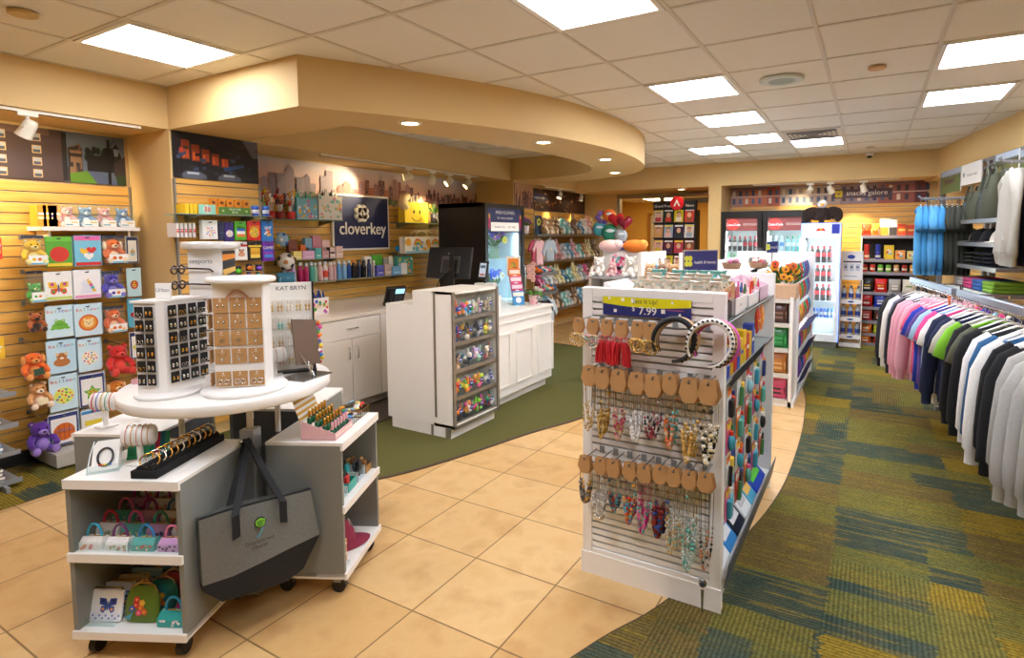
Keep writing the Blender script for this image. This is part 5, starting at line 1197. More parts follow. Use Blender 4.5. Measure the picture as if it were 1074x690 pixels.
g = G(); g.box(-.26, -.2, .12, .24, -.19, .69, BLACK); g.T = RZ(KA); o = None
# ---- tote bag hanging from the knob
bo = KP(.092, -.392); BA = math.radians(72.9)
t = thing('tote_bag', 'grey felt tote bag with black base hanging from the silver post', 'bag', (bo.x, bo.y, .16), BA)
FELT = M('#6f7069', .95, vary=.22, scale=140, bump=.3); BKF = M('#17181a', .8, vary=.1, scale=60)
def bag_ring(pts, yo):
 return [(x, y, z) for x, y, z in pts]
top = [(0, .366), (.10, .372), (.2, .370), (.31, .362), (.416, .352)]; mid = [(0, .11), (.10, .118), (.2, .14), (.31, .150), (.445, .148)]; low = [(.0, .075), (.065, .022), (.2, .004), (.30, .0), (.36, .018)]
low = [(.002, .085), (.06, .03), (.2, .022), (.29, .012), (.37, .02)]
def puff(k, j): return [-.012, -.034, -.05, -.04, -.012][k]*[.35, .8, 1.1, 1.0][j]
rowsz = []
for j, (A, B, s) in enumerate(((top, mid, 0), (top, mid, .5), (top, mid, 1), (low, low, 0))):
 rowsz.append([(a[0]+(b[0]-a[0])*s, puff(k, j), a[1]+(b[1]-a[1])*s) for k, (a, b) in enumerate(zip(A, B))])
def fine(row, m=4):
 out = []
 for i in range(len(row)-1):
  for k in range(m):
   t_ = k/m; t_ = t_*t_*(3-2*t_) if 0 else t_
   out.append(tuple(row[i][q]+(row[i+1][q]-row[i][q])*t_ for q in range(3)))
 return out+[row[-1]]
R4 = [fine(r) for r in rowsz]
def sheet(g, rows, mat, flip=False):
 n = len(rows[0]); vs = [p for r in rows for p in r]
 fs = [(i*n+k, i*n+k+1, (i+1)*n+k+1, (i+1)*n+k) for i in range(len(rows)-1) for k in range(n-1)]
 g.add(vs, [f[::-1] for f in fs] if not flip else fs, mat, True)
back = [[(p[0], .03+(-p[1])*.5, p[2]) for p in r] for r in R4]
g = G(); sheet(g, R4[:3], FELT); sheet(g, back[:3], FELT, True)
for e in (0, -1): sheet(g, [[r[e] for r in R4[:3]], [r[e] for r in back[:3]]], FELT, e == 0)
g.obj('felt_body', t)
g = G(); sheet(g, R4[2:], BKF); sheet(g, back[2:], BKF, True); sheet(g, [R4[3], back[3]], BKF)
for e in (0, -1): sheet(g, [[r[e] for r in R4[2:]], [r[e] for r in back[2:]]], BKF, e == 0)
g.obj('black_base', t)
g = G(); g.tube([(p[0], p[1]+.006, p[2]+.002) for p in R4[0]], .005, BKF, 6); g.obj('zip', t)
kl = Matrix.Rotation(-BA, 3, 'Z') @ (Vector((kn.x, kn.y, 0))-Vector((bo.x, bo.y, 0))); kl = Vector((kl.x, kl.y, .722-.16))
for yy in (-1, 1):
 g = G()
 for x0, xs in ((.115, 1), (.29, -1)):
  y0 = -.043 if yy < 0 else .05; top_ = (kl.x, kl.y-.03*(yy < 0)-.012, kl.z+.004)
  pts = [(x0, y0-.004, .27), (x0, y0-.002, .36), (x0+(kl.x-x0)*.45, y0+(kl.y-y0)*.4, .36+(kl.z-.36)*.45), top_]
  for (a, b) in zip(pts[:-1], pts[1:]):
   wv = Vector((.0135, 0, .004*xs)); a = Vector(a); b = Vector(b); n_ = Vector((0, .003, 0)); wb_ = wv if b is not pts[-1] else wv
   vs = [a-wv-n_, a+wv-n_, b+wv-n_, b-wv-n_, a-wv+n_, a+wv+n_, b+wv+n_, b-wv+n_]
   g.add(vs, [(0, 1, 2, 3), (7, 6, 5, 4), (0, 3, 7, 4), (1, 5, 6, 2), (0, 4, 5, 1), (3, 2, 6, 7)], BKF)
 g.obj('strap', t)
g = G(TR(.2, -.047, .305)); g.cyl((0, 0, 0), (0, -.004, 0), .021, BKF, n=24)
for k in range(4): g.tube([(.016*math.cos(a), -.006, .016*math.sin(a)*(1-.28*k)+.003*k) for a in [2*PI*i/20 for i in range(20)]], .0016, M('#7ac82a', .5), 5, True)
g.obj('round_badge', t)
g = G(); g.poly([(.178, .262), (.186, .255), (.192, .262), (.204, .282), (.210, .284), (.192, .247)], M('#4a9ac8'), -.058); g.poly([(.186, .255), (.192, .262), (.204, .282), (.198, .266)], M('#6ab83a'), -.0586)
g.T = TR(0, -.059, 0); g.text('Doylestown', .195, .228, .022, M('#2a2c2a')); g.text('Health', .195, .206, .022, M('#2a2c2a')); g.T = None
g.obj('printed_logo', t)
# ---- handbags in the front cabinet
def mini_bag(c, hc, kind, label, loc, s=1.0, cols=None):
 t = thing('mini_handbag', label, 'handbag', loc, KA, 'mini handbags in the front cabinet')
 w, d, h = .085*s, .045*s, .042*s
 g = G(); m = M(c, .35, vary=.08, scale=60)
 g.loft([[(-w/2, -d/2, 0), (w/2, -d/2, 0), (w/2, d/2, 0), (-w/2, d/2, 0)], [(-w/2, -d/2, h*.55), (w/2, -d/2, h*.55), (w/2, d/2, h*.55), (-w/2, d/2, h*.55)], [(-w*.46, -d*.2, h), (w*.46, -d*.2, h), (w*.46, d*.2, h), (-w*.46, d*.2, h)]], m, True, False)
 y = -d/2-.0008
 R = random.Random(label)
 for i in range(7):
  x, z = R.uniform(-.4, .4)*w, R.uniform(.12, .5)*h
  if kind == 'dots': g.poly(heart_pts(x, z, .006*s), M(R.choice(cols)), y)
  else:
   for k in range(5): g.dot(x+.004*math.cos(k*1.26), z+.004*math.sin(k*1.26), .003, M(R.choice(cols)), y-.0001*k, n=6)
 g.obj('bag_body', t)
 g = G(); g.tube([(w*.32*math.cos(a), 0, h+.045*s*math.sin(a)) for a in [PI*k/12 for k in range(13)]], .0042*s, M(hc, .35), 7); g.obj('handle', t)
 g = G(); g.tube([(-w*.46, 0, h), (w*.46, 0, h)], .0028, M('#c8a050', .25, .8), 6); g.ball((0, 0, h+.005), .004, M('#c8a050', .25, .8), 6, 4); g.obj('clasp', t)
 return t
hc = ['#2aa0c0', '#6a2a6a', '#2a8ac8', '#e07aa0', '#c8203a', '#d84a8a', '#2aa080', '#d8607a', '#e0709a', '#8a1a6a', '#2a80b8', '#e86a9a', '#b82a8a', '#a02a90', '#7a2a6a', '#505058', '#d87aa8', '#8a2a4a', '#2a7a9a', '#b83a6a']
bc = [('#f0ece6', 'flor', ['#e07aa0', '#e8a05a']), ('#f2eeea', 'flor', ['#e07a9a', '#8ab86a']), ('#5ab0a8', 'dots', ['#d8442a', '#f0d8a0']), ('#c89ac8', 'dots', ['#6a2a6a', '#2a2a3a'])]
cn = ['white floral', 'cream floral', 'teal hearted', 'lilac hearted']; hn = ['turquoise', 'plum', 'blue', 'pink', 'crimson', 'rose', 'green', 'coral', 'candy pink', 'magenta', 'sky blue', 'bright pink', 'fuchsia', 'violet', 'aubergine', 'charcoal', 'orchid', 'wine', 'petrol', 'raspberry']
for r in range(5):
 for c in range(4):
  i = r*4+c; b = bc[(c+r) % 4] if r else bc[c]
  mini_bag(b[0], hc[i], b[1], '%s mini handbag with %s handle, %s row, %s from left' % (cn[bc.index(b)], hn[i], ORD[r+1], ORD[c+1]), KP(-.38+.068+c*.103, -.45+.045+r*.076, .419+.014*r), 1.05, b[2])
for k in range(2):
 a = KP(-.38+.12+.206*k, -.45+.03); g = G(); W = .2
 g.box(-W/2, -.022, 0, W/2, -.02, .04, CLEAR); g.box(-W/2, -.022, 0, -W/2+.002, .02, .04, CLEAR); g.box(W/2-.002, -.022, 0, W/2, .02, .04, CLEAR)
 single(g, 'acrylic_tray', 'clear acrylic tray front around the %s pair of mini handbags' % ('left' if k == 0 else 'right'), 'tray', (a.x, a.y, .419), KA)
# lower shelf: purses
def coin_purse(i, label, w, d, z, c, cols, rot=0, kind='butterfly'):
 t = thing('coin_purse', label, 'purse', KP(w, d, z), KA+rot, 'purses on the lower shelf of the front cabinet')
 g = G(RX(math.radians(-14)) @ Matrix.Scale(1.18, 4)); g.rbox(-.056, 0, 0, .056, .012, .098, M(c, .5, vary=.08), .006); motif(g, kind, .008, .05, .03, cols, -.0008)
 g.rect(-.054, .002, .054, .03, M('#e4e8f0'), -.0006)
 for k in range(10): g.dot(-.05+.011*k, .012+.008*(k % 2), .004, M('#7a8ac0'), -.001, n=6)
 g.obj('fabric_body', t)
 g = G(RX(math.radians(-14)) @ Matrix.Scale(1.18, 4)); g.tube([(-.05, .006, .095), (-.045, .006, .104), (.045, .006, .104), (.05, .006, .095)], .003, M('#b8923a', .25, .8), 6); g.obj('clasp_frame', t)
pc = [('#eef0f0', ['#2a4aa0', '#3a5ab0', '#1a2a70']), ('#d8dce4', ['#2a4aa0', '#3a6ac0', '#8ab8e0']), ('#c0a888', ['#7a5a3a', '#8a4a2a', '#d8b080']), ('#9ac0d0', ['#3a7a9a', '#2a5a7a', '#e0e8ec']), ('#8ab4c8', ['#3a6a90', '#c0d8e0', '#2a4a6a'])]
for i in range(5): coin_purse(i, 'pale coin purse in the lower left stack, %s from the front%s' % (ORD[i+1], ', blue butterfly' if i == 0 else ''), -.38+.075+.014*i, -.45+.05+.048*i, .113, pc[i][0], pc[i][1]+['#e8a05a'])
g = G(); g.box(-.062, -.02, 0, .062, -.018, .035, CLEAR); g.box(-.062, -.02, 0, .062, .25, .002, CLEAR); a = KP(-.38+.075, -.45+.045, .1125); single(g, 'acrylic_tray', 'clear acrylic tray holding the butterfly coin purses', 'tray', a, KA)
def kiss_purse(label, w, d, c, frame, fl, s=1.0):
 t = thing('kisslock_purse', label, 'purse', KP(w, d, .1125), KA, 'purses on the lower shelf of the front cabinet')
 g = G(RX(math.radians(-10))); R_ = []
 for j in range(9):
  z = j/8; wd = .062*s*(1-.9*abs(z-.42)**2.4*1.3); R_.append([(wd*math.cos(a), .018*s*math.sin(a)*math.sin(PI*min(.98, max(.04, z)))**.5, .12*s*z) for a in [2*PI*k/18 for k in range(18)]])
 g.loft(R_, M(c, .6, vary=.1)); 
 if fl: motif(g, 'flowers', 0, .055*s, .038*s, ['#e06a2a', '#d82a3a', '#e84a8a', '#f0b83a', '#3a5ab8'], -.0205*s)
 if fl: g.poly([(-.05*s, .02*s), (-.03*s, .012*s), (-.02*s, .04*s)], M('#4aa0b0'), -.0185*s)
 g.obj('fabric_body', t)
 g = G(RX(math.radians(-10))); g.tube([(-.05*s, 0, .095*s), (-.04*s, 0, .118*s), (-.015*s, 0, .13*s), (.015*s, 0, .13*s), (.04*s, 0, .118*s), (.05*s, 0, .095*s)], .0042*s, M(frame, .25, .8), 7); g.ball((-.006, -.002, .137*s), .006, M(frame, .2, .8), 8, 6); g.ball((.007, .002, .137*s), .006, M(frame, .2, .8), 8, 6); g.obj('kiss_lock_frame', t)
kiss_purse('large olive green purse with bright flowers on the lower shelf', -.38+.222, -.45+.06, '#5f7a1e', '#b08a4a', True, 1.12)
kiss_purse('teal purse standing behind the olive flowered one', -.38+.26, -.45+.115, '#2a8a90', '#b8a080', True, 1.05)
kiss_purse('red patterned purse, furthest back behind the olive one', -.38+.27, -.45+.165, '#a83a4a', '#b8a080', True, 1.05)
for i, (w, d, c, h_, l) in enumerate(((.355, .06, '#2aa09a', '#2a9ac8', 'glittery teal mini handbag in a clear box on the lower shelf'), (.375, .13, '#e04a9a', '#e85aa8', 'pink mini handbag behind the glittery teal one'), (.36, .2, '#c83a6a', '#2aa0a0', 'dark pink mini handbag at the back right of the lower shelf'))):
 mini_bag(c, h_, 'dots', l, KP(-.38+w, -.45+d, .113), 1.2, ['#f4f1ea', '#1c8a88', '#d8d8d8'])
for i in range(3):
 g = G(); g.rbox(-.06, 0, 0, .06, .02, .075, M(['#8ab0c0', '#7aa0b0', '#4a7a90'][i], .4), .004); g.tube([(-.06, .01, .076), (.06, .01, .076)], .003, M('#a8a8a0', .3, .8), 6)
 single(g, 'card_wallet', 'blue grey wallet at the back of the lower shelf, %s row' % ['front', 'middle', 'rear'][i], 'wallet', KP(-.38+.2+.03*i, -.45+.27+.035*i, .113), KA, 'wallets at the back of the lower shelf')
# ---- on the front cabinet: bracelet tray, card holder, bracelet stands
tp = thing('bracelet_tray', 'long black padded tray of gold and silver bracelets', 'tray', KP(-.03, -.435, .704), KA+PI/2)
g = G(); L = .40; BV = M('#0d0d0e', .85, vary=.15)
g.box(0, 0, 0, L, .10, .028, BV)
for i in range(2): g.tube([(.01, .03+.04*i, .03), (L-.01, .03+.04*i, .03)], .016, BV, 10)
g.obj('padded_tray', tp)
GOLD = M('#d8a850', .18, .95); SILV = M('#dcdcda', .15, .95)
for i in range(11):
 x = .03+i*.033; m = GOLD if i % 3 != 1 else SILV
 b = thing('bracelet', '%s bracelet on the black tray, %s from the front' % ('gold' if m is GOLD else 'silver', ORD[i+1]), 'bracelet', tp.matrix_basis @ Vector((0, 0, 0)) if 0 else (KP(-.03, -.435, .704)+Vector((math.cos(KA+PI/2)*x-math.sin(KA+PI/2)*.05, math.sin(KA+PI/2)*x+math.cos(KA+PI/2)*.05, .045))), KA+PI/2+.25, 'bracelets on the black tray')
 g = G(RY(math.radians(25))); g.tube([(0, .034*math.cos(a), .012+.026*math.sin(a)) for a in [2*PI*k/20 for k in range(20)]], .0032, m, 6, True); g.obj('bangle', b)
 g = G(RY(math.radians(25))); g.ball((0, -.02, .034), .005, M('#f4f4f0', .1, .4), 8, 6); g.ball((0, .0, .04), .005, m, 8, 6); g.obj('charm', b)
def card_holder():
 t = thing('card_holder', 'clear acrylic holder with white bracelet cards on the front cabinet', 'holder', KP(-.285, -.375, .704), KA+.5)
 g = G(); g.box(-.05, -.02, 0, .05, .1, .003, CLEAR); g.box(-.05, -.022, 0, .05, -.019, .03, CLEAR); g.add([(-.05, .06, 0), (.05, .06, 0), (.05, .1, .09), (-.05, .1, .09)], [(0, 1, 2, 3)], CLEAR); g.tube([(-.05, -.02, .0), (-.05, .04, .06), (-.05, .1, .09)], .002, M('#dce6e6', .1), 5); g.obj('acrylic_stand', t)
 for i in range(4):
  q = thing('bracelet_card', 'white bracelet card in the acrylic holder, %s from the front' % ORD[i+1], 'card', KP(-.285, -.375, .708)+Vector((-math.sin(KA+.5)*.018*i, math.cos(KA+.5)*.018*i, 0)), KA+.5, 'bracelet cards in the acrylic holder')
  g = G(RX(math.radians(-32))); g.box(-.042, 0, 0, .042, .002, .10, PAPER); g.obj('card', q)
  if i == 0:
   g = G(RX(math.radians(-32))); g.tube([(.024*math.cos(a), -.004, .05+.034*math.sin(a)) for a in [2*PI*k/24 for k in range(24)]], .004, M('#2a2624', .4), 6, True)
   for k in range(5): g.ball((-.015+.008*k, -.005, .02-.0*k), .0045, M(PAL[k]), 6, 4)
   g.obj('beaded_bracelet', q)
card_holder()
def t_bar(loc, rz, label, cols, extra=None, s=1.0):
 t = thing('bracelet_stand', label, 'stand', loc, rz, 'white bracelet stands')
 g = G(); g.rbox(-.035*s, -.035*s, 0, .035*s, .035*s, .008, WH, .004); g.cyl((0, 0, .008), (0, 0, .09*s), .011*s, WH, n=14); g.obj('base', t)
 g = G(TR(0, 0, .115*s) @ RZ(.5) @ RX(math.radians(-8)) @ RY(math.radians(90))); g.lathe([(0, -.058*s), (.024*s, -.058*s), (.033*s, -.05*s), (.035*s, .05*s), (.026*s, .058*s), (0, .058*s)], M('#f6f3ec', .7), n=20, sx=1.15, sy=.8); g.obj('padded_bar', t)
 for i, c in enumerate(cols):
  x = (-.038+.076*i/(len(cols)-1))*s; g = G(TR(0, 0, .115*s) @ RZ(.5) @ RX(math.radians(-8))); g.tube([(x, .0295*s*math.cos(a), .0425*s*math.sin(a)) for a in [2*PI*k/22 for k in range(22)]], .0018, M(c, .3, .5), 5, True); g.obj('bracelet', t)
 return t
t_bar(KP(-.2, -.30, .704), KA-.2, 'white bracelet stand with thin coral bracelets beside the black tray', ['#d89a7a', '#d8a040', '#e0a08a', '#c87a5a', '#d8b070'])
t_bar(KP(-.71, .12, .704), KA-.4, 'white bracelet stand with bright beads on the left cabinet', ['#e84a8a', '#4a6ad8', '#f0c83a', '#4ab08a', '#e8702a'], s=1.05)
t_bar(Vector((-2.40, 1.62, .951)), .9, 'white bracelet stand with pink bracelets beside the table mirror', ['#e0a89a', '#d8b0a0', '#e8c0b0'], s=.85)
for i in range(6):
 g = G(); g.add([(-.03, 0, 0), (.03, 0, 0), (.03, .03, .08), (-.03, .03, .08)], [(0, 1, 2, 3)], M(['#2a9a6a', '#3aa878', '#1e8a6a', '#c82a5a', '#2a8ab0', '#4ab890'][i], .5)); g.tube([(-.03, 0, 0), (.03, 0, 0)], .006, M(['#2a9a6a', '#3aa878', '#1e8a6a', '#c82a5a', '#2a8ab0', '#4ab890'][i], .5), 6)
 single(g, 'hair_scarf', '%s folded hair scarf behind the bracelet cards, %s of six' % (['green', 'mint green', 'dark green', 'red', 'blue', 'pale green'][i], ORD[i+1]), 'scarf', KP(-.262+.012*i, -.25+.012*i, .708), KA+.4, 'hair scarves on the front cabinet')
g = G()
for i in range(8): g.box(-.09+.024*i, 0, 0, -.07+.024*i, .05, .055, M(['#b89a6a', '#a8885a'][i % 2], .6))
# ---- on the right cabinet
t = thing('lipstick_display', 'pink counter display of gold capped green nail colours', 'display', KP(.465, -.02, .704), KA+PI/2)
g = G(); PK = M('#e8b8b8', .5, vary=.03); L, Dp = .19, .155
g.prism([(0, 0), (L, 0), (L, .03), (0, .03)], PK, 0, .003)
for x in (0, L-.003): g.add([(x, 0, 0), (x, Dp, 0), (x, Dp, .085), (x, 0, .03), (x+.003, 0, 0), (x+.003, Dp, 0), (x+.003, Dp, .085), (x+.003, 0, .03)], [(0, 3, 2, 1), (4, 5, 6, 7), (3, 7, 6, 2), (0, 4, 7, 3)], PK)
g.box(0, 0, 0, L, Dp, .004, PK)
for i in range(8): g.dot(.02+.021*i, .015, .006, M('#f2e6c0'), -.0008)
g.obj('tray', t)
g = G(); 
for k in range(10):
 z0, z1 = .07+.012*k, .07+.012*(k+1); y0, y1 = Dp+.004*k, Dp+.004*(k+1)
 g.add([(0, y0, z0), (L, y0, z0), (L, y1, z1), (0, y1, z1)], [(0, 1, 2, 3)], M('#d8a83a', .35, .3) if k % 2 else PAPER)
g.add([(.02, Dp+.024, .13), (L*.62, Dp+.024, .13), (L*.62, Dp+.044, .195), (.02, Dp+.044, .195)], [(0, 1, 2, 3)], M('#4a6428', .5)); g.add([(.04, Dp+.035, .168), (L*.5, Dp+.035, .168), (L*.5, Dp+.038, .18), (.04, Dp+.038, .18)], [(0, 1, 2, 3)], M('#e0c83a'))
g.obj('header_card', t)
for r in range(4):
 for c in range(6):
  p = Matrix.Rotation(KA+PI/2, 4, 'Z') @ Vector((.018+.03*c, .02+.034*r, .012+.018*r)); q = KP(.465, -.02, .704)
  gm = M(['#1f5a3a', '#24603e', '#1a4e34'][c % 3], .2)
  b = thing('nail_polish', 'green nail colour with gold cap, row %s from the front, %s from left' % (ORD[r+1], ORD[c+1]), 'nail polish', q+p.to_3d(), KA+PI/2, 'nail colours in the pink display')
  g = G(); g.lathe([(.009, 0), (.0105, .003), (.0105, .026), (.005, .031)], gm, n=10); g.obj('glass_bottle', b)
  g = G(); g.lathe([(.006, .031), (.0065, .034), (.006, .062), (.004, .064)], M('#d8a848', .2, .9) if r > 0 else M('#e0a8a8', .3), n=8); g.obj('cap', b)
def wire_basket(w, d, label, cols, k0):
 t = thing('wire_basket', label, 'basket', KP(w, d, .704), KA+PI/2, 'baskets on the right cabinet')
 g = G()
 for z in (.004, .035): g.tube([(0, 0, z), (.1, 0, z), (.1, .12, z), (0, .12, z)], .0022, M('#8a6a3a', .4, .6), 5, True)
 for x in range(6):
  for y in (0, .12): g.cyl((x*.02, y, .004), (x*.02, y, .035), .0015, M('#8a6a3a', .4, .6), n=5)
 g.box(0, 0, .0, .1, .12, .003, CLEAR); g.obj('basket', t)
 R = random.Random(k0)
 for i in range(14):
  p = Matrix.Rotation(KA+PI/2, 4, 'Z') @ Vector((R.uniform(.015, .085), R.uniform(.015, .105), .006+.004*i)); q = KP(w, d, .704); g = G()
  if i % 3: g.lathe([(.0, -.004), (.012, -.003), (.014, 0), (.012, .004), (0, .006)], M(cols[i % len(cols)], .35), n=10)
  else: g.T = RX(R.uniform(-.8, .8)) @ RY(R.uniform(-.6, .6)); g.rbox(-.02, -.014, 0, .02, .014, .006, M(cols[i % len(cols)], .35), .004, 2)
  single(g, 'badge', '%s badge in the %s wire basket, %s from the bottom' % (['bright', 'small', 'glossy'][i % 3], ['first', 'second'][k0], ORD[i+1]), 'badge', q+p.to_3d(), R.uniform(0, 6), 'badges in the wire baskets')
wire_basket(.46, .185, 'wire basket of bright badges behind the pink display', ['#e8482a', '#e8a02a', '#f4f1ea', '#3a8ac0', '#4aa04a', '#1e1e22'], 0)
wire_basket(.46, .29, 'second wire basket of badges at the back corner of the right cabinet', ['#d8703a', '#d83a3a', '#8ab8d0', '#e8d07a', '#f4f1ea'], 1)
# middle shelf of the right cabinet: trays of hair things
for i, (x, c, h, l) in enumerate(((.03, '#d8e8e4', .075, 'clear tray of white and green clips, nearest on the middle shelf'), (.13, '#3ab0a0', .085, 'teal tray with red and green items on the middle shelf'), (.24, '#e8ecf0', .1, 'white backed tray with black headbands on the middle shelf'), (.34, '#a87a3a', .07, 'tan tray at the far end of the middle shelf'))):
 p = KP(.505, -.05)+Matrix.Rotation(KA+PI/2, 4, 'Z').to_3x3() @ Vector((x+.0, .03, 0)); t = thing('accessory_tray', l, 'tray', (p.x, p.y, .419), KA+PI/2, 'accessory trays on the middle shelf')
 g = G(); m = M(c, .4); g.box(0, 0, 0, .09, .16, .004, m); g.box(0, 0, 0, .09, .003, h*.5, CLEAR if i in (0, 2) else m); g.box(0, 0, 0, .003, .16, h*.5, m); g.box(.087, 0, 0, .09, .16, h*.5, m); g.box(0, .157, 0, .09, .16, h*1.3, m); g.obj('tray', t)
 R = random.Random(i)
 for k in range(6):
  cc = [['#f4f4f0', '#2a8a4a', '#1e1e20'], ['#c82a2a', '#1e1e20', '#2a9a4a'], ['#141416', '#1e1e22', '#2aa0a0'], ['#8a5a2a', '#c89a5a', '#3a2a1a']][i]; c2 = M(cc[k % 3], .5); px_, py_ = R.uniform(.02, .07), .02+.022*k; g = G()
  if k % 2: g.tube([(px_+.018*math.cos(a), py_, h*.55+.024*math.sin(a)) for a in [2*PI*q/14 for q in range(14)]], .006, c2, 6, True)
  else: g.rbox(px_-.018, py_-.008, .01, px_+.018, py_+.008, h*.8, c2, .005)
  g.obj('hair_clip', t)
# cap with flag patch
p = KP(.505, -.05)+Matrix.Rotation(KA+PI/2, 4, 'Z').to_3x3() @ Vector((.23, .15, 0))
t = thing('baseball_cap', 'dark red cap with a striped flag patch on the lowest shelf', 'cap', (p.x, p.y, .113), KA+PI/2+.5)
CAPR = M('#8a2540', .85, vary=.12, scale=60)
g = G(); rr = []
for j in range(9):
 a = PI/2*j/8; rr.append([(.085*math.cos(a)*math.cos(k*2*PI/24), .095*math.cos(a)*math.sin(k*2*PI/24), .012+.115*math.sin(a)**.9) for k in range(24)])
g.loft(rr, CAPR); g.ball((0, 0, .128), .007, CAPR, 8, 6); g.obj('crown', t)
g = G(); vs = []; n = 14
for k in range(n+1):
 a = PI+PI*k/n; vs.append((.083*math.cos(a), .09*math.sin(a)*.9, .018)); vs.append((.092*math.cos(a)*(.85+.15*abs(math.cos(a))), .09*math.sin(a)-.075*abs(math.sin(a)), .012+.012*abs(math.cos(a))*-1))
g.add(vs, [(2*k, 2*k+1, 2*k+3, 2*k+2) for k in range(n)], CAPR, True); g.add([(v[0], v[1], v[2]-.003) for v in vs], [(2*k, 2*k+2, 2*k+3, 2*k+1) for k in range(n)], CAPR, True); g.obj('brim', t)
g = G(TR(.02, -.083, .055) @ RX(math.radians(-22)))
g.box(-.03, -.004, 0, .03, .004, .04, PAPER)
for k in range(6): g.rect(-.027, .003+.006*k, .027, .0055+.006*k, M('#c8606a'), -.0046)
g.rect(-.027, .018, .0, .037, M('#2c2c44'), -.005); g.obj('flag_patch', t)
t = thing('bead_display', 'slim stand of beaded bracelets at the near end of the lowest shelf', 'stand', KP(.485, -.0, .113), KA+PI/2)
g = G(); g.box(0, 0, 0, .05, .06, .006, CLEAR); g.cyl((.025, .03, 0), (.025, .03, .13), .004, CHROME); g.obj('stand', t)
for k in range(7):
 g = G(); g.tube([(.025+.02*math.cos(a), .03+.02*math.sin(a), .018+.015*k) for a in [2*PI*q/16 for q in range(16)]], .006, M(['#c8a070', '#b08a5a', '#e0c8a0'][k % 3], .4), 6, True); g.obj('bracelet', t)
# ---- on the round table
TZ = .951
SPA = (1.72, .5); SPE = [Vector((math.cos(a), math.sin(a), 0)) for a in SPA]; SPF = [Vector((math.sin(a), -math.cos(a), 0)) for a in SPA]; SPN = Vector((.895, -.446, 0)); SPC = SPN*.06-Vector((.446, .895, 0))*.02
def post_spinner(loc, label):
 """white triangular spinner of black earring cards on a round base"""
 t = thing('earring_spinner', label, 'spinner', loc, 0)
 g = G(); g.lathe([(0, 0), (.115, 0), (.12, .005), (.12, .012), (.116, .016), (0, .016)], WH, n=48); g.obj('round_base', t)
 g = G(); H = .385
 q_ = [(SPC+SPE[0]*.02+SPN*.006), (SPC+SPE[0]*.19), (SPC+SPE[0]*.19-SPE[1]*.1-SPN*.02), (SPC-SPE[1]*.1), (SPC-SPE[1]*.012+SPN*.006)]; g.slab([(v.x, v.y) for v in q_], WH, .016, H); g.slab([(v.x*1.12, v.y*1.12) for v in q_], WH, H, H+.01); g.obj('tower', t)
 g = G(); g.T = RZ(.4); g.rbox(-.035, -.004, H+.01, .035, .004, H+.075, PAPER, .003); g.text('Urban', 0, H+.04, .024, M('#8a8a88'), -.005); g.obj('sign_card', t)
 return t
sA = Vector((-2.53, 1.225, TZ)); post_spinner(sA, 'white spinner of black earring cards at the left of the round table')
def face_frame(centre, ang, off, hx, z):
 a = Vector((math.cos(ang), math.sin(ang), 0)); n = Vector((math.sin(ang), -math.cos(ang), 0)); return centre+a*hx+n*off+Vector((0, 0, z))
BKC = M('#1a1918', .5)
for f, ang in enumerate(SPA):
 for r in range(6):
  for c in range(4 - 2*f):
   p = sA+SPC+SPE[f]*((.046+.043*c) if f == 0 else (-.03-.04*c))+SPF[f]*.012+Vector((0, 0, .052+r*.055))
   t = thing('earring_card', 'black earring card, %s face, %s row up, %s across' % (['right', 'left'][f], ORD[r+1], ORD[c+1]), 'earrings', p, ang, 'black earring cards on the left spinner')
   g = G(); g.box(-.017, -.003, 0, .017, -.001, .045, BKC); g.obj('card', t)
   for s in (-1, 1):
    g = G(); m = GOLD if (r+c+f) % 3 == 0 else SILV
    if (r*c) % 2: g.tube([(s*.008+.006*math.cos(a), -.005, .012+.008*math.sin(a)) for a in [2*PI*k/10 for k in range(10)]], .0015, m, 4, True)
    else: g.ball((s*.008, -.005, .018), (.0055, .003, .009), m, 8, 6)
    g.obj('earring', t)
def jewel_tower(loc, label):
 t = thing('jewellery_spinner', label, 'spinner', loc, 0)
 g = G(); g.lathe([(0, 0), (.16, 0), (.165, .006), (.165, .014), (.16, .02), (0, .02)], WH, n=56); g.obj('round_base', t)
 H = .46; a = .72; hw = .10
 g = G(RZ(a)); g.rbox(-hw, -.055, .02, hw, .055, H, WH, .01)
 g.box(-.004, -.0, .02, .004, .0, H, WH); g.obj('tower', t)
 g = G(); g.lathe([(0, H), (.14, H), (.147, H+.006), (.147, H+.016), (.142, H+.022), (0, H+.022)], WH, n=48, sx=1, sy=.85); g.obj('top_disc', t)
 g = G(RZ(a)); g.rect(-hw*.95, H-.075, hw*.95, H-.005, M('#f2ece4'), -.0556)
 for i, c in enumerate(('#c8906a', '#d8a888', '#e8c8b0')): g.tube([(-.05+.1*k/8, -.057, H-.07+.04*math.sin(PI*k/8)-.008*i) for k in range(9)], .003, M(c), 4)
 g.obj('header_print', t)
 return t
sB = Vector((-2.31, 1.42, TZ)); jewel_tower(sB, 'white spinner of kraft jewellery cards in the middle of the round table')
an = .72
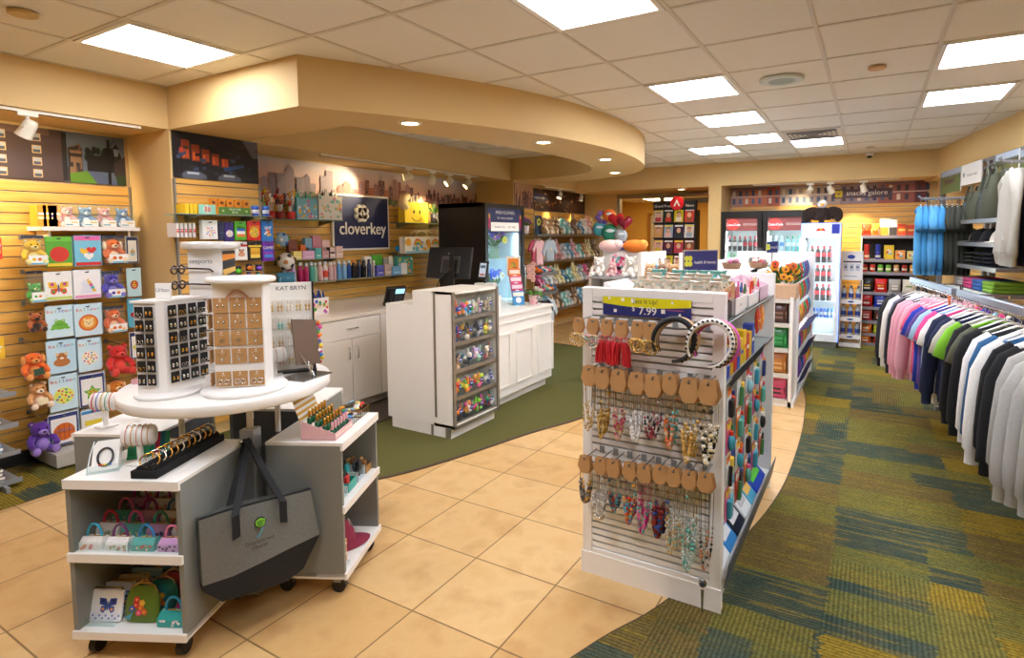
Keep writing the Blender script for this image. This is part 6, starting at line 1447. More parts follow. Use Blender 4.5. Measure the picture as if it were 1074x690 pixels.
for r in range(5):
 for c in range(3):
  z = [.03, .125, .20, .27, .337][r]
  p = sB+Vector((math.cos(an)*(-.064+.064*c)+math.sin(an)*.058, math.sin(an)*(-.064+.064*c)-math.cos(an)*.058, z))
  t = thing('jewellery_card', 'kraft jewellery card on the white spinner, %s row up, %s from left' % (ORD[r+1], ORD[c+1]), 'jewellery', p, an, 'kraft jewellery cards on the spinner')
  g = G(); g.box(-.0285, -.003, 0, .0285, 0, .062, KRAFT); g.dot(0, .055, .003, WH, -.0034); g.text('shine', 0, .045, .007, WH, -.0034); g.obj('card', t)
  y = -.005; g = G()
  if r == 0:
   for s in (-1, 1): g.tube([(s*.012+.010*math.cos(a), y, .02+.010*math.sin(a)) for a in [2*PI*k/16 for k in range(16)]], .0022, SILV, 5, True)
  elif r in (1,) or (r == 2 and c == 2):
   g.tube([(-.016, y, .045), (-.008, y, .028), (0, y, .018), (.008, y, .028), (.016, y, .045)], .0012, SILV, 4); g.ball((0, y, .016), .006, SILV, 8, 6)
  elif r == 2: g.rbox(-.004, y-.002, .014, .004, y+.002, .03, SILV, .001, 1); g.rbox(-.01, y-.002, .02, .01, y+.002, .026, SILV, .001, 1)
  else:
   for s in (-1, 1): g.ball((s*.01, y, .028), (.005, .003, .007), SILV, 8, 6)
  g.obj('jewel', t)
for k in range(10):                                                 # hooks and cards seen edge-on at the left of the spinner
 z = [.03, .125, .20, .27, .337][k // 2]; q = (k % 2)*.05
 p = sB+Vector((math.cos(an)*(-.112)-math.sin(an)*(.02-q), math.sin(an)*(-.112)+math.cos(an)*(.02-q), z))
 t = thing('jewellery_card', 'kraft card on the left edge of the spinner, %s row up, %s' % (ORD[k//2+1], 'near' if k % 2 else 'far'), 'jewellery', p, an-PI/2, 'kraft jewellery cards on the spinner')
 g = G(); g.box(-.022, -.003, 0, .022, 0, .055, KRAFT); g.obj('card', t); g = G(); g.cyl((0, .03, .053), (0, -.045, .053), .0015, CHROME, n=6); g.obj('wire_hook', t); g = G(); g.ball((0, -.008, .02), (.008, .004, .012), GOLD, 8, 6); g.obj('jewel', t)
# reading glasses tower
sT = Vector((-2.66, 1.50, TZ))
t = thing('glasses_tower', 'tall white reading glasses tower with a round top at the back of the table', 'spinner', sT, .55)
g = G(); g.rbox(-.075, -.06, 0, .075, .06, .595, M('#eeebe4', .4), .004); g.text('seeports', -.015, .53, .03, M('#7a7a78'), -.061); g.box(.0755, -.04, .0, .078, .04, .59, WH); g.obj('tower', t)
g = G(); g.lathe([(0, .595), (.115, .595), (.12, .6), (.12, .622), (.115, .627), (0, .627)], M('#e2dfd8', .3, .2), n=40); g.obj('top_disc', t)
g = G(); g.T = RZ(PI/2); g.rect(-.055, .39, .055, .585, M('#3a3a3a'), -.0785)
for i, c in enumerate(('#c89a3a', '#5a5a58', '#d8b05a', '#2a2a2a', '#e0882a')): g.poly([(-.055, .40+.035*i), (.055, .43+.03*i), (.055, .45+.03*i), (-.055, .43+.035*i)], M(c), -.0788)
g.obj('picture_panel', t)
for i in range(7):
 z = .50-.07*i; p = sT+Vector((0, 0, z)); 
 q = thing('reading_glasses', 'tortoiseshell reading glasses on the white tower, %s from the top' % ORD[i+1], 'glasses', p, .55, 'reading glasses on the tower')
 TO = M('#3c2216', .25, vary=.35, scale=80); g = G()
 for s in (-1, 1): g.tube([(-.12+.0, s*.027-.02, .004)] if 0 else [(-.135, -.035+s*.027+.022*math.cos(a), .018*math.sin(a)) for a in [2*PI*k/14 for k in range(14)]], .004, TO, 6, True)
 g.tube([(-.135, -.045, .003), (-.137, -.035, .006), (-.135, -.025, .003)], .003, TO, 5); g.obj('front_frame', q)
 g = G(); g.tube([(-.133, -.083, .008), (-.05, -.08, .008), (.03, -.075, .004), (.045, -.073, -.008)], .0042, TO, 6); g.tube([(-.133, .01, .008), (-.08, .0, .008)], .0042, TO, 6); g.obj('temple', q)
 for s in (-1, 1):
  g = G(TR(-.135, -.035+s*.027, 0) @ RY(PI/2)); g.lathe([(0, 0), (.019, 0)], CLEAR, n=14); g.obj('lens', q)
# bridal style jewellery board with black edge
kb = Vector((-2.42, 1.72, TZ)); ka = .95
t = thing('jewellery_board', 'black framed white lettered board of dangling earrings', 'display', kb, ka)
g = G(); g.box(-.085, -.01, .0, .10, .01, .43, M('#efebe0', .5)); g.text('KAT BRYN', .01, .395, .028, M('#3a3a38'), -.0105); g.obj('panel', t)
g = G(); g.box(.10, -.02, 0, .108, .02, .435, BLACK); g.box(-.11, -.05, -.0, .11, .05, .012, BLACK); g.obj('black_edge', t)
for r in range(4):
 for c in range(5):
  x, z = -.08+.04*c, .335-.085*r
  p = kb+Vector((math.cos(ka)*x+math.sin(ka)*.014, math.sin(ka)*x-math.cos(ka)*.014, z)); cc = [['#d8b878', '#c8a060', '#e8d8c0'], ['#e8dcc8', '#7ac0b0', '#d8b070'], ['#e0c8a8', '#c8a878', '#f0e8d8'], ['#e8d0b8', '#e0b8a8', '#d0b080']][r][c % 3]
  e = thing('dangling_earrings', 'dangling earrings on the black framed board, %s row down, %s from left' % (ORD[r+1], ORD[c+1]), 'earrings', p, ka, 'earrings on the framed board')
  g = G(); g.box(-.014, .001, .0, .014, .003, .02, M('#f4f0e6')); g.obj('card', e)
  g = G()
  for s in (-1, 1):
   g.tube([(s*.007, 0, .012), (s*.007, -.003, -.01)], .001, GOLD, 4); g.ball((s*.007, -.003, -.018), (.0055, .003, .010), M(cc, .3, .3), 8, 6); g.ball((s*.007, -.003, -.034), (.0045, .003, .007), M(cc, .3, .3), 8, 6)
  g.obj('earring', e)
# leaning mirror on a small easel
mb = Vector((-2.25, 1.69, TZ))
t = thing('table_mirror', 'small tilted brown backed mirror on a chrome easel at the table edge', 'mirror', mb, 1.75)
g = G(TR(0, 0, .06) @ RX(math.radians(-14)) @ RY(math.radians(9))); g.rbox(-.075, 0, 0, .075, .008, .21, M('#5e4630', .5, vary=.1), .002, 1); g.obj('mirror_panel', t)
g = G(TR(0, 0, .06) @ RX(math.radians(-14)) @ RY(math.radians(9))); R = random.Random(2)
for i in range(26): g.ball((.082+R.uniform(-.01, .012), .0+R.uniform(-.01, .02), .01+.0075*i), R.uniform(.007, .012), M(PAL[i % 8], .5), 7, 5)
g.obj('flower_trim', t)
g = G(); g.tube([(0, -.03, .0), (-.05, .03, .15), (-.06, .05, .26)], .0035, CHROME, 6); g.tube([(0, -.03, 0), (.0, .02, .1)], .0035, CHROME, 6); g.box(-.09, -.05, 0, .09, .09, .006, M('#8a8884', .15, .8)); g.cyl((0, -.01, 0), (0, -.01, .06), .007, CHROME); g.obj('easel', t)
# pink lip gloss wedge at the left of the table
lb = Vector((-2.755, 1.265, TZ))
t = thing('lip_gloss_display', 'pink wedge display of red lip glosses at the left table edge', 'display', lb, .5)
g = G(); g.add([(-.09, 0, 0), (.1, 0, 0), (.1, 0, .085), (-.09, 0, .02), (-.09, .1, 0), (.1, .1, 0), (.1, .1, .085), (-.09, .1, .02)], [(0, 1, 2, 3), (5, 4, 7, 6), (4, 0, 3, 7), (1, 5, 6, 2), (0, 4, 5, 1), (3, 2, 6, 7)], M('#e0a8ae', .5)); g.obj('wedge', t)
for r in range(3):
 for c in range(3):
  q = lb+Matrix.Rotation(.5, 3, 'Z') @ Vector((-.06+.048*c, .03+.03*r, .03+.016*c))
  e = thing('lip_gloss', 'red lip gloss in the pink wedge, %s column, %s from the front' % (ORD[c+1], ORD[r+1]), 'lip gloss', q, .5, 'lip glosses in the pink wedge')
  g = G(); g.rbox(-.012, -.007, 0, .012, .007, .03, M('#161416', .3), .002, 1); g.obj('cap', e); g = G(); g.rbox(-.012, -.007, .03, .012, .007, .068, M(['#a8183a', '#c01e30', '#8a1840'][r], .2), .002, 1); g.obj('tube', e)
# ================================================================== jewellery gondola in front
GW = M('#f3f1ec', .35, vary=.015)
gx0, gx1, gy0, gy1, gH = -1.155, -.507, 2.33, 3.68, 1.362
t = thing('display_gondola', 'white louvred display gondola hung with necklaces, nearest the camera', 'gondola', (0, 0, 0))
g = G(); F = .05
for x in (gx0, gx1-F): g.rbox(x, gy0, 0, x+F, gy0+.045, gH, GW, .005, 2)
g.rbox(gx0+F, gy0, gH-.045, gx1-F, gy0+.045, gH, GW, .004, 1); g.rbox(gx0+F, gy0-.002, .0, gx1-F, gy0+.045, .13, GW, .004, 1); g.box(gx0-.004, gy0-.006, 0, gx1+.004, gy0, .105, GW); g.obj('front_frame', t)
g = G(); k = 0; z = .135
while z < gH-.06:
 g.add([(gx0+F, gy0+.004, z), (gx1-F, gy0+.004, z), (gx1-F, gy0+.014, z+.021), (gx0+F, gy0+.014, z+.021), (gx0+F, gy0+.02, z+.031), (gx1-F, gy0+.02, z+.031), (gx1-F, gy0+.004, z+.022), (gx0+F, gy0+.004, z+.022)], [(0, 1, 6, 7)], GW)
 g.box(gx0+F, gy0+.006, z, gx1-F, gy0+.03, z+.022, GW); z += .0315
g.box(gx0+F, gy0+.03, .13, gx1-F, gy0+.04, gH-.04, M('#d4d2cc', .5)); g.obj('louvred_panel', t)
for i, (u, v) in enumerate(((633, 336), (633, 385), (633, 472))):
 zz = U(u, v, y=gy0).z+.004
 g = G(); g.box(gx0+F, gy0+.002, zz-.01, gx1-F, gy0+.02, zz+.012, GW)
 for q in range(8): x = gx0+.09+q*.068; g.box(x, gy0-.004, zz-.016, x+.022, gy0+.005, zz+.014, GREY)
 g.obj('hook_rail', t)
g = G(); g.box(-.86, gy0+.05, .1, -.80, gy1, 1.28, GW); g.box(gx0, gy0+.05, 0, gx1-.02, gy1, .1, GW); g.obj('spine', t)
g = G(); g.rbox(gx0, gy1, 0, gx1, gy1+.035, gH, GW, .004, 1); g.box(gx0+.2, gy1+.002, .2, gx1-.02, gy1+.036, 1.2, GW); g.obj('end_panel', t)
g = G(); g.box(gx0+.02, gy0+.05, 1.27, -.79, gy1, 1.285, GW); g.obj('top_shelf', t)
for z, xf in ((1.225, -.515), (.965, -.515)):
 g = G(); g.box(-.80, gy0+.05, z-.008, xf, gy1, z, GLASS('#dde6e6', .35, .05)); g.cyl((xf, gy0+.05, z), (xf, gy1, z), .005, STEEL, n=8); g.obj('side_shelf', t)
g = G(); g.add([(-.50, gy0+.06, .955), (-.50, gy1-.45, .955), (-.485, gy1-.45, 1.012), (-.485, gy0+.06, 1.012)], [(0, 1, 2, 3), (3, 2, 1, 0)], M('#3a4058', .4, vary=.3, scale=30)); g.obj('label_strip', t)
g = G(); g.add([(-.79, gy0+.06, .16), (-.50, gy0+.06, .12), (-.50, gy1, .12), (-.79, gy1, .16)], [(0, 1, 2, 3)], GW); g.add([(-.495, gy0+.03, .10), (-.495, gy1, .10), (-.475, gy1, .215), (-.475, gy0+.03, .215), (-.50, gy0+.03, .10), (-.50, gy1, .10), (-.48, gy1, .215), (-.48, gy0+.03, .215)], [(0, 1, 2, 3), (7, 6, 5, 4), (3, 2, 6, 7), (0, 3, 7, 4), (1, 5, 6, 2)], M('#54585f', .4)); g.obj('sloping_tray', t)
# price sign
a = U(632.5, 331, y=gy0-.006); b = U(725, 336, y=gy0-.006); W = b.x-a.x; H = .084; z0 = 1.243
t = thing('price_sign', 'yellow and navy price sign reading Jazz It Up 7.99', 'sign', ((a.x+b.x)/2, gy0-.004, z0), .0)
g = G(); g.box(-W/2, -.003, 0, W/2, 0, H, M('#232f72', .3)); g.obj('card', t)
g = G(); YL = M('#e4dc1e', .35); g.poly([(-W/2, H)]+[(-W/2+W*k/12, H*.62-.012*math.sin(PI*k/12)) for k in range(13)]+[(W/2, H)], YL, -.0036)
R = random.Random(1)
for i, (x, z) in enumerate(((-.42, .9), (-.26, .86), (-.14, .82), (.3, .82), (-.35, .25), (.2, .35), (.38, .22))): q = .005+.002*(i % 3); g.rect(x*W-q, z*H-q, x*W+q, z*H+q, PAPER, -.0042)
g.text('Jazz It Up!', 0, H*.70, .027, M('#2c3a3a'), -.0042, .0002); g.text('7.99', .01, H*.13, .048, WH, -.0042, .0002); g.text('7.99', .0115, H*.13, .048, WH, -.0043, .0002); g.text('$', -.055, H*.3, .03, WH, -.0042, .0002); g.rect(W*.24, H*.42, W*.42, H*.45, M('#c8607a'), -.0042); g.obj('print', t)
def peg(u, v):
 p = U(u, v, y=2.20); g = G(); g.cyl((p.x, gy0+.01, p.z), (p.x, 2.195, p.z), .003, STEEL, n=6); g.obj('peg_hook', bpy.data.objects['display_gondola'])
# kraft cards with necklaces and earrings
def kcard(u, v0, v1, y, label, draw, rx=0):
 p = U(u, v1, y=y); h = U(u, v0, y=y).z-p.z; w = h*.82
 t = thing('kraft_card', label, 'jewellery', p, rx, 'kraft jewellery cards on the louvred panel')
 g = G(); g.prism([(-w*.33, h), (w*.33, h), (w*.5, h*.38), (w*.26, 0), (-w*.26, 0), (-w*.5, h*.38)], M('#c0905a', .8, vary=.06, scale=50), 0, .002)
 g.dot(0, h*.82, .006, M('#4a4038'), -.0006); g.obj('card', t); draw(t, h, w); return t
def jchain(t, n, L, cols, seed, bead=.0045, part=.45, wide=.022, metal='#c8a060', pend=None):
 R = random.Random(seed)
 for k in range(n):
  l = L*R.uniform(.82, 1.0); ww = wide*R.uniform(.7, 1.15); off = R.uniform(-.01, .01); yy = -.004-.003*k
  pts = []
  for q in range(19):
   s = q/18; x = off+ww*math.cos(PI*(1-s))*(1 if 0 else 1)*(1-.15*math.sin(PI*s)); pts.append((x if 0 else off+ww*(2*s-1)*(1.0 if .2 < s < .8 else 1.0), yy, .006-l*math.sin(PI*s)**.42))
  g = G(); g.tube(pts, .0011, M(metal if k % 2 == 0 else '#d8d4cc', .25, .8), 4); m = [M(c, .25, .3) for c in cols]
  zmin = min(p[2] for p in pts)
  for a, b in zip(pts[:-1], pts[1:]):
   for f in (.25, .75):
    c = [a[i]+(b[i]-a[i])*f for i in range(3)]
    if c[2] < zmin*part or R.random() < .12: r = bead*R.uniform(.7, 1.35); g.ball((c[0], c[1]-.001, c[2]), (r, r*.8, r), R.choice(m), 6, 4)
  g.obj('necklace', t)
 if pend:
  g = G(); pend(g, -L); g.obj('pendant', t)
yf = 2.215
r2 = [(617, ['#c8a050', '#d8b878', '#f0e8d8'], .21, .0045), (631, ['#c89a3a', '#e0c080', '#8a6a2a'], .235, .006), (648, ['#b82a5a', '#e0b0a0', '#d8c8b0', '#c8a060'], .22, .0055), (667, ['#e8e4dc', '#d8d4d0', '#f4f4f0'], .215, .006), (684, ['#a83a4a', '#2a2a30', '#d8d0c8'], .20, .005), (702, ['#d8703a', '#5ab0a8', '#e89a7a', '#e8d8b8'], .25, .007), (722, ['#d8b060', '#f0e0c0', '#c89a48'], .265, .0075), (742, ['#f0ece0', '#1c1c1e', '#e8d8b0'], .245, .007)]
n2 = ['gold chain', 'heavy gold', 'pink beaded', 'silver and pearl', 'dark red beaded', 'coral and turquoise', 'gold shell', 'pearl and black']
v2 = [(384, 405), (386, 408), (388, 411), (391, 414), (393, 417), (393, 414), (397, 423), (399, 425)]
for i, (u, c, L, bd) in enumerate(r2):
 peg(u, v2[i][0]+3)
 for k in range(3):
  nm = '%s necklace card, %s from left on the middle rail, %s' % (n2[i], ORD[i+1], ['front', 'second back', 'third back'][k])
  kcard(u+2*k, v2[i][0]-k*.5, v2[i][1]-k*.5, yf+.028*k, nm, lambda t, h, w, c=c, L=L, bd=bd, i=i, k=k: jchain(t, 2, L*(1-.06*k), c, i*10+k, bd))
r3 = [(612.5, 478, 496, ['#5a5450', '#8a8480', '#c89a50'], .16, .008, 'grey stone'), (629, 480, 498, ['#c8c4bc', '#e8e4dc', '#b8b4ac'], .185, .007, 'silver charm'), (642.5, 482, 501, ['#3a5a68', '#c84a3a', '#5ab0b0'], .17, .006, 'teal and red'), (659.5, 485, 504, ['#d8482a', '#5ab0c0', '#e8a03a', '#8a3a6a'], .21, .0065, 'multicoloured'), (675, 487, 507, ['#d83a7a', '#e86aa0', '#c8307a', '#5ac0b0'], .23, .005, 'hot pink strand'), (691.5, 488, 508, ['#5a1a1a', '#8a2a24', '#2a4a8a'], .24, .009, 'dark red stone'), (706, 491, 511, ['#e8e0d0', '#a8c8b8', '#d8b070'], .32, .005, 'long pale'), (722, 494, 514, ['#d8e4dc', '#5ab0a0', '#b8d0c8'], .36, .006, 'long mint'), (739, 496, 517, ['#3a3a3c', '#b8b4ac', '#c87a4a'], .38, .005, 'long black cord')]
for i, (u, va, vb, c, L, bd, nm) in enumerate(r3):
 peg(u, va+3)
 for k in range(3):
  pd = None
  if i == 8 and k == 0:
   def pd(g, z): g.ball((0, -.012, z+.01), (.017, .01, .02), M('#8a8a88', .25, .8), 12, 8); g.ball((0, -.018, z+.01), (.009, .006, .011), M('#2a3a4a', .2), 10, 6); g.prism([(-.006, z-.02), (.006, z-.02), (.003, z-.11), (0, z-.12), (-.003, z-.11)], M('#9a9a98', .25, .9), -.014, -.008)
  if i == 1 and k == 0:
   def pd(g, z): g.tube([(.026*math.sin(a), -.01, z+.02-.03*math.cos(a)) for a in [-1.4+2.8*q/10 for q in range(11)]], [.003+.006*math.sin(PI*q/10) for q in range(11)], SILV, 8)
  kcard(u+1.7*k, va-k*.4, vb-k*.4, yf+.028*k, '%s necklace card, %s from left on the lowest rail, %s' % (nm, ORD[i+1], ['front', 'second back', 'third back'][k]), lambda t, h, w, c=c, L=L, bd=bd, i=i, k=k, pd=pd: jchain(t, 1 if i in (0, 8) else 2, L*(1-.08*k), c, 100+i*10+k, bd, .2 if i == 0 else .5, .026 if i == 0 else .021, '#2a2624' if i == 8 else ('#d83a7a' if i == 4 else '#c8a060'), pd))
r1 = [(606, 333, 349, 'gold hoop', ['#d8b060', '#e8d8c0']), (621, 334, 351, 'pastel bead bracelet', ['#e0a0b8', '#a0d0c8', '#e8c8a0']), (635.5, 335, 352, 'red tassel', ['#c8202a']), (651, 336, 354, 'red tassel', ['#c8202a', '#d83a3a']), (668, 337, 355, 'gold charm', ['#d8a84a', '#e8c880']), (681, 338, 357, 'gold bracelet', ['#c89a40', '#e0c078'])]
for i, (u, va, vb, nm, c) in enumerate(r1):
 peg(u, va+3)
 def dr(t, h, w, c=c, nm=nm, i=i):
  R = random.Random(i)
  if 'tassel' in nm:
   for s in (-1, 1):
    g = G(); m = M(c[0], .5); g.tube([(s*.012+.016*math.cos(a), -.01, -.012+.014*math.sin(a)) for a in [2*PI*q/12 for q in range(12)]], .0022, M('#d86a6a', .5), 5, True)
    for k in range(9): x = s*.02+R.uniform(-.018, .018); g.tube([(x*.8, -.01, -.02), (x, -.012+R.uniform(-.01, .01), -.06), (x*1.15, -.012, -.105-R.uniform(0, .02))], [.003, .0048, .004], m, 5)
    g.obj('tassel', t)
  else:
   for k in range(3):
    g = G(); m = M(c[k % len(c)], .25, .6); r = .02+.004*k; cx = -.012+.012*k
    g.tube([(cx+r*math.cos(a), -.012-.006*k, -.018-.004*k+r*math.sin(a)) for a in [2*PI*q/18 for q in range(18)]], .0022, m, 5, True)
    for q in range(9): g.ball((cx+r*math.cos(q*.7), -.013-.006*k, -.018-.004*k+r*math.sin(q*.7)), .0038, M(c[q % len(c)], .3, .3), 6, 4)
    g.obj('earring' if i != 1 else 'bracelet', t)
 for k in range(2): kcard(u+2*k, va, vb, yf+.03*k, '%s card, %s from left on the top rail, %s' % (nm, ORD[i+1], ['front', 'behind']
[k]), dr)
# padded headbands
def headband(u, v, r, col, label, k, spots=None, w=.016):
 p = U(u, v, y=2.25-.022*k); t = thing('headband', label, 'headband', p, .12, 'headbands on the louvred panel'); m = M(col, .6, vary=.05); g = G(TR(0, 0, 0) @ RY(math.radians(28)))
 pts = [(r*math.cos(a), 0, r*math.sin(a)*1.12) for a in [math.radians(-62+304*q/26) for q in range(27)]]
 R_ = [w*(.45+.55*math.sin(PI*q/26)) for q in range(27)]
 g.tube(pts, [x*.75 for x in R_], m, 8)
 if spots:
  for q in range(2, 25):
   for s in (-1, 1): g.ball((pts[q][0]*1.05, -.008*s-.004, pts[q][2]*1.05), (.006, .005, .005), M(spots, .5), 6, 4)
 g.obj('padded_band', t)
 g = G(TR(0, 0, 0) @ RY(math.radians(28))); g.tube([(p_[0]*.93, p_[1], p_[2]*.93) for p_ in pts], .003, M('#2a241e', .6), 5); g.obj('lining', t)
for k, (c, sp, l) in enumerate((('#b89060', None, 'tan headband, rearmost of the left three'), ('#cdb288', '#4a3420', 'beige speckled headband, middle of the left three'), ('#1a1a1b', None, 'black headband at the front of the left three'))): headband(710-2*k, 357, .081, c, l, k, sp)
for k, (c, sp, l) in enumerate((('#d85ab8', None, 'shiny pink headband of the right three'), ('#c09868', '#3a2818', 'tan leopard headband of the right three'), ('#efebe4', '#1c1a18', 'white headband with black spots at the front of the right three'))): headband(750-3*k, 361, .083, c, l, k, sp)
# goods on the right side of the gondola
R = random.Random(12)
def side(y, z, x=-.53): return (x, y, z)
crt = [('#f0c21e', '#e8d23a'), ('#2a4ab0', '#e8e4da'), ('#e8b01e', '#d8352f'), ('#c8322a', '#f0d23a'), ('#2a5ab8', '#c83a2a'), ('#e8c02a', '#2a4ab0'), ('#f0c82a', '#e87a2a'), ('#d8402a', '#f4f1ea')]
for i in range(10):
 c, b = crt[i % 8]; y = gy0+.11+.075*i; g = carton(.066, .05, .13+.03*(i % 3 == 0), c, None, 'bars', [c, b, c])
 single(g, 'medicine_box', '%s medicine box on the shelf above the label strip, %s from the front' % (['yellow', 'navy', 'amber', 'red', 'blue', 'gold', 'orange', 'scarlet'][i % 8], ORD[i+1]), 'box', side(y, .967), LEFT, 'medicine boxes on the gondola side')
for i in range(2):
 g = pouch(.10, .15, .03, ['#d8402a', '#e8882a'][i], '#f0d23a'); p = side(gy1-.26+.13*i, 1.03, -.56); single(g, 'snack_pouch', ['red and yellow pouch hanging near the far end panel', 'orange pouch hanging beside the far end panel'][i], 'pouch', p, LEFT)
bc_ = ['#e8e4e0', '#3aa0b8', '#d8402a', '#2a3a7a', '#f0c83a', '#5ab0a0', '#e86a9a', '#1e1e22', '#f4f1ea', '#4a8a4a', '#e8802a', '#8ac0d0']; bn = ['white', 'aqua', 'red', 'navy', 'yellow', 'mint', 'pink', 'black', 'cream', 'green', 'orange', 'sky blue']
for r in range(4):
 for i in range(11):
  c = (r*5+i*7+r*i) % 12; y = gy0+.11+.108*i; z = .775-.155*r; h = .15; w = .09; x = -.55+.02*(i % 2)
  t = thing('blister_pack', '%s toiletry pack on the gondola side, %s peg row, %s from the front' % (bn[c], ORD[r+1], ORD[i+1]), 'toiletry', (x, y, z), LEFT, 'toiletry packs on the gondola side')
  g = G(); g.rbox(-w/2, 0, 0, w/2, .004, h, M(bc_[(c+5) % 12] if r % 2 else '#e4e8ea', .3), .003, 1); g.rect(-w*.45, h*.72, w*.45, h*.95, M(bc_[(c+3) % 12]), -.0006); euro_hole(g, w, h, -.001); g.obj('backing_card', t)
  g = G(); k = (r+i) % 3
  if k == 0: g.tube([(-.015, -.012, .01), (-.01, -.014, h*.66)], .009, M(bc_[c], .3), 8); g.tube([(.015, -.012, .01), (.012, -.014, h*.6)], .007, M(bc_[(c+4) % 12], .3), 8)
  elif k == 1: g.rbox(-.025, -.022, .012, .025, 0, h*.62, M(bc_[c], .3), .008)
  else: g.ball((0, -.012, h*.32), (.028, .016, .04), M(bc_[c], .3), 10, 6); g.cyl((0, -.012, h*.5), (0, -.012, h*.68), .01, M(bc_[(c+1) % 12], .3))
  g.obj('product', t)
 g = G()
for i, (c, b, w, l) in enumerate((('#f0eee8', '#4a9a5a', .16, 'white paper pack with green print, nearest in the bottom tray'), ('#3a8ac8', '#f0f0f0', .15, 'blue and white pack in the bottom tray'), ('#1c2230', '#e8e8e8', .17, 'black pack with white straps in the bottom tray'), ('#f0f0ee', '#c8c8c8', .15, 'white wipes pack in the bottom tray'), ('#5ab0d0', '#f0c060', .14, 'pale blue pack in the bottom tray'), ('#2a4ab8', '#5ac83a', .26, 'large royal blue tissue pack leaning in the bottom tray'))):
 y = gy0+.16+[0, .17, .35, .54, .70, .93][i]; w *= 1.12; g = G(RX(math.radians(-42))); g.rbox(-w/2, 0, 0, w/2, .05, .30, M(c, .35), .012); g.rect(-w*.36, .05, w*.36, .09, M(b), -.001)
 if i == 5:
  for k in range(6): g.dot(-w*.3+w*.3*(k % 3), .11+.04*(k//3), .02, M('#8ab0f0'), -.0012, rz=.011)
 single(g, 'tissue_pack', l, 'pack', (-.515, y, .135), LEFT, 'packs in the bottom tray')
# top shelf trays with bagged jewellery
def tray_box(x, y, z, w, d, h, col, label, rz=LEFT, txt=None):
 t = thing('display_tray', label, 'tray', (x, y, z), rz, 'display trays on the gondola'); g = G(); m = M(col, .45)
 g.box(0, 0, 0, w, d, .004, m); g.box(0, 0, 0, w, .004, h*.6, m); g.box(0, d-.004, 0, w, d, h, m)
 for xx in (0, w-.004): g.add([(xx, 0, 0), (xx, d, 0), (xx, d, h), (xx, 0, h*.6), (xx+.004, 0, 0), (xx+.004, d, 0), (xx+.004, d, h), (xx+.004, 0, h*.6)], [(0, 3, 2, 1), (4, 5, 6, 7), (3, 7, 6, 2), (0, 4, 7, 3)], m)
 if txt: g.text(txt, w/2, h*.28, .022, M('#6a6a6a'), -.001)
 g.obj('tray', t); return t
tray_box(-.54, gy0+.08, 1.228, .2, .14, .12, '#2a241e', 'dark brown tray of yellow packets on the upper side shelf')
tray_box(-.53, gy0+.31, 1.228, .24, .16, .13, '#f4f2ee', 'white lettered tray on the upper side shelf', txt='lovely')
tray_box(-.53, gy0+.62, 1.228, .3, .16, .11, '#f4f2ee', 'white tray of pink sachets on the upper side shelf, middle')
tray_box(-.53, gy0+.96, 1.228, .28, .16, .13, '#e8c8d8', 'pink tray of books at the far end of the upper side shelf')
sc = ['#d8442a', '#e8b0b8', '#f0e4dc', '#c83a5a', '#e8d8a0', '#e89aa8', '#b8606a', '#f4f0ea', '#6a5aa8', '#4a6a3a', '#3a5a98', '#c84a9a']; sn = ['red', 'blush', 'ivory', 'crimson', 'straw', 'rose', 'mauve', 'white', 'violet', 'green', 'blue', 'magenta']
for i in range(18):
 g = pouch(.06, .11, .016, sc[i % 12], sc[(i+5) % 12]); single(g, 'sachet', '%s sachet standing on the upper side shelf, %s from the front' % (sn[i % 12], ORD[i+1]), 'sachet', (-.565-.03*(i % 3), gy0+.12+.066*i, 1.236), LEFT+R.uniform(-.2, .2), 'sachets on the upper side shelf')
# kraft carton of wrapped soaps on the top, white wedge stand, dark tray
t = tray_box(-.98, gy0+.14, 1.287, .42, .3, .09, '#c08a50', 'kraft carton of leopard and white pouches on top of the gondola', 0)
for r in range(4):
 for i in range(8):
  q = Vector((-.95+.051*i, gy0+.18+.07*r, 1.293)); g = G(); h = .10+.012*r; g.T = RY(R.uniform(-.15, .15))
  g.loft([[(-.02, -.012, 0), (.02, -.012, 0), (.02, .012, 0), (-.02, .012, 0)], [(-.026, -.016, h*.5), (.026, -.016, h*.5), (.026, .016, h*.5), (-.026, .016, h*.5)], [(-.01, -.006, h*.78), (.01, -.006, h*.78), (.01, .006, h*.78), (-.01, .006, h*.78)], [(-.024, -.012, h), (.024, -.012, h), (.024, .012, h), (-.024, .012, h)]], M('#d8ccb8' if (r < 3) else '#7ac0b8', .4, vary=.25, scale=60), True, True)
  for k in range(6): g.ball((R.uniform(-.02, .02), -.0155, R.uniform(.1, .55)*h), (.005, .002, .004), M('#4a3a24' if r < 3 else '#e8f0ec'), 6, 4)
  g.tube([(.011*math.cos(a), .008*math.sin(a), h*.78) for a in [2*PI*w/10 for w in range(10)]], .002, M('#5ab8b0'), 4, True)
  single(g, 'gift_pouch', '%s pouch in the kraft carton, %s row from the front, %s from left' % ('white leopard' if r < 3 else 'teal', ORD[r+1], ORD[i+1]), 'pouch', q, 0, 'gift pouches in the kraft carton')
g = G(); g.prism([(-.05, 0), (.06, 0), (.06, .02), (-.03, .085), (-.05, .085)], GW, 0, .26); single(g, 'wedge_stand', 'white wedge stand left of the kraft carton on the gondola', 'stand', (-1.07, gy0+.16, 1.287), 0)
g = G(); g.rbox(-.05, 0, 0, .05, .3, .07, M('#c87a6a', .5), .004, 1); single(g, 'pink_carton', 'flat salmon pink carton behind the wedge stand', 'box', (-1.08, gy0+.5, 1.287), 0)
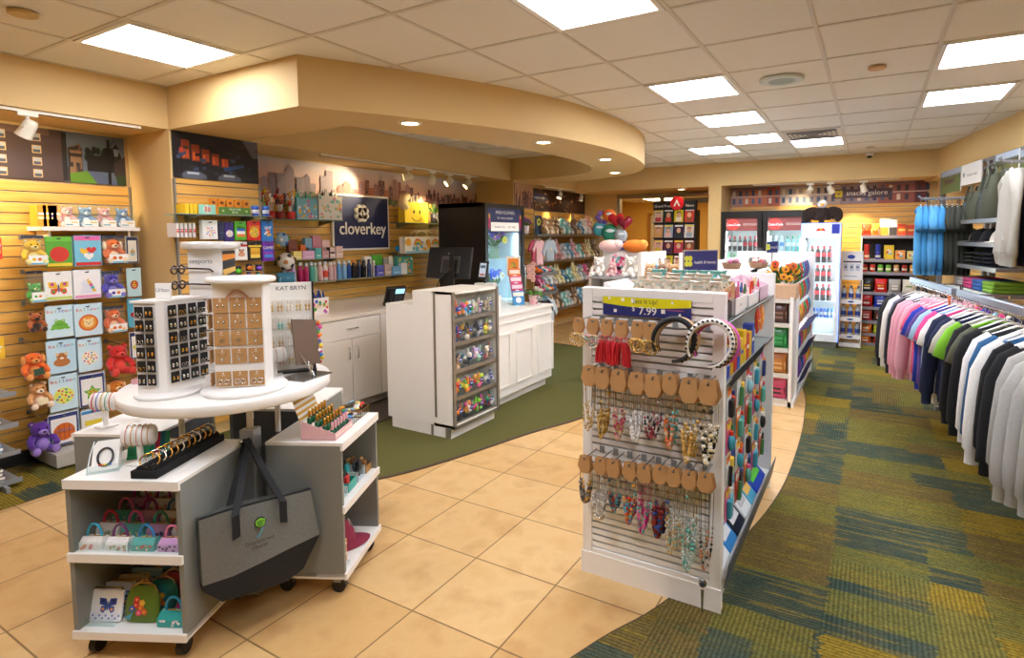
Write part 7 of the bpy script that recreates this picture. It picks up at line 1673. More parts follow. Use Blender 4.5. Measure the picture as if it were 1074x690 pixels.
# section signs
def sign(p, w, h, rz, txt, label, post=.05, z0=None):
 t = thing('section_sign', label, 'sign', p, rz, 'navy section signs')
 g = G(); g.box(-w/2, 0, 0, w/2, .008, h, SILVER); g.box(-.01, .0, -post, .01, .008, 0, SILVER); g.box(-.05, -.03, -post, .05, .04, -post+.006, SILVER); g.obj('frame', t)
 g = G(); g.box(-w/2+.007, -.001, .007, w/2-.007, 0, h-.007, M('#2a3068', .4)); ck = M('#c8c83a', .4); cx = -w*.36; r = h*.13
 for a in range(4): g.dot(cx+r*math.cos(PI/4+a*PI/2), h*.5+r*1.3*math.sin(PI/4+a*PI/2), r*.95, ck, -.0014)
 g.dot(cx, h*.5, r*.3, M('#2a3068'), -.0018); vs, fs = _glyphs(txt, 'CENTER'); ww = max(v[0] for v in vs)-min(v[0] for v in vs); sz = min(h*.42, w*.62/ww); g.text(txt, w*.12, h*.38, sz, WH, -.0014, .0004); g.obj('navy_panel', t)
a = U(711, 287, y=3.05); sign(Vector((a.x+.095, 3.17, a.z+.005)), .235, .125, .9, 'health & beauty', 'navy section sign reading health & beauty on the jewellery gondola', a.z-1.287)
# ================================================================== plush toy wall behind the flower cooler
def mural_dusk2(g, w, h):
 g.rect(0, 0, w, h, M('#c89a78', .5, vary=.1, scale=4), -.001); skyline(g, 0, w, 0, h, 16, ['#5a3438', '#6e4440', '#48303a'], -.0014, .25, .75, 6, ['#c88a6a'])
mural('mural', 'small dusk skyline mural beside the flower cooler', .5, .36, (-4.51, 6.9, 2.01), LEFT, mural_dusk2)
def mural_shops(g, w, h):
 R = random.Random(4); g.rect(0, 0, w, h, M('#3a2620', .5, vary=.3, scale=6), -.001)
 for i in range(70): x, z = R.random()*w*.97, R.random()*h*.9; s = R.uniform(.02, .07); g.rect(x, z, min(w, x+s), min(h, z+s*.6), M(R.choice(['#6a3a24', '#8a4a30', '#2a1c1a', '#a8704a', '#c89a6a', '#4a2a20']), .5), -.0014-.00001*i)
 g.rect(.42, h*.45, .95, h*.75, NAVY, -.0025); g.text('create a smile', .68, h*.55, .06, WH, -.003)
mural('mural', 'brown shopfront mural over the plush toys', 2.4, .37, (-4.837, 7.46, 2.01), LEFT, mural_shops)
PC = [('#e8e4dc', '#f4f2ee', 'white'), ('#e0a8a8', '#f4d8d8', 'pink'), ('#a8b4b8', '#e0e4e4', 'grey'), ('#c89a6a', '#ecd8b8', 'tan'), ('#e8d898', '#f4ecc8', 'cream yellow'), ('#5a9ab8', '#c8e0e8', 'blue'), ('#d85a8a', '#f0b8d0', 'rose'), ('#8a6a50', '#d8c0a0', 'brown'), ('#7ac0b8', '#d8f0ec', 'aqua')]
PPROTO = {}
def toy(k, p, rz, s, label, group):
 ears = ['round', 'long', 'flop'][k % 3]; key = (k % 9, ears)
 if key not in PPROTO: PPROTO[key] = plush(PC[k % 9][0], PC[k % 9][1], 1.0, True, ears).mesh('plush_toy')
 o = bpy.data.objects.new('plush_toy', PPROTO[key]); COL.objects.link(o); o.location = p; o.rotation_euler = (0, 0, rz); o.scale = (s, s, s); tag(o, label, 'plush toy', group); return o
SX = -4.45
shz = [(1.62, 'top'), (1.20, 'second'), (.80, 'third'), (.40, 'lowest')]
for z, nm in shz:
 g = G(); g.box(0, -.36, -.02, 2.35, 0, 0, M('#4a4642', .4)); g.box(0, -.365, -.035, 2.35, -.36, .005, STEEL)
 single(g, 'wall_shelf', 'dark shelf of plush toys on the toy wall, %s one' % nm, 'shelf', (-4.828, 7.48, z), LEFT)
R = random.Random(21)
for r, (z, nm) in enumerate(shz):
 for i in range(11):
  k = (i*4+r*3+(i*i) % 5) % 9; q = toy(k, (SX-.09+R.uniform(-.02, .02), 7.60+i*.205, z), LEFT+R.uniform(-.3, .3), R.uniform(1.35, 1.75), '%s plush toy, %s from the left on the %s shelf of the toy wall' % (PC[k][2], ORD[i+1], nm), 'plush toys on the toy wall')
# cards, flowers and baby clothes on the boxed column
g = G(); g.box(0, -.3, -.008, .48, 0, 0, GLASS('#cfe6dc', .32, .03)); single(g, 'glass_shelf', 'glass shelf with an orchid and navy sign beside the flower cooler', 'shelf', (-4.498, 6.92, 1.62), LEFT)
flower_pot(551, 1.622, '#e8d8d8', ['#a85ab8', '#b87ac8', '#9a4aa8'], 'purple orchid in a pale pot beside the flower cooler', .12, -4.35, n=10)
g = G(); g.box(-.09, 0, 0, .09, .01, .27, M('#2a3450')); g.dot(0, .18, .055, M('#d8d83a'), -.001); g.dot(0, .18, .025, M('#2a3450'), -.0015); single(g, 'clover_sign', 'small navy sign with a yellow clover ring near the plush toys', 'sign', (-4.30, 7.22, 1.622), LEFT)
q = toy(3, (-4.25, 7.34, 1.62), LEFT, 1.5, 'tan and white plush toy behind the small navy sign', None)
def baby(p, c, label, short=False, rz=LEFT, s=1.0):
 t = thing('baby_romper', label, 'baby clothes', p, rz, 'baby clothes on the hangrail'); m = M(c, .9, vary=.06, scale=60); g = G(Matrix.Scale(s, 4))
 g.prism([(-.08, 0), (-.015, 0), (0, .03), (.015, 0), (.08, 0), (.075, .15), (.085, .24), (.14, .17), (.17, .2), (.10, .3), (.04, .32), (0, .30), (-.04, .32), (-.10, .3), (-.17, .2), (-.14, .17), (-.085, .24), (-.075, .15)] if not short else [(-.1, .05), (.1, .05), (.095, .2), (.16, .12), (.19, .16), (.11, .3), (.04, .32), (0, .3), (-.04, .32), (-.11, .3), (-.19, .16), (-.16, .12), (-.095, .2)], m, -.012, .012); g.obj('romper', t)
 g = G(Matrix.Scale(s, 4)); g.tube([(-.06, 0, .305), (0, 0, .335), (.06, 0, .305)], .004, WH, 5); g.tube([(0, 0, .335), (0, 0, .37), (.012, 0, .378)], .002, CHROME, 5); g.ball((.0, -.016, .2), (.02, .008, .02), M('#f0e4c0'), 8, 6); g.obj('hanger', t)
for i, (y, c, l) in enumerate(((6.98, '#c8506a', 'dark pink baby romper behind the pale pink one'), (7.04, '#eab8b8', 'pale pink baby romper hanging beside the flower cooler'), (7.30, '#b0bcc4', 'pale blue grey baby top next to the pink romper'))): baby((-4.22+.03*i, y, 1.17), c, l, i == 2, s=1.15)
g = G(); g.tube([(0, 0, 0), (0, -.35, 0)], .008, CHROME, 6); g.tube([(.36, 0, 0), (.36, -.35, 0)], .008, CHROME, 6); g.tube([(-.05, -.28, .02), (.42, -.28, .02)], .008, CHROME, 6); single(g, 'hangrail', 'chrome hangrail of baby clothes beside the flower cooler', 'rail', (-4.498, 6.97, 1.57), LEFT)
for j, z in enumerate((1.06, .78)):
 g = G(); g.box(0, -.42, -.02, .5, 0, 0, M('#55585c', .4)); g.box(0, -.425, -.04, .5, -.42, .01, STEEL); single(g, 'wall_shelf', 'grey shelf of baby shoes and socks on the boxed column, %s one' % ['upper', 'lower'][j], 'shelf', (-4.498, 6.92, z), LEFT)
 for i in range(6):
  c = [('#e8742a', 'orange'), ('#2a7aa8', 'blue'), ('#e8e0d0', 'cream'), ('#d85a7a', 'pink'), ('#4a9a8a', 'green'), ('#c8b89a', 'tan')][(i+2*j) % 6]; g = G(); m = M(c[0], .8, vary=.1)
  for s in (-.03, .03): g.ball((s, -.02, .03), (.026, .06, .03), m, 10, 6); g.ball((s, .02, .055), (.024, .028, .035), m, 8, 6)
  single(g, 'baby_bootees', 'pair of %s baby bootees on the %s grey shelf' % (c[1], ['upper', 'lower'][j]), 'bootees', (-4.18, 6.97+.08*i, z), LEFT, 'baby bootees')
for i, (c, l) in enumerate((('#e8b0b0', 'pink'), ('#d8d0c0', 'oatmeal'), ('#a8b4a0', 'sage'), ('#6a9ab8', 'blue'), ('#c8d8e0', 'ice blue'))): baby((-4.25, 6.98+.11*i, .2), c, '%s baby outfit hanging under the grey shelves' % l, i % 2 == 0, s=1.35)
# balloon bunch at the end of the toy wall
bl = [(612, 232, '#8a5ab8', 'purple flower foil balloon', 'f'), (651, 0, 0, 0, 0)]
for (u, v, c, l, r) in ((632, 228, '#7a5ab0', 'purple flower shaped foil balloon at the left of the bunch', .11), (639, 226, '#e8702a', 'orange foil balloon in the bunch', .1), (646, 230, '#c8202a', 'bright red heart foil balloon in the bunch', .13), (655, 233, '#8a1428', 'dark red heart foil balloon at the right of the bunch', .13), (629, 240, '#4aa8b8', 'teal striped foil balloon low in the bunch', .11), (640, 244, '#2a8a6a', 'green and white foil balloon in the middle of the bunch', .13), (651, 247, '#a8b0b8', 'silver foil balloon low at the right of the bunch', .1)):
 p = U(u, v, y=7.9); t = thing('foil_balloon', l, 'balloon', p, .4, 'balloon bunch by the toy wall'); g = G(); m = M(c, .12, vary=.05)
 if 'heart' in l:
  hp = heart_pts(0, 0, r); rings = [[(x*s, y, z*s) for x, z in hp] for s, y in ((.05, -.06), (.6, -.05), (.9, -.025), (1, 0), (.9, .025), (.6, .05), (.05, .06))]; g.loft(rings, m)
 elif 'flower' in l:
  for k in range(6): g.ball((r*.6*math.cos(k*1.047), 0, r*.6*math.sin(k*1.047)), (r*.42, .03, r*.42), m, 10, 6)
  g.ball((0, -.01, 0), (r*.35, .035, r*.35), M('#f0d8a0'), 10, 6)
 else:
  g.ball((0, 0, 0), (r, .055, r), m, 16, 10); g.ball((0, -.03, r*.2), (r*.6, .03, r*.3), M('#e0e8ea', .15), 12, 6)
 g.obj('foil_bubble', t); g = G(); g.tube([(0, 0, -r), (.02, 0, -.5), (0, 0, .55-p.z)], .003, WH, 4); g.obj('stick', t)
g = G(); g.lathe([(.11, 0), (.12, .02), (.10, .5), (.12, .55), (.11, .55)], M('#b8b0a8', .4), n=18); p = U(640, 260, y=7.9); single(g, 'balloon_stand', 'grey pot stand holding the bunch of foil balloons', 'stand', (p.x, 7.9, .004), 0)
# ================================================================== doorway and what lies beyond
DOORF = M('#b4ab98', .4, .3)
g = G(); dx0, dx1, dy, dH = -4.2, -2.26, 9.93, 2.28
for x in (dx0, -3.36, dx1-.06): g.box(x, dy, 0, x+.06, dy+.1, dH, DOORF)
g.box(dx0, dy, dH, dx1, dy+.1, dH+.07, DOORF); g.box(-2.9, dy-.03, dH-.12, -2.3, dy, dH-.03, M('#8a8478', .4)); struct(g, 'door_1')
g = G(); YW = M('#e0b860', .7); g.box(-5.4, 12.6, 0, 1, 12.75, CEIL, YW); g.box(-5.4, 10.2, 0, -5.25, 12.6, CEIL, YW); g.box(-2.25, 10.2, 0, -2.1, 12.6, CEIL, YW); g.box(-4.85, 10.2, 2.35, -2.1, 12.6, 2.45, WH); struct(g, 'wall_corridor')
g = G(); g.rbox(0, 0, 0, .85, .05, 2.05, M('#c8bfa4', .5), .004, 1); g.tube([(.08, -.03, 1.0), (.2, -.03, 1.0)], .012, CHROME, 6); g.box(-.07, -.01, 0, 0, .06, 2.1, M('#a8763a')); g.box(.85, -.01, 0, .92, .06, 2.1, M('#a8763a')); o = g.obj('door_2', None, (-4.45, 12.53, 0)); o['kind'] = 'structure'
t = thing('corridor_light', 'warm corridor light beyond the doorway', 'ceiling light', (-3.8, 11.4, 2.35)); g = G(); g.box(-.3, -.3, -.02, .3, .3, 0, M('#ffe0a8', emit=14, vary=0)); g.obj('diffuser', t); g = G(); g.box(-.33, -.33, -.012, .33, -.3, 0, WH); g.box(-.33, .3, -.012, .33, .33, 0, WH); g.box(-.33, -.3, -.012, -.3, .3, 0, WH); g.box(.3, -.3, -.012, .33, .3, 0, WH); g.obj('light_frame', t)
g = G(); g.rbox(0, 0, .0, .06, .05, 1.35, M('#d8d0c0'), .004, 1); g.box(-.06, -.05, 0, .12, .1, .02, DARK); single(g, 'post_stand', 'pale slim post stand in the doorway', 'stand', (-3.95, 9.6, .0), 0)
# magazine rack
t = thing('magazine_rack', 'black magazine rack with a lettered header and red round badge', 'rack', (-3.27, 9.35, 0))
g = G(); g.box(0, .02, 0, .72, .3, 2.02, M('#1c1a1a', .5)); g.obj('rack_body', t)
for r in range(6): g = G(); g.box(.0, -.05, .5+.26*r, .72, .03, .515+.26*r, M('#2a2a2c', .4)); g.obj('tier', t)
g = G(); g.box(0, -.02, 2.02, .74, .05, 2.17, M('#17181c', .4)); g.text('Grand Press', .17, 2.07, .06, WH, -.021); g.text('News', .63, 2.07, .06, WH, -.021); g.cyl((.42, -.05, 2.13), (.42, -.02, 2.13), .115, M('#d0202a', .35), n=28); g.poly([(.42, 2.2), (.36, 2.08), (.39, 2.08), (.42, 2.14), (.45, 2.08), (.48, 2.08)], WH, -.0515); g.obj('header', t)
mc = ['#c8b8a0', '#6a2a3a', '#e8d8c8', '#2a3a2a', '#b83a4a', '#d8a060', '#d8c02a', '#8a4a2a', '#9ab0c0', '#c83a2a', '#e8b0a0', '#3a2a4a']
for r in range(5):
 for i in range(4):
  c = mc[(r*5+i*3) % 12]; g = G(RX(math.radians(-10))); g.box(-.078, 0, 0, .078, .006, .22, M(c, .3, vary=.1)); g.dot(0, .12, .035, M('#d8a888'), -.0006, rz=.045); g.rect(-.05, .01, .05, .085, M(mc[(r+i*5+4) % 12]), -.0004); g.rect(-.07, .185, .07, .212, M('#f0ece4' if (r+i) % 2 else '#e8d23a'), -.0006); g.dot(0, .155, .036, M('#3a2418'), -.0005, rz=.022)
  single(g, 'magazine', 'portrait magazine on the black rack, %s row down, %s from left' % (ORD[r+1], ORD[i+1]), 'magazine', (-3.18+.178*i, 9.315, 1.815-.26*r+.002), 0, 'magazines on the black rack')
# ================================================================== toy gondola behind the jewellery gondola
t = thing('toy_gondola', 'white toy gondola carrying pink plush, behind the jewellery gondola', 'gondola', (-2.62, 5.5, 0))
g = G(); g.box(0, .3, 0, .56, .36, 1.42, GW); g.box(.53, 0, 0, .57, .8, 1.42, GW); g.box(-.03, .0, 0, .0, .36, 1.2, GW); g.box(0, 0, 0, .56, .36, .12, GW); g.obj('gondola_body', t)
for z in (.5, .83, 1.16): g = G(); g.box(0, -.06, z-.02, .53, .3, z, M('#a8aeb4', .4)); g.obj('shelf', t)
g = G(); g.box(.57, .02, .82, .95, .5, .84, M('#2a2a2e')); g.box(.57, .02, 1.08, .95, .5, 1.1, M('#2a2a2e')); g.box(.57, .02, 0, .95, .5, .1, GW); g.box(.93, .1, 0, .95, .5, 1.42, GW); g.obj('side_bay', t)
for i, (x, c, l) in enumerate(((.07, 0, 'white plush bunny with a coral vest at the left of the toy gondola'), (.23, 1, 'small pink plush toy in the middle of the toy gondola'), (.44, 0, 'white plush bunny with a pink dress at the right of the toy gondola'))):
 q = toy(c+9*i, (-2.62+x, 5.52, 1.16), 0, [1.25, .95, 1.3][i], l, 'pink plush on the toy gondola')
g = G(); g.box(-.09, 0, 0, .09, .03, .24, M('#f0e4e4', .4)); R = random.Random(8)
for i in range(24): g.rect(*(lambda x, z: (x, z, x+.035, z+.035))(R.uniform(-.085, .05), R.uniform(.005, .2)), M(R.choice(['#e05a8a', '#f4a8c0', '#2a2a3a', '#5ab8c0', '#c83a6a'])), -.001-.0001*i)
single(g, 'toy_pack', 'pink patterned toy pack standing in the middle of the toy gondola', 'box', (-2.36, 5.62, 1.162), 0)
for i, (x, c, l) in enumerate(((.10, '#f0d8d8', 'pale pink gift box'), (.28, '#d8e0d8', 'green and white gift box'), (.45, '#d86a9a', 'bright pink gift box'))): single(carton(.13, .1, .16, c, None, 'flowers', ['#e05a7a', '#5ab06a', '#f0c83a']), 'gift_box', l+' on the lower shelf of the toy gondola', 'box', (-2.62+x, 5.46, .832), 0, 'gift boxes on the toy gondola')
for i, (c, x, y, z, l) in enumerate(((1, .1, .4, 1.42, 'large pale pink plush cushion on top of the toy gondola'), (3, .38, .42, 1.42, 'orange tan plush lying on top of the toy gondola'))): g = G(); g.ball((0, 0, .06), (.14, .09, .07), M(['#f0c8c8', '#e8802a'][i], .9), 14, 9); g.ball((.1, -.02, .08), (.06, .05, .05), M(['#f4d8d8', '#f0a04a'][i], .9), 10, 8); single(g, 'plush_cushion', l, 'cushion', (-2.62+x, 5.5+y-.12, z), 0)
for i in range(6): toy([3, 7, 3, 5, 3, 7][i], (-2.0+.13*(i % 3), 5.62+.1*(i//3), 1.1), .2, 1.25, ['tan', 'brown', 'golden', 'blue', 'caramel', 'dark brown'][i]+' teddy on the side bay of the toy gondola', 'teddies on the toy gondola')
for i in range(5): q = toy([8, 6, 5, 4, 8][i], (-2.02+.08*i, 5.58, .84), .2, .95, ['aqua', 'rose', 'blue', 'yellow', 'mint'][i]+' small plush below the teddies on the toy gondola', 'small plush on the toy gondola')
a = U(648, 263, y=6.0); sign(Vector((a.x+.09, 6.0, a.z)), .2, .115, .15, 'create a smile', 'navy section sign reading create a smile above the toy gondola', a.z-1.42+.02)
# ================================================================== snack gondola further back
sx0, sx1, sy0, sy1 = -1.42, -.58, 5.54, 7.1
t = thing('snack_gondola', 'white snack gondola with end shelves of nut bags and hanging sweets', 'gondola', (0, 0, 0))
g = G(); g.box(sx0, sy0, 0, sx1, sy1, .05, GW); g.box(-1.03, sy0+.3, .05, -.97, sy1, 1.25, GW); g.box(sx0, sy0+.28, .05, sx1, sy0+.31, 1.02, GW); g.box(sx0, sy0+.3, 1.22, -.82, sy1, 1.25, GW); g.obj('gondola_body', t)
g = G(); g.rbox(sx0, sy1, 0, sx1+.02, sy1+.04, 1.40, GW, .004, 1); g.box(sx0, sy0, 1.25, sx0+.03, sy1, 1.33, GW); g.obj('end_panel', t)
for x in (sx0, -.63): g = G(); g.box(x, sy0, 0, x+.03, sy0+.3, 1.02, GW); g.obj('end_stile', t)
for z in (.06, .30, .54, .775, 1.0): g = G(); g.box(sx0+.03, sy0, z-.02, -.63, sy0+.3, z, GW); g.box(sx0+.03, sy0-.005, z-.03, -.63, sy0, z+.008, M('#d8d4cc')); g.obj('end_shelf', t)
for k in range(3): z = .12+.26*k; g = G(); g.add([(sx1-.02, sy0+.35, z), (sx1-.02, sy1, z), (sx1+.05+.02*k, sy1, z+.08), (sx1+.05+.02*k, sy0+.35, z+.08)], [(0, 1, 2, 3), (3, 2, 1, 0)], M('#5a5a9a', .4, vary=.2)); g.box(-.97, sy0+.35, z-.01, sx1-.02, sy1, z, GW); g.obj('sloping_strip', t)
for r, (z, c, a, l) in enumerate(((.775, '#4a2a20', '#8a6a5a', 'brown'), (.54, '#1f7a3a', '#3aa85a', 'green'), (.30, '#b8722a', '#e0b070', 'golden brown'), (.06, '#c84a6a', '#3a2a2a', 'pink and dark'))):
 for i in range(3): g = pouch(.17, .19, .06, c, a, 'bars', None, [a, c, a, c]); single(g, 'nut_bag', '%s snack bag on the end of the snack gondola, %s from the right' % (l, ORD[i+1]), 'snack bag', (-.73-.19*i, sy0+.06, z+.002), 0, 'nut bags on the snack gondola')
R = random.Random(31); sb = ['#e8702a', '#2a5ab8', '#d8302a', '#f0c02a', '#6a3a9a', '#3a9a4a', '#e05a9a', '#2a9ab8']; sbn = ['orange', 'blue', 'red', 'yellow', 'purple', 'green', 'pink', 'teal']
for r in range(5):
 for i in range(6):
  k = (r*3+i*5) % 8; z = [1.12, .92, .70, .46, .20][r]; g = pouch(.13, .19, .05, sb[k], sb[(k+3) % 8]); single(g, 'sweet_bag', '%s sweet bag on the side of the snack gondola, %s row, %s from the front' % (sbn[k], ORD[r+1], ORD[i+1]), 'sweet bag', (sx1-.05+.012*r, sy0+.42+.22*i, z), LEFT, 'sweet bags on the snack gondola')
t = thing('flower_planter', 'wooden planter of yellow and orange artificial flowers on the snack gondola', 'plant', (-.70, 5.68, 1.002))
g = G(); g.rbox(-.125, -.09, 0, .125, .09, .14, M('#c8a482', .6, vary=.1), .02, 3); g.obj('planter', t); g = G(); R = random.Random(3)
for i in range(60):
 a, q = R.uniform(0, 6.28), R.uniform(.06, .2); c = Vector((q*math.cos(a), q*math.sin(a)*.7, .16+R.uniform(0, .17))); b = c*.4+Vector((0, 0, .06)); s_ = Vector((-math.sin(a), math.cos(a), .3))*.018; m_ = (c+b)*.5+Vector((0, 0, .02)); g.add([b, m_+s_, c, m_-s_], [(0, 1, 2, 3)], M(['#3a6a24', '#2c5420', '#4c7c30'][i % 3], .6))
g.obj('foliage', t)
for i in range(13):
 a = i*2.4; q = .05+.10*((i*7) % 10)/10; c = (q*math.cos(a), q*math.sin(a)*.6-.05, .19+.017*((i*5) % 9)); g = G(); m = M(['#f0b020', '#e8702a', '#f0a020', '#e85a2a'][i % 4], .6)
 for k in range(8): g.ball((c[0]+.022*math.cos(k*.785), c[1], c[2]+.022*math.sin(k*.785)), (.016, .008, .012), m, 6, 5)
 g.ball((c[0], c[1]-.008, c[2]), .012, M('#7a3a1a'), 7, 5); g.obj('flower', t)
for i, (x, y, c, l) in enumerate(((-1.24, 5.95, '#d85a8a', 'clear wrapped basket of pink sweets on the snack gondola'), (-1.02, 6.2, '#b83a3a', 'clear wrapped basket of red sweets on the snack gondola'), (-1.1, 6.6, '#e8c8a0', 'clear wrapped basket of beige sweets on the snack gondola'))):
 t = thing('sweet_basket', l, 'basket', (x, y, 1.252)); R = random.Random(i); g = G(); g.lathe([(.08, 0), (.1, .06), (.095, .06), (.08, .01)], M('#8a5a34', .6), n=14); g.obj('basket', t)
 for k in range(10): g = G(); g.ball((R.uniform(-.07, .07), R.uniform(-.06, .06), .06+R.uniform(0, .03)), .025, M([c, '#e8d8c8', '#8a2a4a', '#3a2a24'][k % 4], .3), 8, 6); g.obj('sweet', t)
 g = G(); g.lathe([(.10, .0), (.12, .06), (.08, .12), (.015, .16), (.05, .2)], CLEAR, n=12, cap=False); g.obj('cellophane', t)
sign(Vector((-.93, 6.5, 1.40)), .16, .13, .9, 'snack', 'small violet navy sign standing on the snack gondola', .15)
# ================================================================== snack and drinks wall
def mural_row(g, w, h):
 R = random.Random(6); g.rect(0, 0, w, h, M('#8a6a78', .5, vary=.2, scale=4), -.001); x = 0
 for bw, c in ((.2, '#a87a6a'), (.36, '#c86a3a'), (.2, '#b0502c'), (.85, '#b0a098'), (.5, '#8c7c84'), (.45, '#9a5a50'), (.3, '#6a3038')):
  g.rect(x, 0, min(w, x+bw), h*R.uniform(.85, 1), M(c, .5, vary=.12, scale=8), -.0014)
  for i in range(int(bw/.1)):
   for j in range(2): g.rect(x+.03+i*.1, h*(.15+.42*j), x+.075+i*.1, h*(.42+.42*j), M(R.choice(['#2a3a5a', '#3a2a34', '#4a5a7a', '#e0d0b8']), .4), -.0018)
  g.rect(x, h*.5, min(w, x+bw), h*.54, M('#e0d4c4'), -.0019); x += bw
 g.rect(w*.55, h*.28, w*.84, h*.72, M('#4a3a4c', .5), -.003); g.text('snacks galore', w*.72, h*.42, .10, PAPER, -.0035); ck = M('#e0d03a')
 for a in range(4): g.dot(w*.585+.03*math.cos(PI/4+a*PI/2), h*.5+.03*math.sin(PI/4+a*PI/2), .032, ck, -.0035)
 g.dot(w*.585, h*.5, .012, M('#4a3a4c'), -.004)
mural('mural', 'long mural of painted town houses lettered snacks galore', 2.72, .31, (-2.04, 9.63, 2.05), 0, mural_row)
def tube_lit(W, z0, z1, x): 
 g = G(); g.box(x, .08, z0, x+.015, .1, z1, M('#eefaff', vary=0, emit=32)); return g
def drink(kind, body, cap, lab): return bottle(.031, .235, body, cap, lab, .36, .013, (.42, .72))
DR = {}
def drinks(x0, n, z, y, cols, nm, where):
 for i in range(n):
  c = cols[i % len(cols)]
  if c not in DR: DR[c] = drink(*c[:1], c[1], c[2], c[3]).mesh('drink_bottle')
  o = bpy.data.objects.new('drink_bottle', DR[c]); COL.objects.link(o); o.location = (x0+i*.077, y, z); tag(o, '%s, %s from left, %s' % (c[4], ORD[i+1], where), 'bottle', nm)
COLA = ('a', '#2a1410', '#c8202a', '#e8e0dc', 'cola bottle with white label'); COLR = ('b', '#2a1410', '#c8202a', '#c8202a', 'cola bottle with red label'); LIME = ('c', '#4ab86a', '#3a9a4a', '#e0ece0', 'green soda bottle'); WAT = ('d', '#cfe4f0', '#e8f0f4', '#3a8ac8', 'water bottle'); AQ = ('e', '#7ad0d0', '#2a9a6a', '#e8f4f0', 'aqua bottle'); LEM = ('f', '#d8d8a0', '#3a6a2a', '#e8e0b0', 'pale yellow bottle')
for f, (x0, l) in enumerate(((-2.03, 'left black drinks fridge with glass door and red header'), (-1.42, 'right black drinks fridge with glass door and red header'))):
 t = thing('drinks_fridge', l, 'fridge', (x0, 8.95, 0), 0, 'black drinks fridges'); W, H, D = .6, 1.955, .62; K = M('#141312', .35)
 g = G(); g.box(0, .02, .0, .04, D, H, K); g.box(W-.04, .02, 0, W, D, H, K); g.box(0, .02, H-.05, W, D, H, K); g.box(0, .02, 0, W, D, .2, K); IL = M('#e4f2f0', .4); g.box(.04, D-.03, .2, W-.04, D, H-.05, IL); g.box(.04, .03, .2, .046, D-.03, H-.05, IL); g.box(W-.046, .03, .2, W-.04, D-.03, H-.05, IL); g.obj('cabinet', t)
 g = G(); g.rbox(0, -.02, .16, .07, .02, H, K, .006, 2); g.rbox(W-.07, -.02, .16, W, .02, H, K, .006, 2); g.box(.07, -.02, .16, W-.07, .02, .24, K); g.box(.07, -.02, H-.1, W-.07, .02, H, K); d = g.obj('door', t)
 g = G(); g.box(.07, .0, .24, W-.07, .006, H-.1, CLEAR); g.obj('glass_pane', d); g = G(); g.box(W-.05, -.05, .9, W-.03, -.02, 1.3, M('#3a3a3a')); g.obj('handle', d)
 g = G(); g.box(.07, .02, 1.66, W-.07, .035, H-.1, M('#9a2a20', .4, emit=.25)); g.add([(.075+.09+.1*math.cos(a*PI/8), .0185, 1.755+.085*math.sin(a*PI/8)) for a in range(16)], [tuple(range(16))], M('#d8281e', .4, emit=.5)); g.text('Coca-Cola', .17, 1.735, .05, M('#ffffff', emit=1), .018); g.text('ICE COLD', .42, 1.74, .045, M('#e8d8c8', emit=.5), .018); g.obj('header', t)
 for s in (.05, W-.065): tube_lit(W, .3, 1.64, s).obj('light_tube', t)
 for z in (.5, .78, 1.06, 1.34): g = G(); g.box(.045, .06, z-.01, W-.045, D-.05, z, M('#d8e0e0', .3)); g.obj('shelf', t)
 fn = 'the %s fridge' % ['left', 'right'][f]
 drinks(x0+.105, 6, 1.342, 9.06, [COLA, COLA, COLA, COLR, COLR, COLR] if f == 0 else [WAT, WAT, WAT, AQ, AQ, AQ], 'bottles in the black fridges', 'upper shelf of '+fn)
 drinks(x0+.105, 6, 1.062, 9.06, [LIME, LIME, LIME, COLR, COLR, COLR] if f == 0 else [LEM, LEM, AQ, LEM, WAT, LEM], 'bottles in the black fridges', 'second shelf of '+fn)
# slim white fridge
t = thing('slim_fridge', 'slim white bottle fridge with blue glowing edges under the plush eagle', 'fridge', (-.86, 8.72, 0)); W, H, D = .49, 1.75, .5; FW = M('#eef2f6', .3)
g = G(); g.box(0, .02, .09, .03, D, H, FW); g.box(W-.03, .02, .09, W, D, H, FW); g.box(0, .02, H-.04, W, D, H, FW); g.box(0, .02, .09, W, D, .16, FW); g.box(.03, D-.03, .1, W-.03, D, H-.04, M('#f4f8fa', .4)); g.box(.02, .04, 0, W-.02, D, .09, M('#8a8c90', .4)); g.obj('cabinet', t)
g = G(); g.box(0, -.02, .1, .05, .02, H, FW); g.box(W-.05, -.02, .1, W, .02, H, FW); g.box(.05, -.02, .1, W-.05, .02, .2, FW); g.box(.05, -.02, H-.2, W-.05, .02, H, FW); g.dot(W*.5, H-.085, .03, M('#e8a81e'), -.021, rz=.02); g.poly([(W*.36, H-.105), (W*.44, H-.06), (W*.48, H-.085), (W*.47, H-.105)], M('#d8302a'), -.0215); g.poly([(W*.64, H-.105), (W*.56, H-.06), (W*.52, H-.085), (W*.53, H-.105)], M('#d8302a'), -.0215); g.rect(W*.78, H-.14, W-.01, H-.01, M('#1f2f9a'), -.021); d = g.obj('door', t)
g = G(); BL = M('#5a86ff', vary=0, emit=2.2); g.box(-.006, -.024, .1, 0, .0, H, BL); g.box(W, -.024, .1, W+.006, 0, H, BL); g.box(0, -.024, H, W, 0, H+.006, BL); g.obj('glowing_edge', t)
g = G(); g.box(.05, 0, .2, W-.05, .006, H-.2, CLEAR); g.obj('glass_pane', d)
for s in (.035, W-.05): tube_lit(W, .2, 1.5, s).obj('light_tube', t)
for z in (.42, .66, .93, 1.2): g = G(); g.box(.03, .06, z-.008, W-.03, D-.04, z, M('#e0e8ec', .3)); g.obj('shelf', t)
for z, n in ((1.202, 'top'), (.932, 'second'), (.662, 'third')): drinks(-.86+.13, 4, z, 8.85, [COLR], 'bottles in the slim white fridge', '%s shelf of the slim white fridge' % n)
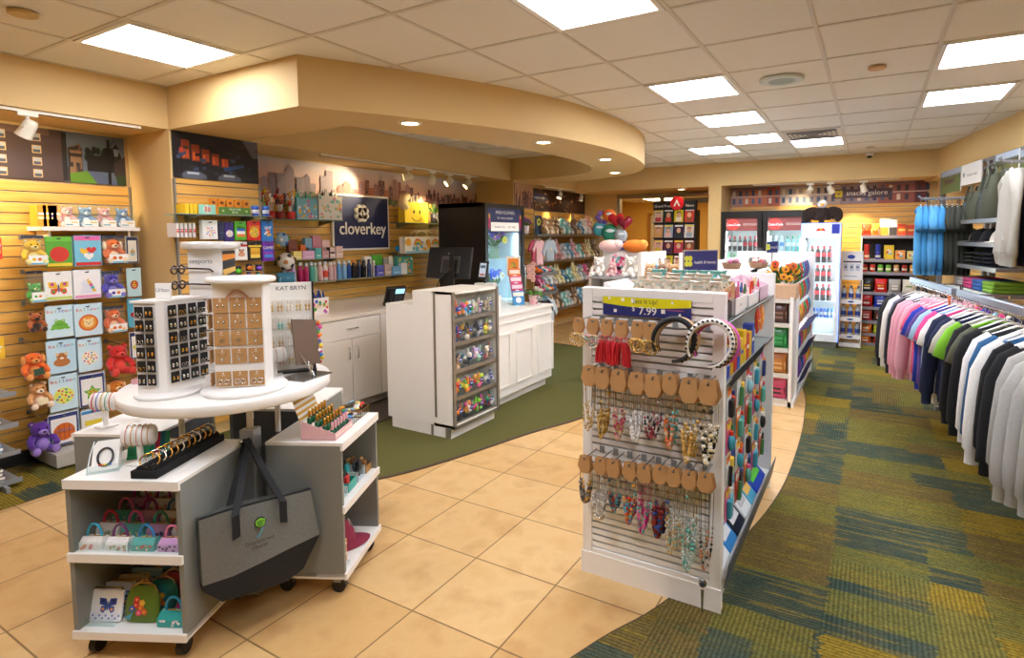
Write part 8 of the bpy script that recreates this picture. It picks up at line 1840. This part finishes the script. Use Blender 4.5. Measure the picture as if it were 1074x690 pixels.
for i in range(8): g = G(); g.lathe([(.018, 0), (.021, .006), (.021, .12), (.016, .13)], M('#3a6ac8', .25, .5), n=10); g.lathe([(.0214, .04), (.0214, .08)], M('#d8d8dc', .3, .5), n=10, cap=False); single(g, 'drink_can', 'slim blue can in the white fridge, %s from left' % ORD[i+1], 'can', (-.86+.07+.05*i, 8.84, .422), 0, 'cans in the slim white fridge')
# plush eagle on the slim fridge
t = thing('plush_eagle', 'brown plush eagle with white head and yellow feet on the slim fridge', 'plush toy', (-.615, 8.9, 1.752)); BR = M('#2c1e16', .95, vary=.2, scale=60)
g = G(); g.ball((0, 0, .13), (.09, .08, .12), BR)
for s in (-1, 1):
 g.ball((s*.13, .02, .15), (.12, .04, .09), BR, 14, 8); g.ball((s*.2, .02, .12), (.06, .03, .10), BR, 12, 8); g.ball((s*.06, -.05, .05), (.05, .05, .055), BR)
g.obj('eagle_body', t); g = G(); g.ball((0, -.03, .275), (.068, .065, .06), M('#f0ece4', .9)); g.obj('head', t); g = G(); g.ball((0, -.095, .265), (.028, .035, .02), M('#e8a020', .6)); g.ball((0, -.12, .25), (.015, .015, .02), M('#e8a020', .6), 8, 6); g.obj('beak', t)
for s in (-1, 1):
 g = G()
 for k in (-1, 0, 1): g.ball((s*.075+k*.025, -.105, .025), (.017, .035, .02), M('#e8b02a', .7), 8, 6)
 g.obj('foot', t)
# bottle rack with header card
t = thing('bottle_rack', 'white wire bottle rack with a printed header card beside the snack shelves', 'rack', (-.36, 8.95, 0)); W = .27
g = G()
for x in (0, W): g.tube([(x, 0, 0), (x, 0, .95)], .008, WH, 6); g.tube([(x, .25, 0), (x, .25, .95)], .008, WH, 6)
g.box(0, 0, 0, W, .25, .06, WH); g.obj('frame', t)
for z in (.17, .42, .67): g = G(); g.box(0, 0, z-.012, W, .25, z, WH); g.prism([(.02, z-.05), (W-.02, z-.05), (W, z-.02), (W-.03, z+.015), (.03, z+.015), (0, z-.02)], WH, -.006, 0); g.dot(W/2, z-.018, .04, M('#2a4a8a'), -.007, rz=.014); g.obj('shelf', t)
g = G(); g.box(0, .1, .95, W, .11, 1.36, M('#e8e6e2', .4)); g.dot(W*.45, 1.28, .05, M('#2a4aa0'), .099, rz=.03); g.rect(.02, 1.2, W-.02, 1.22, M('#3a3a44'), .099)
for k in range(3): g.rect(.03+.075*k, 1.08, .085+.075*k, 1.18, M('#c0c8d0'), .099); g.rect(.04+.075*k, 1.12, .07+.075*k, 1.15, M('#6a6a7a'), .098)
g.rect(.03, 1.0, .2, 1.01, M('#9a9aa0'), .099); g.obj('header_card', t)
for r, z in enumerate((.172, .422, .672)):
 for i in range(3):
  o = single(bottle(.034, .2, '#d8e0e8', '#5a5a6a', '#2a3f8a', .4, .014, (.2, .55), alpha=1), 'glass_bottle', 'blue labelled bottle on the wire rack, %s row up, %s from left' % (ORD[r+1], ORD[i+1]), 'bottle', (-.315+.09*i, 9.03, z), 0, 'bottles on the wire rack')
# snack shelves
x0, x1, yb = -.115, .56, 9.2
t = thing('snack_shelving', 'grey shelving of crisps and sweets on the back wall', 'shelving', (x0, yb, 0)); W = x1-x0
g = G(); g.box(-.015, .25, 0, 0, .4, 1.66, WH); g.box(W, .25, 0, W+.015, .4, 1.66, WH); g.box(0, .38, .05, W, .4, 1.6, M('#241c18')); g.obj('uprights', t)
for z in (1.575, 1.24, 1.06, .775, .56, .36, .18, .04): g = G(); g.box(0, 0, z-.02, W, .38, z, GREY); g.box(0, -.012, z-.035, W, 0, z+.006, M('#8a8690', .4)); g.obj('shelf', t)
def cell(i, n): return x0+W*(i+.5)/n
tops = [(pouch(.13, .17, .05, '#d8401e', '#f0a02a'), 'red and orange bag'), (pouch(.11, .17, .05, '#e8802a', '#f4e0b0'), 'orange and cream bag'), (carton(.1, .1, .24, '#f0e8dc', '#e8882a', None, (), None, .02, '#fff', ('#f4ece0', .5, .95)), 'orange cup carton'), (carton(.1, .1, .24, '#f0e8dc', '#3a3636', None, (), None, .02, '#fff', ('#f4ece0', .5, .95)), 'dark cup carton'), (carton(.1, .1, .16, '#e8601e', '#d8441e', 'bars', ['#e8601e', '#f0c060', '#e8601e']), 'orange carton'), (carton(.09, .1, .15, '#e87a2a', '#d8441e', 'bars', ['#d8441e', '#f0c060', '#d8441e']), 'red orange carton')]
for i, (g, l) in enumerate(tops): single(g, 'snack_carton' if 'carton' in l else 'snack_bag', l+' on the top snack shelf, %s from left' % ORD[i+1], 'snack', (cell(i, 6.3), yb+.06, 1.577), 0, 'snacks on the top shelf')
CH = [('#c8241e', 'red'), ('#1f3aa0', 'blue')]
for r, (z, its) in enumerate(((1.242, [('#c8302a', 'red', 1), ('#2a3aa0', 'blue', 1), ('#f0c82a', 'yellow', 0), ('#f0a04a', 'orange', 0), ('#e8d87a', 'pale yellow', 0)]), (1.062, [('#d8302a', 'red', 1), ('#d83a2a', 'scarlet', 1), ('#6ab82a', 'green', 1), ('#7ac03a', 'lime', 1), ('#d8a05a', 'tan', 1), ('#b8302a', 'dark red', 1), ('#e8a02a', 'amber', 1)]))):
 for i, (c, n, can) in enumerate(its):
  if can:
   g = G(); g.lathe([(.03, 0), (.034, .005), (.034, .10), (.032, .106)], M(c, .3), n=14); g.lathe([(.0345, .03), (.0345, .06)], M('#f0e4c8'), n=14, cap=False)
   if r == 0: g.lathe([(.03, .108), (.034, .113), (.034, .208), (.032, .214)], M(c, .3), n=14)
  else: g = carton([0, 0, .12, .12, .1][i], .1, [0, 0, .2, .13, .12][i], c, None, 'flowers', ['#f4f1ea', '#d8402a', '#4ab0d0'])
  single(g, 'snack_tin' if can else 'snack_carton', '%s snack %s on the %s shelf of tins, %s from left' % (n, 'tin' if can else 'carton', ['upper', 'lower'][r], ORD[i+1]), 'snack', (cell(i, len(its)), yb+.06, z), 0, 'tins and cartons on the snack shelves')
bags = [[('#1c1a1a', '#d8b02a', 'black'), ('#d8241e', '#f0c02a', 'red'), ('#a8a49c', '#e8e4dc', 'silver'), ('#e8e0c8', '#6a9a3a', 'cream green')], [('#b81e22', '#2a1a1a', 'crimson'), ('#1f3aa8', '#d8d8e8', 'royal blue'), ('#5a2a8a', '#e8b02a', 'purple'), ('#e8781e', '#f4d03a', 'orange')], [('#a82a2a', '#e8e0d8', 'dark red'), ('#4a2a1c', '#c8602a', 'brown'), ('#e8b81e', '#c8301e', 'yellow'), ('#c83a1e', '#f0c83a', 'flame')], [('#d86a1e', '#f0e0b0', 'amber'), ('#b8c02a', '#4a7a2a', 'lime'), ('#c8521e', '#f0b060', 'rust'), ('#2a7a4a', '#e8d8a0', 'green')], [('#d8501e', '#f0c04a', 'bright orange'), ('#c83a1e', '#2a1a14', 'burnt red'), ('#e0781e', '#f4e0a0', 'tangerine'), ('#8a2a1e', '#e8a04a', 'maroon')]]
for r, z in enumerate((.777, .562, .362, .182, .042)):
 for i, (c, a, n) in enumerate(bags[r]): single(pouch(.155, .19 if r < 2 else (.175 if r < 3 else .135), .06, c, None, 'bars', None, [a, c, '#f4f1ea', c]), 'crisp_bag', '%s crisp bag on the snack shelving, %s row of bags down' % (n, ORD[r+1]), 'crisp bag', (cell(i, 4), yb+.05, z), 0, 'crisp bags on the snack shelving')
for r in range(5):
 for i in range(2): g = pouch(.08, .2, .03, ['#3a2a20', '#c8a04a', '#8a3a2a', '#d8d0c0', '#4a6a8a'][(r+i) % 5], '#e8b04a'); single(g, 'jerky_pack', 'slim pack in the corner past the snacks, %s row, %s column' % (ORD[r+1], ORD[i+1]), 'snack', (.60+.085*i, 9.55, 1.72-.24*r), 0, 'slim packs in the corner')
# ceiling fittings
def cdisc(u, v, label, name, r, c, z=CEIL-.006, inner=None):
 p = U(u, v, z=z); g = G(); g.lathe([(r*.9, -.016), (r, -.012), (r, 0)], M(c, .5), n=32); 
 if inner: g.lathe([(0, -.0165), (r*.6, -.0165)], M(inner, .6, vary=.3, scale=200), n=24)
 single(g, name, label, 'ceiling fitting', (p.x, p.y, z), 0)
cdisc(820, 83, 'round ceiling speaker with a grey green grille', 'ceiling_speaker', .15, '#c8ccc0', inner='#9aa498'); cdisc(920, 70, 'small round tan sprinkler cover to the right of the speaker', 'sprinkler_cover', .055, '#c8a070'); cdisc(24, 13, 'tan round sprinkler cover in the top left corner', 'sprinkler_cover', .06, '#c8a868'); cdisc(913, 154, 'small beige sprinkler cover near the back soffit', 'sprinkler_cover', .05, '#cdbfa8'); cdisc(497, 154, 'cream smoke detector inside the curved soffit ring', 'smoke_detector', .07, '#e8dcb8')
g = G(); g.lathe([(.05, 0), (.05, -.03), (.04, -.04)], WH, n=20); g.ball((0, 0, -.04), (.035, .035, .03), M('#101012', .1), 14, 8); p = U(912, 162, z=2.66); single(g, 'dome_camera', 'small white dome camera on the back soffit', 'camera', (p.x, 8.94, CEIL-.006), 0)
t = thing('air_vent', 'louvred metal air vent beside the furthest ceiling light', 'vent', (GX+2.5*TX, GY+6.5*TY, CEIL-.004)); g = G(); g.box(-.28, -.29, -.008, .28, .29, 0, M('#d8d0c0', .4)); g.obj('vent_frame', t); g = G()
for k in range(5):
 for a in range(4): q = .05+.045*k; g.T = RZ(a*PI/2); g.box(-q, q, -.022, q, q+.012, -.008, M('#8a8a8c', .3, .7))
g.T = None; g.obj('louvre', t)
# ================================================================== clothes along the right wall
def URW(u, v, off):
 """where the photograph's pixel meets the plane standing OFF in front of the right wall: distance along the wall, height"""
 d = _f+_r*((u-PX)/F_PX)-_u*((v-PY)/F_PX); o = RC+RN*off; t = o.dot(RN)/d.dot(RN); p = Vector((0, 0, CAM_Z))+d*t
 return (p-RC).dot(RD), p.z
STL = M('#7c7b7d', .45, .35)
t = thing('wall_frame', 'grey metal wall frame of uprights and rails behind the shirts', 'frame', RC, RROT)
for s in (.40, 1.90, 2.06, 3.5, 3.65, 5.0): g = G(); g.rbox(s, -.06, 0, s+.06, 0, 2.36, STL, .01, 2); g.obj('upright', t)
for z in (2.25, 2.33): g = G(); g.box(.6, -.055, z, 6.2, -.02, z+.035, STL); g.obj('cross_rail', t)
def pict(u0, u1, v0, v1, kind, label):
 s0, z1 = URW(u0, v0, .07); s1, _ = URW(u1, v0, .07); _, z0 = URW(u0, v1, .07); w = s1-s0; h = z1-z0
 g = G(); g.box(0, 0, 0, w, .01, h, WH)
 if kind == 'text': g.text('Doylestown Health', w*.56, h*.4, h*.17, M('#5a6a5a'), -.001); g.dot(w*.14, h*.5, h*.12, M('#6a8a6a'), -.001)
 else:
  g.rect(0, h*.7, w, h, M('#b8c8d8' if kind == 'river' else '#98a8b8'), -.001); g.rect(0, 0, w, h*.72, M('#6a6a34' if kind == 'river' else '#5a6a3a', .6, vary=.4, scale=20), -.0012)
  for i in range(10): g.dot(w*(i+.5)/10, h*.7, h*.09, M(['#3a4428', '#4a4a2c', '#5a5030'][i % 3]), -.0014)
  if kind == 'river': g.poly([(w*.1, h*.15), (w*.5, h*.3), (w, h*.25), (w, h*.32), (w*.4, h*.42), (w*.05, h*.3)], M('#7a92b8'), -.0016)
  else: g.rect(w*.2, h*.4, w*.7, h*.6, M('#4a3430'), -.0016)
 single(g, 'wall_picture', label, 'picture', RW(s0, .072, z0), RROT, 'pictures on the wall frame')
pict(988, 1008, 181, 204, 'house', 'small landscape picture with a dark house on the wall frame'); pict(1009, 1030, 174, 195, 'text', 'white lettered panel between two landscape pictures'); pict(1045, 1069, 163, 192, 'river', 'landscape picture with a blue river on the wall frame'); pict(1071, 1095, 158, 190, 'house', 'autumn picture cut off by the right edge')
SO = .46; sl = URW(1001, 232, SO)[0]
zs = [URW(1001, v, SO)[1] for v in (232, 253.7, 275.7, 299)]
for i, z in enumerate(zs):
 g = G(); g.rbox(0, -.02, -.025, 1.1, .40, 0, STL, .003, 1); g.box(0, -.025, -.03, 1.1, -.02, .004, SILVER)
 single(g, 'wall_shelf', 'grey shelf by the clothes, %s' % ['top one with olive tote bags', 'second one with caps', 'third one with folded caps', 'lowest one with bright folded shirts'][i], 'shelf', RW(sl, SO, z), RROT, 'shelves by the clothes')
OL = M('#3f412f', .9, vary=.15, scale=80)
def tote(s, off, z, w, h, label, rot=0, base=False):
 t = thing('tote_bag', label, 'bag', RW(s, off, z), RROT+rot, 'olive tote bags'); g = G()
 g.loft([[(-w*.42, -.05, .0), (w*.42, -.05, 0), (w*.42, .06, 0), (-w*.42, .06, 0)], [(-w*.47, -.06, h*.3), (w*.47, -.06, h*.3), (w*.47, .06, h*.3), (-w*.47, .06, h*.3)], [(-w*.5, -.02, h*.85), (w*.48, -.02, h*.9), (w*.48, .03, h*.9), (-w*.5, .03, h*.85)], [(-w*.47, .0, h), (w*.5, .0, h*1.02), (w*.5, .01, h*1.02), (-w*.47, .01, h)]], OL); g.obj('canvas_body', t)
 if base: g = G(); g.box(-w*.44, -.066, 0, w*.44, .066, h*.3, BKF); g.obj('black_base', t)
 for y in (-.03, .03): g = G(); g.tube([(-w*.2, y-.02, h*.7), (-w*.19, y, h*1.0), (-w*.08, y, h*1.18), (w*.1, y, h*1.18), (w*.2, y, h*1.0), (w*.2, y-.02, h*.7)], .009, OL, 6); g.obj('handle', t)
 g = G(); g.poly([(-.02, h*.55), (-.01, h*.5), (.012, h*.62)], M('#4a9ac8'), -.064); g.text('Doylestown', 0, h*.42, .026, M('#2a2c24'), -.064); g.text('Health', 0, h*.33, .026, M('#2a2c24'), -.064); g.obj('printed_logo', t)
tote(sl+.2, .22, zs[0], .52, .42, 'large olive tote bag with black base at the back of the top shelf', 0, True); tote(sl+.28, .40, zs[0], .30, .26, 'small olive tote bag in front, left of the pair'); tote(sl+.58, .38, zs[0], .42, .37, 'olive tote bag at the right end of the top shelf', -.1)
def cap2(s, off, z, c, label, rot):
 t = thing('baseball_cap', label, 'cap', RW(s, off, z), RROT+rot, 'caps on the second shelf'); m = M(c, .9, vary=.1); g = G(); R_ = []
 for j in range(8): a = PI/2*j/7; R_.append([(.09*math.cos(a)*math.cos(k*PI/10), .1*math.cos(a)*math.sin(k*PI/10), .01+.115*math.sin(a)) for k in range(20)])
 g.loft(R_, m); g.ball((0, 0, .125), .007, m, 6, 4); g.obj('crown', t)
 g = G(); vs = []
 for k in range(11): a = PI+PI*k/10; vs += [(.09*math.cos(a), .09*math.sin(a), .016), (.09*math.cos(a), .1*math.sin(a)-.07*math.sin(PI*k/10), .008)]
 f = [(2*k, 2*k+1, 2*k+3, 2*k+2) for k in range(10)]; g.add(vs, f, m, True); g.add([(a, b, c_-.003) for a, b, c_ in vs], [q[::-1] for q in f], m, True); g.obj('brim', t)
for i, (c, l) in enumerate((('#c8c0ac', 'beige cap at the left end of the second shelf'), ('#1c1c1e', 'black cap next to the beige one'), ('#17171a', 'second black cap on the second shelf'), ('#d8d2c4', 'cream cap beside the hanging grey hoodie'))): cap2(sl+.12+.23*i, .34, zs[1], c, l, .5)
for i, (c, n) in enumerate((('#1a1b1d', 'black'), ('#4a4c3c', 'olive'), ('#1f2638', 'navy'), ('#2a2a30', 'charcoal'))):
 for k in range(4):
  g = G(TR(0, 0, .0) @ RX(.12)); m = M(c, .9, vary=.1); g.ball((0, 0, .04), (.085, .09, .04), m, 14, 8); g.rbox(-.08, -.15, .015, .08, -.04, .022, m, .02, 3)
  single(g, 'baseball_cap', '%s cap on the third shelf, %s from the bottom of its pile' % (n, ORD[k+1]), 'cap', RW(sl+.13+.22*i, .30, zs[2]+.034*k), RROT, 'piled caps on the third shelf')
for i, (c, n) in enumerate((('#d8d4d0', 'white'), ('#d84a80', 'pink'), ('#3a6ab0', 'blue'), ('#8ab83a', 'green'))):
 for k in range(3): g = G(); g.rbox(-.11, -.14, 0, .11, .14, .03, M(c, .9, vary=.08, scale=40), .014, 3); single(g, 'folded_shirt', '%s folded shirt on the lowest shelf, %s from the bottom' % (n, ORD[k+1]), 'shirt', RW(sl+.13+.235*i, .31, zs[3]+.031*k), RROT+.03*(k-1), 'folded shirts on the lowest shelf')
GM = {}
def garment_meshes(kind, c):
 if (kind, c) in GM: return GM[(kind, c)]
 m = M(c, .95, vary=.1, scale=70, bump=.25); R = random.Random(c+kind); ph = R.uniform(0, 6); out = []
 L = {'tee': .66, 'polo': .70, 'hoodie': .68, 'sweat': .66}[kind]; long = kind in ('hoodie', 'sweat')
 def ring(z, hw, hd, yo=0): return [(hw*math.copysign(abs(math.cos(a))**.8, math.cos(a)), yo+hd*math.copysign(abs(math.sin(a))**.7, math.sin(a))+.008*math.sin(5*math.cos(a)*3+ph+z*9), z) for a in [2*PI*k/20 for k in range(20)]]
 prof = [(-.045, .05, .02), (-.06, .085, .025), (-.085, .15, .026), (-.12, .205, .028), (-.17, .225, .034), (-.3, .222, .04), (-.45, .225, .042), (-L+.06, .23, .04), (-L+.05, .215, .036), (-L, .21, .034)]
 g = G(); g.loft([ring(*q) for q in prof], m); out.append(('body', g.mesh('body')))
 for s in (-1, 1):
  g = G()
  P = [(.16, -.09, .05, 0), (.21, -.13, .058, 0), (.245, -.22, .056, .0), (.262, -.36, .05, -.005), (.272, -.5, .046, -.01), (.275, -.60, .042, -.012), (.274, -.615, .031, -.012), (.274, -.68, .03, -.012)] if long else [(.16, -.09, .045, 0), (.205, -.13, .05, 0), (.24, -.20, .052, 0), (.26, -.28, .054, 0), (.262, -.285, .048, 0)]
  rr = []
  for i, (x, z, r, y) in enumerate(P):
   a = P[max(i-1, 0)]; b = P[min(i+1, len(P)-1)]; d = Vector((b[0]-a[0], 0, b[1]-a[1])).normalized(); n_ = Vector((-d.z, 0, d.x))
   rr.append([tuple(Vector((s*x, y, z))+Vector((n_.x*s, 0, n_.z))*(r*math.cos(q))+Vector((0, 1, 0))*(r*.62*math.sin(q))+Vector((0, .006*math.sin(z*40+ph+q), 0))) for q in [2*PI*k/12 for k in range(12)]])
  g.loft(rr, m); out.append(('sleeve', g.mesh('sleeve')))
 if kind == 'hoodie':
  g = G(); g.loft([[(.1*math.cos(a), .03+.035*math.sin(a), -.035) for a in [2*PI*k/16 for k in range(16)]], [(.12*math.cos(a), .035+.05*math.sin(a), -.09) for a in [2*PI*k/16 for k in range(16)]], [(.08*math.cos(a), .045+.03*math.sin(a), -.19) for a in [2*PI*k/16 for k in range(16)]]], m); out.append(('hood', g.mesh('hood')))
  g = G(); g.prism([(-.13, -L+.09), (.13, -L+.09), (.13, -L+.17), (.08, -L+.26), (-.08, -L+.26), (-.13, -L+.17)], m, -.052, -.03); out.append(('pocket', g.mesh('pocket')))
 elif kind == 'polo': g = G(); g.tube([(-.07, -.0, -.045), (-.03, -.035, -.075), (0, -.04, -.1), (.03, -.035, -.075), (.07, 0, -.045)], .012, m, 6); out.append(('collar', g.mesh('collar')))
 else: g = G(); g.tube([(.06*math.cos(a), -.005+.022*math.sin(a), -.05-.012*(1-math.sin(a))) for a in [2*PI*k/14 for k in range(14)]], .007, m, 6, True); out.append(('neckband', g.mesh('neckband')))
 g = G(); g.tube([(-.19, 0, -.115), (-.02, 0, -.03), (.02, 0, -.03), (.19, 0, -.115)], .007, M('#e8e4de', .3), 6); g.tube([(0, 0, -.03), (0, 0, -.002), (.014, 0, .012), (.0, 0, .024), (-.012, 0, .014)], .0025, CHROME, 6); out.append(('hanger', g.mesh('hanger')))
 GM[(kind, c)] = out; return out
def garment(kind, c, p, rz, label, group, s=1.0):
 t = thing({'tee': 't_shirt', 'polo': 'polo_shirt', 'hoodie': 'hoodie', 'sweat': 'sweatshirt'}[kind], label, 'clothes', p, rz, group); t.scale = (s, s, s)
 for n, me in garment_meshes(kind, c): o = bpy.data.objects.new(n, me); COL.objects.link(o); o.parent = t
 return t
# short rail of polo shirts standing out from the wall
SS = 2.42; zR = 1.94
g = G(); g.tube([(0, .02, 0), (0, -.68, 0), (0, -.70, .03)], .012, STL, 8); g.box(-.03, .0, -.05, .03, .03, .1, STL)
for k in range(10): g.tube([(.02*math.cos(a), -.1-.06*k, .02*math.sin(a)) for a in [2*PI*i/10 for i in range(10)]], .003, M('#a8b4ac', .2, .4), 4, True)
single(g, 'hangrail', 'steel hangrail of blue and dark polo shirts by the corner', 'rail', RW(SS, .06, zR), RROT)
for k in range(10): bl = k < 5; garment('polo', ['#4a96c8', '#3f8cc0', '#5aa0d0', '#4a92c4', '#3a84b8'][k] if bl else '#33352c', RW(SS, .74-.043*k, zR-.03), RROT-.24+(.03*(k % 3-1)), '%s polo shirt on the corner rail, %s from the aisle' % ('blue' if bl else 'dark olive', ORD[k+1]), 'polo shirts on the corner rail', 1.0)
# hoodie facing out at the right edge
hs, hz = URW(1061, 172, .62)
g = G(); g.tube([(0, .56, -.03), (0, -.05, 0), (0, -.07, .03)], .012, STL, 8); single(g, 'faceout_arm', 'grey arm holding the pale hoodie at the right edge', 'rail', RW(hs, .62, hz+.02), RROT)
for k in range(3): garment('hoodie', ['#a6a296', '#1c1c1e', '#b0aca2'][k], RW(hs, .62-.09*k, hz), RROT+PI*0-.2, ['pale grey hoodie hanging high at the right edge', 'black hoodie behind the high pale grey one', 'grey hoodie rearmost on the high arm'][k], 'hoodies on the high arm', 1.02)
# long low rack
RO, RZH = .89, 1.15
t = thing('clothes_rack', 'long low chrome clothes rack with two rails in front of the right wall', 'rack', RC+RN*RO, RROT)
for a, b in ((2.85, 4.02), (4.12, 6.5)):
 g = G(); g.tube([(a, 0, RZH), (b, 0, RZH)], .013, CHROME, 8); g.rbox(a, -.018, RZH+.01, b, .018, RZH+.055, M('#9aa4b0', .3, .7), .006, 2); g.obj('rail', t)
 for x in (a+.1, b-.1): g = G(); g.tube([(x, 0, RZH), (x, .36, RZH), (x, .36, .03)], .014, CHROME, 8); g.box(x-.03, .2, .0, x+.03, .55, .04, STL); g.obj('leg', t)
 g = G(); g.box(b-.03, -.03, RZH-.08, b, -.02, RZH+.0, M('#d8703a')); g.obj('size_tag', t)
seq = [('sweat', '#191a1c', 'black'), ('sweat', '#1c1d20', 'black'), ('hoodie', '#e2ded6', 'white'), ('sweat', '#6a6278', 'striped mauve'), ('sweat', '#1a1a1d', 'black'), ('hoodie', '#dba0ae', 'pink'), ('hoodie', '#d898a8', 'pink'), ('hoodie', '#dea4b2', 'pink'), ('tee', '#e85a7a', 'coral pink'), ('tee', '#2238a0', 'royal blue'), ('tee', '#5a4488', 'purple'), ('tee', '#9ac0d8', 'light blue'), ('tee', '#d84a88', 'hot pink'), ('tee', '#f0eee8', 'white'), ('sweat', '#1c2440', 'navy'), ('tee', '#222a48', 'navy'), ('tee', '#bab6ac', 'heather grey'), ('tee', '#7ab82c', 'lime green'), ('sweat', '#1a1a1c', 'black'), ('tee', '#5a5c4a', 'olive'), ('sweat', '#151517', 'black'), ('sweat', '#f0eeea', 'white'), ('sweat', '#2c5a84', 'denim blue'), ('sweat', '#eceae4', 'white'), ('sweat', '#161618', 'black'), ('sweat', '#1b1b1d', 'black'), ('sweat', '#aaa8a2', 'pale grey'), ('hoodie', '#b2b0aa', 'pale grey'), ('hoodie', '#acaaa4', 'pale grey'), ('sweat', '#b0aea8', 'pale grey'), ('hoodie', '#a6a49e', 'pale grey')]
R = random.Random(9)
for i, (k, c, n) in enumerate(seq):
 s = 3.08+i*.102; garment(k, c, RW(s, RO, RZH-.026), RROT+PI/2*-1+R.uniform(-.10, .06), '%s %s on the low rack, %s from its %s end' % (n, {'tee': 't-shirt', 'hoodie': 'hoodie', 'sweat': 'sweatshirt'}[k], ORD[i+1] if i < 16 else ORD[len(seq)-i], 'far' if i < 16 else 'near'), 'clothes on the low rack', R.uniform(.97, 1.05)+max(0, i-20)*.007)
